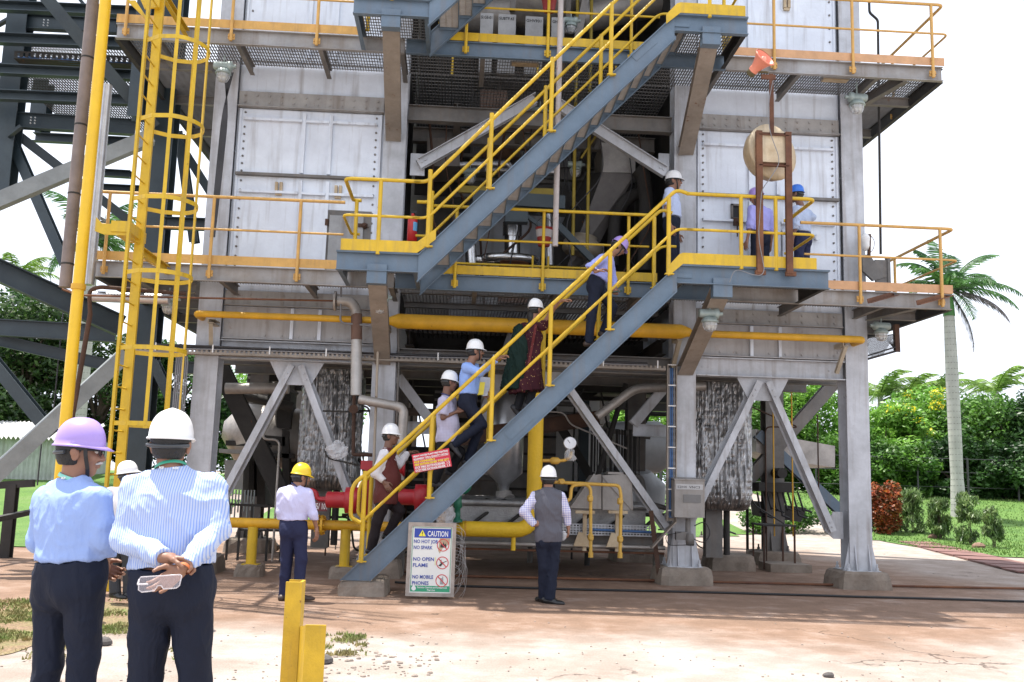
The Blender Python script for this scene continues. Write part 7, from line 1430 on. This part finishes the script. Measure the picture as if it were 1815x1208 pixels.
    for S in 'LR':
        hp, kn, an = J['hip'+S], J['kn'+S], J['an'+S]; e = an+nrm(an-kn)*.035*s; legs.append([('c', hp, kn, .094*s*B, .070*s), ('c', kn, e, .069*s, .062*s, 1, .02)])
    lo, hi = bounds(pr+legs[0]+legs[1], .03); lo, G = grid(lo, hi, res); dL = sdf(G, pr+legs[0], .03); dR = sdf(G, pr+legs[1], .03); d = np.minimum(dL, dR); wl = L_(.12); d = np.maximum(d, (G-wl)@up); d[[0, -1]] = .1; d[:, [0, -1]] = .1; d[:, :, [0, -1]] = .1
    V, Fq = surfnet(d, lo, res); V = wrinkle(V, Fq, amp*.9, 5., 7+sum(map(ord, label)) % 20, (1, 1, .45)); to = pobj('trousers', [(V, Fq)], trousers, t)
    if belt and tuck:
        V, Fq = solid(pr, res*.8, .03, [(L_(.15), up), (L_(.055), -up)], extra=lambda G, d: d-.013); pobj('belt', [(V, Fq)], LEA, to)
    # ---- body: torso + limbs, fine head and hands, one mesh
    parts = []; bp = torso(-.035)
    for S in 'LR': bp += arm(S, -.006 if sleeve == 'long' else -.008, None, (.05, .043, .029))
    bp += [('e', pel-Z3*.03*s, Mh, np.array([.145*B, .105*B, .15])*s)]
    for S in 'LR': bp += [('c', J['hip'+S], J['kn'+S], .08*s, .056*s), ('c', J['kn'+S], J['an'+S], .055*s, .036*s)]
    parts.append(solid(bp, .013, .025))
    hp_ = lambda r, f, u: hd+hr_*r*s+hfw*f*s+hup*u*s; E = lambda r, f, u, rad, k=.02: ('e', hp_(r, f, u), Mf, np.array(rad)*s, k)
    Hh = [E(0, -.012, .035, (.075, .096, .085)), E(0, .028, -.035, (.058, .062, .072), .03), E(0, .055, -.092, (.026, .024, .020), .03), ('c', hp_(0, -.02, -.05), nk-up*.03*s, .056*s, .060*s), ('c', hp_(0, .088, .012), hp_(0, .108, -.022), .009*s, .014*s, 0, .015), E(.013, .098, -.026, (.009, .011, .008), .01), E(-.013, .098, -.026, (.009, .011, .008), .01), E(0, .082, .036, (.05, .016, .012), .02), E(.034, .07, -.02, (.022, .02, .02), .025), E(-.034, .07, -.02, (.022, .02, .02), .025), E(0, .090, -.052, (.023, .011, .007), .008), E(0, .088, -.064, (.020, .011, .007), .008)]
    for sx in (-1, 1): Hh += [E(sx*.081, -.006, -.008, (.010, .020, .032), .012), E(sx*.089, -.014, .004, (.008, .017, .020), .008)]
    mi = [E(sx*.032, .098, .014, (.017, .016, .011)) for sx in (-1, 1)]
    parts.append(solid(Hh, .0045*s if res < .01 else .006, .02, [(nk-up*.02*s, -up)], minus=mi))
    bo = None
    for S, sg in (('L', -1), ('R', 1)):
        hh = (hands or {}).get(S, {}); d_ = hh.get('d'); fa = nrm(J['wr'+S]-J['el'+S]); d_ = fa if d_ is None else nrm(d_); n_ = np.array(hh.get('n', -rt*sg*1.0+fwd*.2), float); sd = np.array(hh.get('t', fwd), float); parts.append(solid(hand_prims(J['wr'+S]+d_*.02*s, d_, n_, sd, .97*s, hh.get('curl', 28)), .004 if res < .01 else .005, .008, pad=.012))
    bo = pobj('body', parts, skin, t)
    # eyes
    b = MB()
    for sx in (-1, 1): b.ell(Vector(hp_(sx*.031, .078, .013)), .0125*s, 10, 8)
    b.o('eyes', mat('eye_white', (.55, .5, .46), .3, 0, bump=0), t); b = MB()
    for sx in (-1, 1): b.ell(Vector(hp_(sx*.031, .0875, .013)), .0055*s, 8, 6); b.tube([Vector(hp_(sx*q, f, .036)) for q, f in ((.014, .095), (.03, .094), (.05, .080))], .0045*s, 6)
    b.o('brows', HAIR, t)
    # hair
    if hair:
        he = [E(0, -.018, .032, (.080, .100, .092)), E(0, -.035, -.02, (.073, .075, .07), .03)]
        V, Fq = solid(he, .007 if res > .01 else .005, .02, [(hp_(0, 0, -.062), -hup), (hp_(0, .045, .0), nrm(hfw*.9-hup*.55))], extra=lambda G, d: np.maximum(d, -(np.linalg.norm(((G-hp_(0, .07, -.03))@Mf)/np.array([2.2, 1.0, 1.1])/s, axis=-1)-.072)*s)); pobj('hair', [(V, Fq)], hair, t)
    if moustache:
        b = MB(); b.tube([Vector(hp_(q, f, u)) for q, f, u in ((-.032, .084, -.05), (-.015, .1, -.043), (0, .104, -.041), (.015, .1, -.043), (.032, .084, -.05))], [.004*s, .008*s, .008*s, .008*s, .004*s], 7); b.o('moustache', moustache, t)
    # helmet
    if helmet:
        h = thing_part('hard_hat', t); oc = hp_(0, -.008, .042); b = MB(); N = 36; vs = []; tf = nrm(hfw*math.cos(.12)+hup*math.sin(.12)*(-.0)); rows_ = []
        for q in range(-3, 11):
            if q >= 0: ph = q/10*math.pi/2; rr = math.cos(ph)**.82 if q < 10 else 0.0; z = .132*math.sin(ph)**.97
            else: rr, z = 1, 0
            row = []
            for j in range(N):
                th = 2*math.pi*j/N; c_, s_ = math.cos(th), math.sin(th); a_, b2 = .101, .121
                ridge = 1+.022*max(0, 1-abs(c_)*3.5)*(1 if s_ > -2 else 0)*(math.sin(min(1, q/10)*math.pi/2) if q > 0 else 0)
                x, y, zz = a_*c_*rr*ridge, b2*s_*rr*ridge, z*(1+.05*max(0, 1-abs(a_*c_*rr)/.03))
                if q == -1: e_ = .004; x += e_*c_; y += e_*s_; zz = -.002
                if q == -2: e_ = .009+.036*max(0, s_)**3; x += e_*c_; y += e_*s_; zz = -.008-.012*max(0, s_)**2
                if q == -3: e_ = .008+.034*max(0, s_)**3; x += e_*c_; y += e_*s_; zz = -.013-.012*max(0, s_)**2
                row.append(oc+hr_*x*s+hfw*y*s+hup*zz*s)
            rows_.append(row)
        order = [0, 1, 2]+list(range(3, 14)); inner = [[oc+(p-oc)*.955-hup*.004 for p in rows_[3]], ]+[[oc+(p-oc)*.955 for p in rows_[k]] for k in (5, 8, 11)]
        seq = inner[::-1]+[rows_[0], rows_[1], rows_[2]]+rows_[3:]; vs = [p for r in seq for p in r]; fs = [(i*N+j, i*N+(j+1) % N, (i+1)*N+(j+1) % N, (i+1)*N+j) for i in range(len(seq)-1) for j in range(N)]; b.add(vs, fs, True); hat = b.o('hard_hat', helmet, t)
        b = MB(); b.add([oc+hr_*.092*math.cos(a)*s+hfw*.112*math.sin(a)*s+hup*z*s for z in (-.028, .004) for a in np.linspace(0, 2*math.pi, 25)[:-1]], [(i, (i+1) % 24, 24+(i+1) % 24, 24+i) for i in range(24)], True); b.o('head_band', BLK, hat)
        b = MB(); b.tube([Vector(oc+hr_*.103*math.cos(a)*s+hfw*.112*math.sin(a)*s-hup*(.035+.012*math.sin(-a*1))*s) for a in np.linspace(math.radians(205), math.radians(335), 12)], .010*s, 6); b.o('nape_strap', mat('nape_plastic', (.05, .055, .06), .4, 0, bump=0), hat)
        b = MB(); oo = oc+hfw*.128*s+hup*.045*s
        b.o('unused', BLK, hat) if 0 else None
        if strap:
            b = MB()
            for sx in (-1, 1):
                pts = [hp_(sx*.088, .035, .045), hp_(sx*.083, .045, -.02), hp_(sx*.062, .055, -.075), hp_(sx*.02, .05, -.118)]
                for i in range(3): b.bar(Vector(pts[i]), Vector(pts[i+1]), .005, .018*s, 'B', up=Vector(hfw))
                b.o('chin_strap', BLK, hat); b = MB()
    if glasses:
        b = MB()
        for sx in (-1, 1):
            c = [(sx*(.033+.026*math.cos(a)), .104-.012*abs(math.cos(a))*.5, .012+.019*math.sin(a)) for a in np.linspace(0, 2*math.pi, 15)[:-1]]; b.tube([Vector(hp_(*p)) for p in c], .0028*s, 5, closed=True); b.tube([Vector(hp_(sx*.059, .098, .02)), Vector(hp_(sx*.077, .05, .02)), Vector(hp_(sx*.084, -.01, .015))], .003*s, 5)
        b.tube([Vector(hp_(-.01, .107, .018)), Vector(hp_(.01, .107, .018))], .003, 5); gl_ = b.o('glasses', glasses, t)
    if ly is not None:
        b = MB(); c0 = nk+nu*.010*s
        b.lathe(Vector(c0), Vector(nu), [(0, .0745*s), (.016*s, .0725*s), (.017*s, .069*s)], 24, True, False); lo_ = b.o('lanyard', ly, t)
        if res < .01:
            b = MB(); cc = Vector(c0+nu*.003*s)
            for ang_ in (-115, -68): 
                vs2, fs2 = text_mesh('RCF', .015, .0006, .0008); a0 = math.radians(ang_); dirn = Vector((math.cos(a0), math.sin(a0), 0)); rtv = Vector((-math.sin(a0), math.cos(a0), 0)); b.add([cc+dirn*.0765*s+rtv*v.x+Vector(nu)*v.y+dirn*v.z for v in vs2], fs2)
            b.o('lanyard_text', WPL, lo_)
    # shoes
    for S in 'LR':
        an = J['an'+S]; td = (toe or {}).get(S); td = np.array([hf[0], hf[1], 0.]) if td is None else np.array(td, float); td = nrm(td); sd_ = nrm(np.cross(td, Z3)); un = np.cross(sd_, td); base = an-un*.085*s; Ms = np.stack([sd_, td, un], 1)
        pr = [('c', base+td*-.045*s+un*.038*s, base+td*.06*s+un*.034*s, .042*s, .044*s), ('e', base+td*.12*s+un*.022*s, Ms, np.array([.046, .085, .036])*s), ('c', base+td*-.02*s+un*.04*s, an+un*.0, .045*s, .044*s, 1)]
        V, Fq = solid(pr, .007, .02, [(base-un*.0+un*.004, -un)], pad=.015); sh_ = pobj('shoe', [(V, Fq)], shoes, t)
        b = MB(); out = [(math.sin(a)*(.045 if abs(a) < 1.6 else .038), math.cos(a)*(.115 if abs(a) < 1.6 else .10)+.055 if abs(a) < 1.57 else math.cos(a)*.09+.02) for a in np.linspace(-math.pi, math.pi, 21)[:-1]]; b.prism([Vector(base+sd_*x*s+td*y*s-un*.008*s) for x, y in out], Vector(un*.018*s)); b.o('sole', mat('shoe_sole', (.03, .028, .026), .8, 0, bump=0) if shoes is not SNK else mat('pale_sole', (.2, .2, .2), .8, 0, bump=0), sh_)
    return t, J, (hr_, hfw, hup), s
def thing_part(n, p): return None
def pose_px(Y, H, yaw, **k):
    """default standing skeleton on the given depth, joints overridden by measured points (px, py, depth offset)"""
    s = H/1.72; a = math.radians(yaw); f = np.array([math.cos(a), math.sin(a), 0]); r = np.array([math.sin(a), -math.cos(a), 0]); J = {}
    for n_, v in k.items(): J[n_] = np.array(at(v[0], v[1], Y+(v[2] if len(v) > 2 else 0)))
    return J
PLAINB = cloth('pale_blue_shirt', (.30, .41, .72)); STR = cloth('striped_white_shirt', (.50, .57, .74), .75, 'stripe', (.25, .36, .70), 85)
LIL = cloth('lilac_white_shirt', (.55, .54, .76)); SKY = cloth('sky_blue_shirt', (.28, .42, .80)); WSH = cloth('off_white_shirt', (.66, .64, .66)); LAV = cloth('lavender_shirt', (.36, .36, .74)); GRB = cloth('grey_blue_shirt', (.40, .47, .62)); CHK = cloth('checked_shirt', (.70, .70, .74), .75, 'check', (.16, .16, .50), 45)
PTX = cloth('pale_check_shirt', (.50, .48, .60), .75, 'check', (.38, .36, .5), 50); VG = cloth('grey_waistcoat', (.095, .095, .115), .45); VM = cloth('maroon_waistcoat', (.11, .028, .025), .6)
GLY = mat('green_lanyard', (.05, .35, .22), .5, 0, bump=0); NLY = mat('navy_lanyard', (.02, .03, .12), .5, 0, bump=0)
def dz(p, dx=0, dy=0, z=0): return p+np.array([dx, dy, z])
# --- man with lilac helmet, left foreground
Y = 5.0; k = pose_px(Y, 1.72, 60, head=(143, 803), neck=(128, 853), pel=(124, 1012), shL=(84, 884, .10), shR=(172, 886, -.09), elL=(68, 960, .16), wrL=(110, 1015, .26), elR=(186, 958, -.09), wrR=(186, 1004, .12), hipL=(98, 1030, .05), hipR=(150, 1030, -.05), knL=(84, 1172, .04), knR=(148, 1172, -.02))
k['wrL'] = k['wrR']+np.array([-.07, .05, .0]); k['elL'][1] = Y+.15
for S in 'LR': k['an'+S] = k['kn'+S]*np.array([1, 1, 0])+np.array([-.02, 0, .09])
person('man in lilac hard hat, blue shirt and glasses looking right, standing at the left edge', 1.74, k, 60, PLAINB, NAVY, HP, B=1.12, head_yaw=8, head_pitch=-2, res=.0085, glasses=BLK, moustache=GREYH, ly=mat('mint_lanyard', (.25, .62, .52), .5, 0, bump=0), amp=.009, belly=.02, hands={'R': dict(curl=40, n=(-.6, .6, -.2), t=(0, .3, 1)), 'L': dict(curl=40, n=(.5, -.5, 0), t=(0, 0, 1))})
# --- man in striped shirt, back to camera
Y = 4.85; k = pose_px(Y, 1.78, 90, head=(303, 790, .03), neck=(303, 835), pel=(305, 1028), shL=(238, 868), shR=(374, 866), elL=(221, 955, -.06), elR=(386, 938, -.06), wrL=(288, 988, -.24), wrR=(330, 1003, -.27), hipL=(272, 1050), hipR=(338, 1050), knL=(256, 1210), knR=(346, 1210))
for S in 'LR': k['an'+S] = k['kn'+S]*np.array([1, 1, 0])+np.array([-.01, 0, .09])
t2, J2, fr2, s2 = person('stocky man in white hard hat and striped shirt seen from behind, hands behind his back', 1.80, k, 90, STR, NAVY, HW, B=1.16, belly=.02, head_yaw=92, res=.0085, strap=False, ly=GLY, amp=.009,
    hands={'R': dict(d=(-.75, -.12, -.62), n=(-.1, -1, .1), t=(-.5, 0, .8), curl=30), 'L': dict(d=(.93, -.05, -.05), n=(-.1, -.2, -1), t=(0, -1, .2), curl=48)})
g = thing('safety_goggles', 'clear safety goggles held behind his back by the man in striped shirt', 'goggles', tuple(at(283, 1035, 4.47))); c = at(283, 1034, 4.46); b = MB(); R3 = Vector((1, .0, .06)).normalized(); U3 = Vector((0, .1, 1)).normalized(); n3 = R3.cross(U3)
ol = [(-.092, .022), (-.085, .032), (.085, .036), (.094, .03), (.088, -.012), (.075, -.022), (.02, -.024), (.006, -.008), (-.008, -.010), (-.02, -.030), (-.075, -.034), (-.09, -.024)]
b.prism([c+R3*x+U3*y for x, y in ol], n3*.003); b.o('lens', clear_mat('goggle_lens', (.85, .78, .82), .08, .14), g)
b = MB(); b.tube([c+R3*x+U3*y for x, y in ol], .003, 5, closed=True); b.tube([c+R3*-.092+U3*.02, c+R3*-.08-n3*-.05, c+R3*-.03-n3*-.07], .004, 5); b.o('rim', clear_mat('goggle_rim', (.8, .76, .78), .2, .45), g)
b = MB(); w_ = Vector(J2['wrR']); d0 = Vector(J2['elR'])-w_; b.lathe(w_-d0.normalized()*.022, d0, [(0, .031), (.007, .032), (.014, .031)], 16, True, False); b.o('wrist_thread', mat('orange_thread', (.6, .15, .04), .7, 0, bump=0), t2)
# --- man half hidden between them
Y = 11.3; k = pose_px(Y, 1.62, 120, head=(228, 842), neck=(224, 862), pel=(216, 950), shL=(192, 874), shR=(243, 874), elL=(188, 915), elR=(246, 915), wrL=(192, 950, .1), wrR=(240, 950, .1), hipL=(206, 958), hipR=(226, 958), knL=(203, 1005, .05), knR=(228, 1005), anL=(204, 1047), anR=(228, 1047))
person('man in white hard hat mostly hidden between the two foreground men', 1.62, k, 120, WSH, GRYT, HW, LEA, head_yaw=20, head_pitch=10, tuck=True, toe={'L': (.5, -.3, 0)})
# --- yellow helmet
Y = 11.88; k = pose_px(Y, 1.70, 75, head=(534, 846, .02), neck=(523, 864), pel=(520, 930), shL=(501, 874, .03), shR=(546, 875, -.03), elL=(497, 906), wrL=(502, 936, .08), elR=(555, 911, -.05), wrR=(561, 935), hipL=(510, 940), hipR=(532, 940), knL=(508, 992, .03), knR=(533, 992, -.02), anL=(503, 1052, .05), anR=(530, 1052, -.04))
person('man in yellow hard hat and lilac shirt walking away behind the stair foot', 1.72, k, 75, LIL, NAVY2, HY, SNB, B=1.02, head_yaw=28, head_pitch=-8, ly=NLY, toe={'R': (.9, .5, 0), 'L': (.4, .9, 0)}, hands={'R': dict(curl=35, d=(.1, .0, -1))})
# --- grey waistcoat
Y = 12.2; k = pose_px(Y, 1.70, 90, head=(972, 849, .02), neck=(971, 868), pel=(972, 948), shL=(949, 880), shR=(993, 880), elL=(929, 907, -.03), wrL=(948, 930, -.06), elR=(1003, 907), wrR=(1007, 930, .03), hipL=(962, 956), hipR=(983, 956), knL=(964, 1005), knR=(980, 1005), anL=(963, 1055, .06), anR=(974, 1058, -.02))
t5, J5, _, _ = person('man in grey waistcoat and checked shirt seen from behind, one hand on hip', 1.74, k, 90, CHK, NAVY, HW, LEA, B=.97, head_yaw=88, vest=VG, vest_hem=-.075, strap=True, toe={'R': (.75, -.4, 0), 'L': (-.3, .8, 0)}, hands={'L': dict(d=(.95, -.1, .35), n=(.2, 1, 0), t=(0, 0, 1), curl=8), 'R': dict(curl=40, d=(.1, .1, -1))})
b = MB(); c = Vector(J5['wrR'])+Vector((-.05, -.02, -.13)); b.ell(c, (.035, .03, .06), 12, 10); b.v = [tuple(c+(Vector(v)-c)*(1+.4*mn.noise(Vector(v)*30))) for v in b.v]; b.o('clear_goggles', PLB, None, 'clear goggles dangling from the hand of the grey waistcoat man', 'goggles')
# --- climbers
YM_ = 12.95
k = pose_px(YM_, 1.68, -5, head=(693, 773), neck=(687, 797), pel=(684, 877), shR=(681, 806, -.17), shL=(693, 803, .17), elR=(665, 838, -.2), wrR=(680, 852, -.2), elL=(706, 824, .2), wrL=(722, 803, .36), hipR=(682, 884, -.09), hipL=(686, 884, .09), knR=(668, 926, -.09), anR=(659, 970, -.09), knL=(709, 905, .08), anL=(688, 945, .08))
person('man in maroon waistcoat and white shirt, lowest climber on the stair', 1.70, k, -5, WSH, BRN, HW, LEA, B=1.04, belly=.03, skin=SKIND, head_yaw=-12, vest=VM, vest_hem=-.10, strap=False, glasses=GLS, hands={'R': dict(d=(.5, -.2, -.7), n=(.2, .8, -.2), curl=25), 'L': dict(d=(.9, .1, .3), n=(0, 0, -1), t=(.2, -1, 0), curl=40)}, toe={'R': (1, 0, 0), 'L': (1, 0, -.05)})
k = pose_px(YM_, 1.66, 8, head=(797, 678), neck=(790, 702), pel=(792, 776), shR=(786, 711, -.17), shL=(800, 709, .17), elR=(785, 740, -.18), wrR=(808, 730, -.12), elL=(802, 738, .18), wrL=(818, 728, .1), hipR=(788, 782, -.08), hipL=(793, 782, .08), knR=(781, 822, -.09), anR=(771, 852, -.09), knL=(816, 800, .08), anL=(800, 832, .08))
person('man in pale short sleeved shirt, second climber from the bottom, hands together', 1.66, k, 8, PTX, CHAR, HW, SNK, B=1.04, belly=.03, skin=SKIND, head_yaw=15, head_pitch=-8, sleeve='short', tuck=False, hem=-.05, strap=False, ly=NLY, hands={'R': dict(curl=35, n=(0, .8, -.3), t=(0, 0, 1)), 'L': dict(curl=35, n=(0, -.8, 0), t=(0, 0, 1))}, toe={'R': (1, 0, 0), 'L': (1, 0, -.1)})
k = pose_px(YM_, 1.70, 5, head=(843, 623), neck=(832, 645), pel=(830, 707), shR=(827, 651, -.17), shL=(840, 648, .17), elR=(851, 660, -.25), wrR=(880, 637, -.38), elL=(848, 673, .16), wrL=(856, 690, .1), hipR=(828, 713, -.08), hipL=(832, 713, .08), knR=(854, 752, -.09), anR=(806, 786, -.1), knL=(847, 765, .08), anL=(830, 814, .08))
person('man in bright blue shirt with moustache, third climber, reaching for the handrail', 1.70, k, 5, SKY, NAVY, HW, SNK, B=1.0, head_yaw=5, moustache=HAIR, hands={'R': dict(d=(.8, -.05, .5), n=(0, .3, -1), t=(.2, -1, 0), curl=38), 'L': dict(curl=30, n=(0, -1, 0), t=(0, 0, 1))}, toe={'R': (.75, 0, -.75), 'L': (1, 0, -.2)})
b = MB(); c = at(858, 684, YM_+.05); b.prism([c+Vector((-.10, 0, -.10)), c+Vector((.07, .02, -.08)), c+Vector((.10, .02, .12)), c+Vector((-.05, 0, .13))], (0, .006, 0)); b.prism([c+Vector((-.02, -.02, -.14)), c+Vector((.05, -.02, -.13)), c+Vector((.06, -.02, -.02)), c+Vector((.0, -.02, -.02))], (0, .01, 0)); b.o('papers', mat('pale_paper', (.55, .58, .65), .7, 0, bump=0), None, 'pale papers held by the man in bright blue shirt', 'papers')
b = MB(); c = at(853, 690, YM_-.01); b.prism([c+Vector((-.05, -.02, -.08)), c+Vector((.03, -.02, -.07)), c+Vector((.05, -.02, .10)), c+Vector((-.02, -.02, .1))], (0, .008, 0)); b.o('yellow_booklet', mat('booklet_yellow', (.72, .6, .05), .5, 0, bump=0), None, 'yellow booklet held with papers by the blue shirted climber', 'booklet')
# woman
k = pose_px(YM_, 1.58, 35, head=(950, 549), neck=(945, 572), pel=(937, 640), shR=(963, 577, -.14), shL=(929, 580, .10), elR=(977, 552, -.28), wrR=(992, 534, -.42), elL=(925, 612, .1), wrL=(940, 630, .2), hipR=(945, 646, -.06), hipL=(930, 646, .06), knR=(946, 682, -.05), anR=(938, 714, -.06), knL=(928, 686, .05), anL=(917, 722, .04))
tw, Jw, frw, sw = person('woman in maroon print kurta and dark green shawl climbing, hand on the rail', 1.58, k, 35, cloth('maroon_print', (.05, .012, .018), .8, 'print', (.45, .30, .12), 28), CHAR, HW, SNK, B=.95, head_yaw=35, tuck=False, hem=-.1, belt=False, strap=False, amp=.004, hands={'R': dict(d=(.9, -.05, .3), n=(0, .2, -1), t=(.1, -1, 0), curl=30)}, toe={'R': (1, .3, -.1), 'L': (.6, .1, -.7)})
KM = MATS['maroon_print']; pel = Jw['pel']; I3 = np.eye(3)
pr = [('c', np.array(at(944, 600, YM_)), np.array(at(937, 650, YM_)), .135, .16), ('c', np.array(at(937, 650, YM_)), np.array(at(934, 700, YM_)), .165, .24, 1)]; 
bot = np.array(at(935, 694, YM_)); V, Fq = solid(pr, .011, .03, [(bot, nrm([.1, 0, -1]))], extra=lambda G, d: np.maximum(d+0*d, -1)); V = wrinkle(V, Fq, .02, 5, 2, (1.3, 1.3, .12)); pobj('kurta', [(V, Fq)], KM, tw)
GS_ = cloth('dark_green_shawl', (.004, .017, .013), .7); pr = [('c', np.array(at(948, 574, YM_-.05)), np.array(at(928, 590, YM_-.02)), .085, .12), ('c', np.array(at(928, 590, YM_-.02)), np.array(at(912, 690, YM_-.02)), .135, .185, 1)]
V, Fq = solid(pr, .011, .04, [(np.array(at(918, 697, YM_)), nrm([.12, 0, -1])), (np.array(at(937, 640, YM_)), nrm([1, .12, .28]))]); V = wrinkle(V, Fq, .022, 6, 9, (1.6, 1.6, .15)); pobj('shawl', [(V, Fq)], GS_, tw)
bt = cloth('woven_border', (.12, .025, .025), .8, 'print', (.40, .30, .18), 45)
b = MB()
for i in range(14): f = i/14; p = at(950-f*22, 575+f*120, YM_-.17-.02*math.sin(i)); q = at(950-(i+1)/14*22, 575+(i+1)/14*120, YM_-.17-.02*math.sin(i+1)); b.bar(p, q, .006, .035, 'B', up=(1, 0, 0))
b.o('shawl_border', bt, tw)
V, Fq = solid([('e', np.array(at(941, 560, YM_)), I3, (.055, .07, .09)), ('e', np.array(at(938, 580, YM_-.05)), I3, (.04, .05, .09))], .01, .03); pobj('long_hair', [(V, Fq)], HAIR, tw)
# man bending in lilac helmet
k = pose_px(YM_, 1.70, 0, head=(1096, 438), neck=(1080, 455), pel=(1057, 500), shR=(1067, 459, -.17), shL=(1080, 466, .17), elR=(1046, 472, -.3), wrR=(1056, 481, -.40), elL=(1086, 495, .18), wrL=(1089, 510, .1), hipR=(1055, 508, -.08), hipL=(1060, 508, .08), knR=(1048, 560, -.09), anR=(1044, 604, -.09), knL=(1086, 545, .08), anL=(1070, 586, .08))
nk = k['neck']; pl_ = k['pel']; 
person('man in lilac hard hat bending forward as he climbs near the top of the stair', 1.66, k, 0, cloth('violet_blue_shirt', (.34, .38, .78)), NAVY, HP, SNB, B=1.0, head_yaw=10, head_pitch=-38, hands={'R': dict(d=(.8, -.1, .3), n=(0, .3, -1), t=(.1, -1, 0), curl=38), 'L': dict(curl=35)}, toe={'R': (1, 0, 0), 'L': (1, 0, 0)})
b = MB(); c = at(1093, 517, YM_+.05); b.bar(c+Vector((-.06, 0, -.01)), c+Vector((.07, 0, .02)), .06, .012, 'B'); b.o('phone', mat('dark_green_case', (.01, .08, .05), .4, 0, bump=0), None, 'dark green phone in the lowered hand of the bending climber', 'phone')
# men on the landing
D = D1+.09
def stand(label, Y, H, yaw, hx, hy, top=None, **kw):
    s = H/1.72; p = np.array(at(hx, hy, Y)); a = math.radians(yaw); f = np.array([math.cos(a), math.sin(a), 0]); r = np.array([math.sin(a), -math.cos(a), 0]); base = np.array([p[0], Y, D1]); L = lambda rr, ff, u: base+(r*rr+f*ff)*s+Z3*u*s
    k = dict(head=L(0, .03, 1.595), neck=L(0, -.01, 1.455), pel=L(0, 0, .99), shL=L(-.18, 0, 1.395), shR=L(.18, 0, 1.395), elL=L(-.235, -.03, 1.12), elR=L(.235, -.03, 1.12), wrL=L(-.25, .03, .89), wrR=L(.25, .03, .89), hipL=L(-.085, 0, .93), hipR=L(.085, 0, .93), knL=L(-.10, .02, .50), knR=L(.10, .02, .50), anL=L(-.11, -.02, .09), anR=L(.11, -.02, .09))
    if 'ov' in kw:
        for n_, v in kw.pop('ov').items(): k[n_] = np.array(at(v[0], v[1], Y+v[2]))
    return person(label, H, k, yaw, **kw)
stand('smiling man in white hard hat and short sleeved shirt standing at the stair top', 14.05, 1.80, -25, 1191, 330, shirt=cloth('pale_blue_white', (.50, .58, .80)), trousers=NAVY, helmet=HW, head_yaw=-15, sleeve='short', hands={})
stand('man in lilac hard hat on the landing, half hidden by the left rusty upright', 14.3, 1.66, 115, 1347, 350, shirt=LAV, trousers=NAVY, helmet=HP, head_yaw=170, head_pitch=-15, ov=dict(head=(1341, 350, .0)))
stand('man in blue hard hat on the landing right of the rusty frame', 14.25, 1.66, 130, 1421, 345, shirt=GRB, trousers=NAVY2, helmet=HB_, head_yaw=150, ov=dict(head=(1411, 345, 0), elR=(1440, 385, -.05), wrR=(1418, 388, .1)), hands={'R': dict(curl=40)}, skin=SKIND)
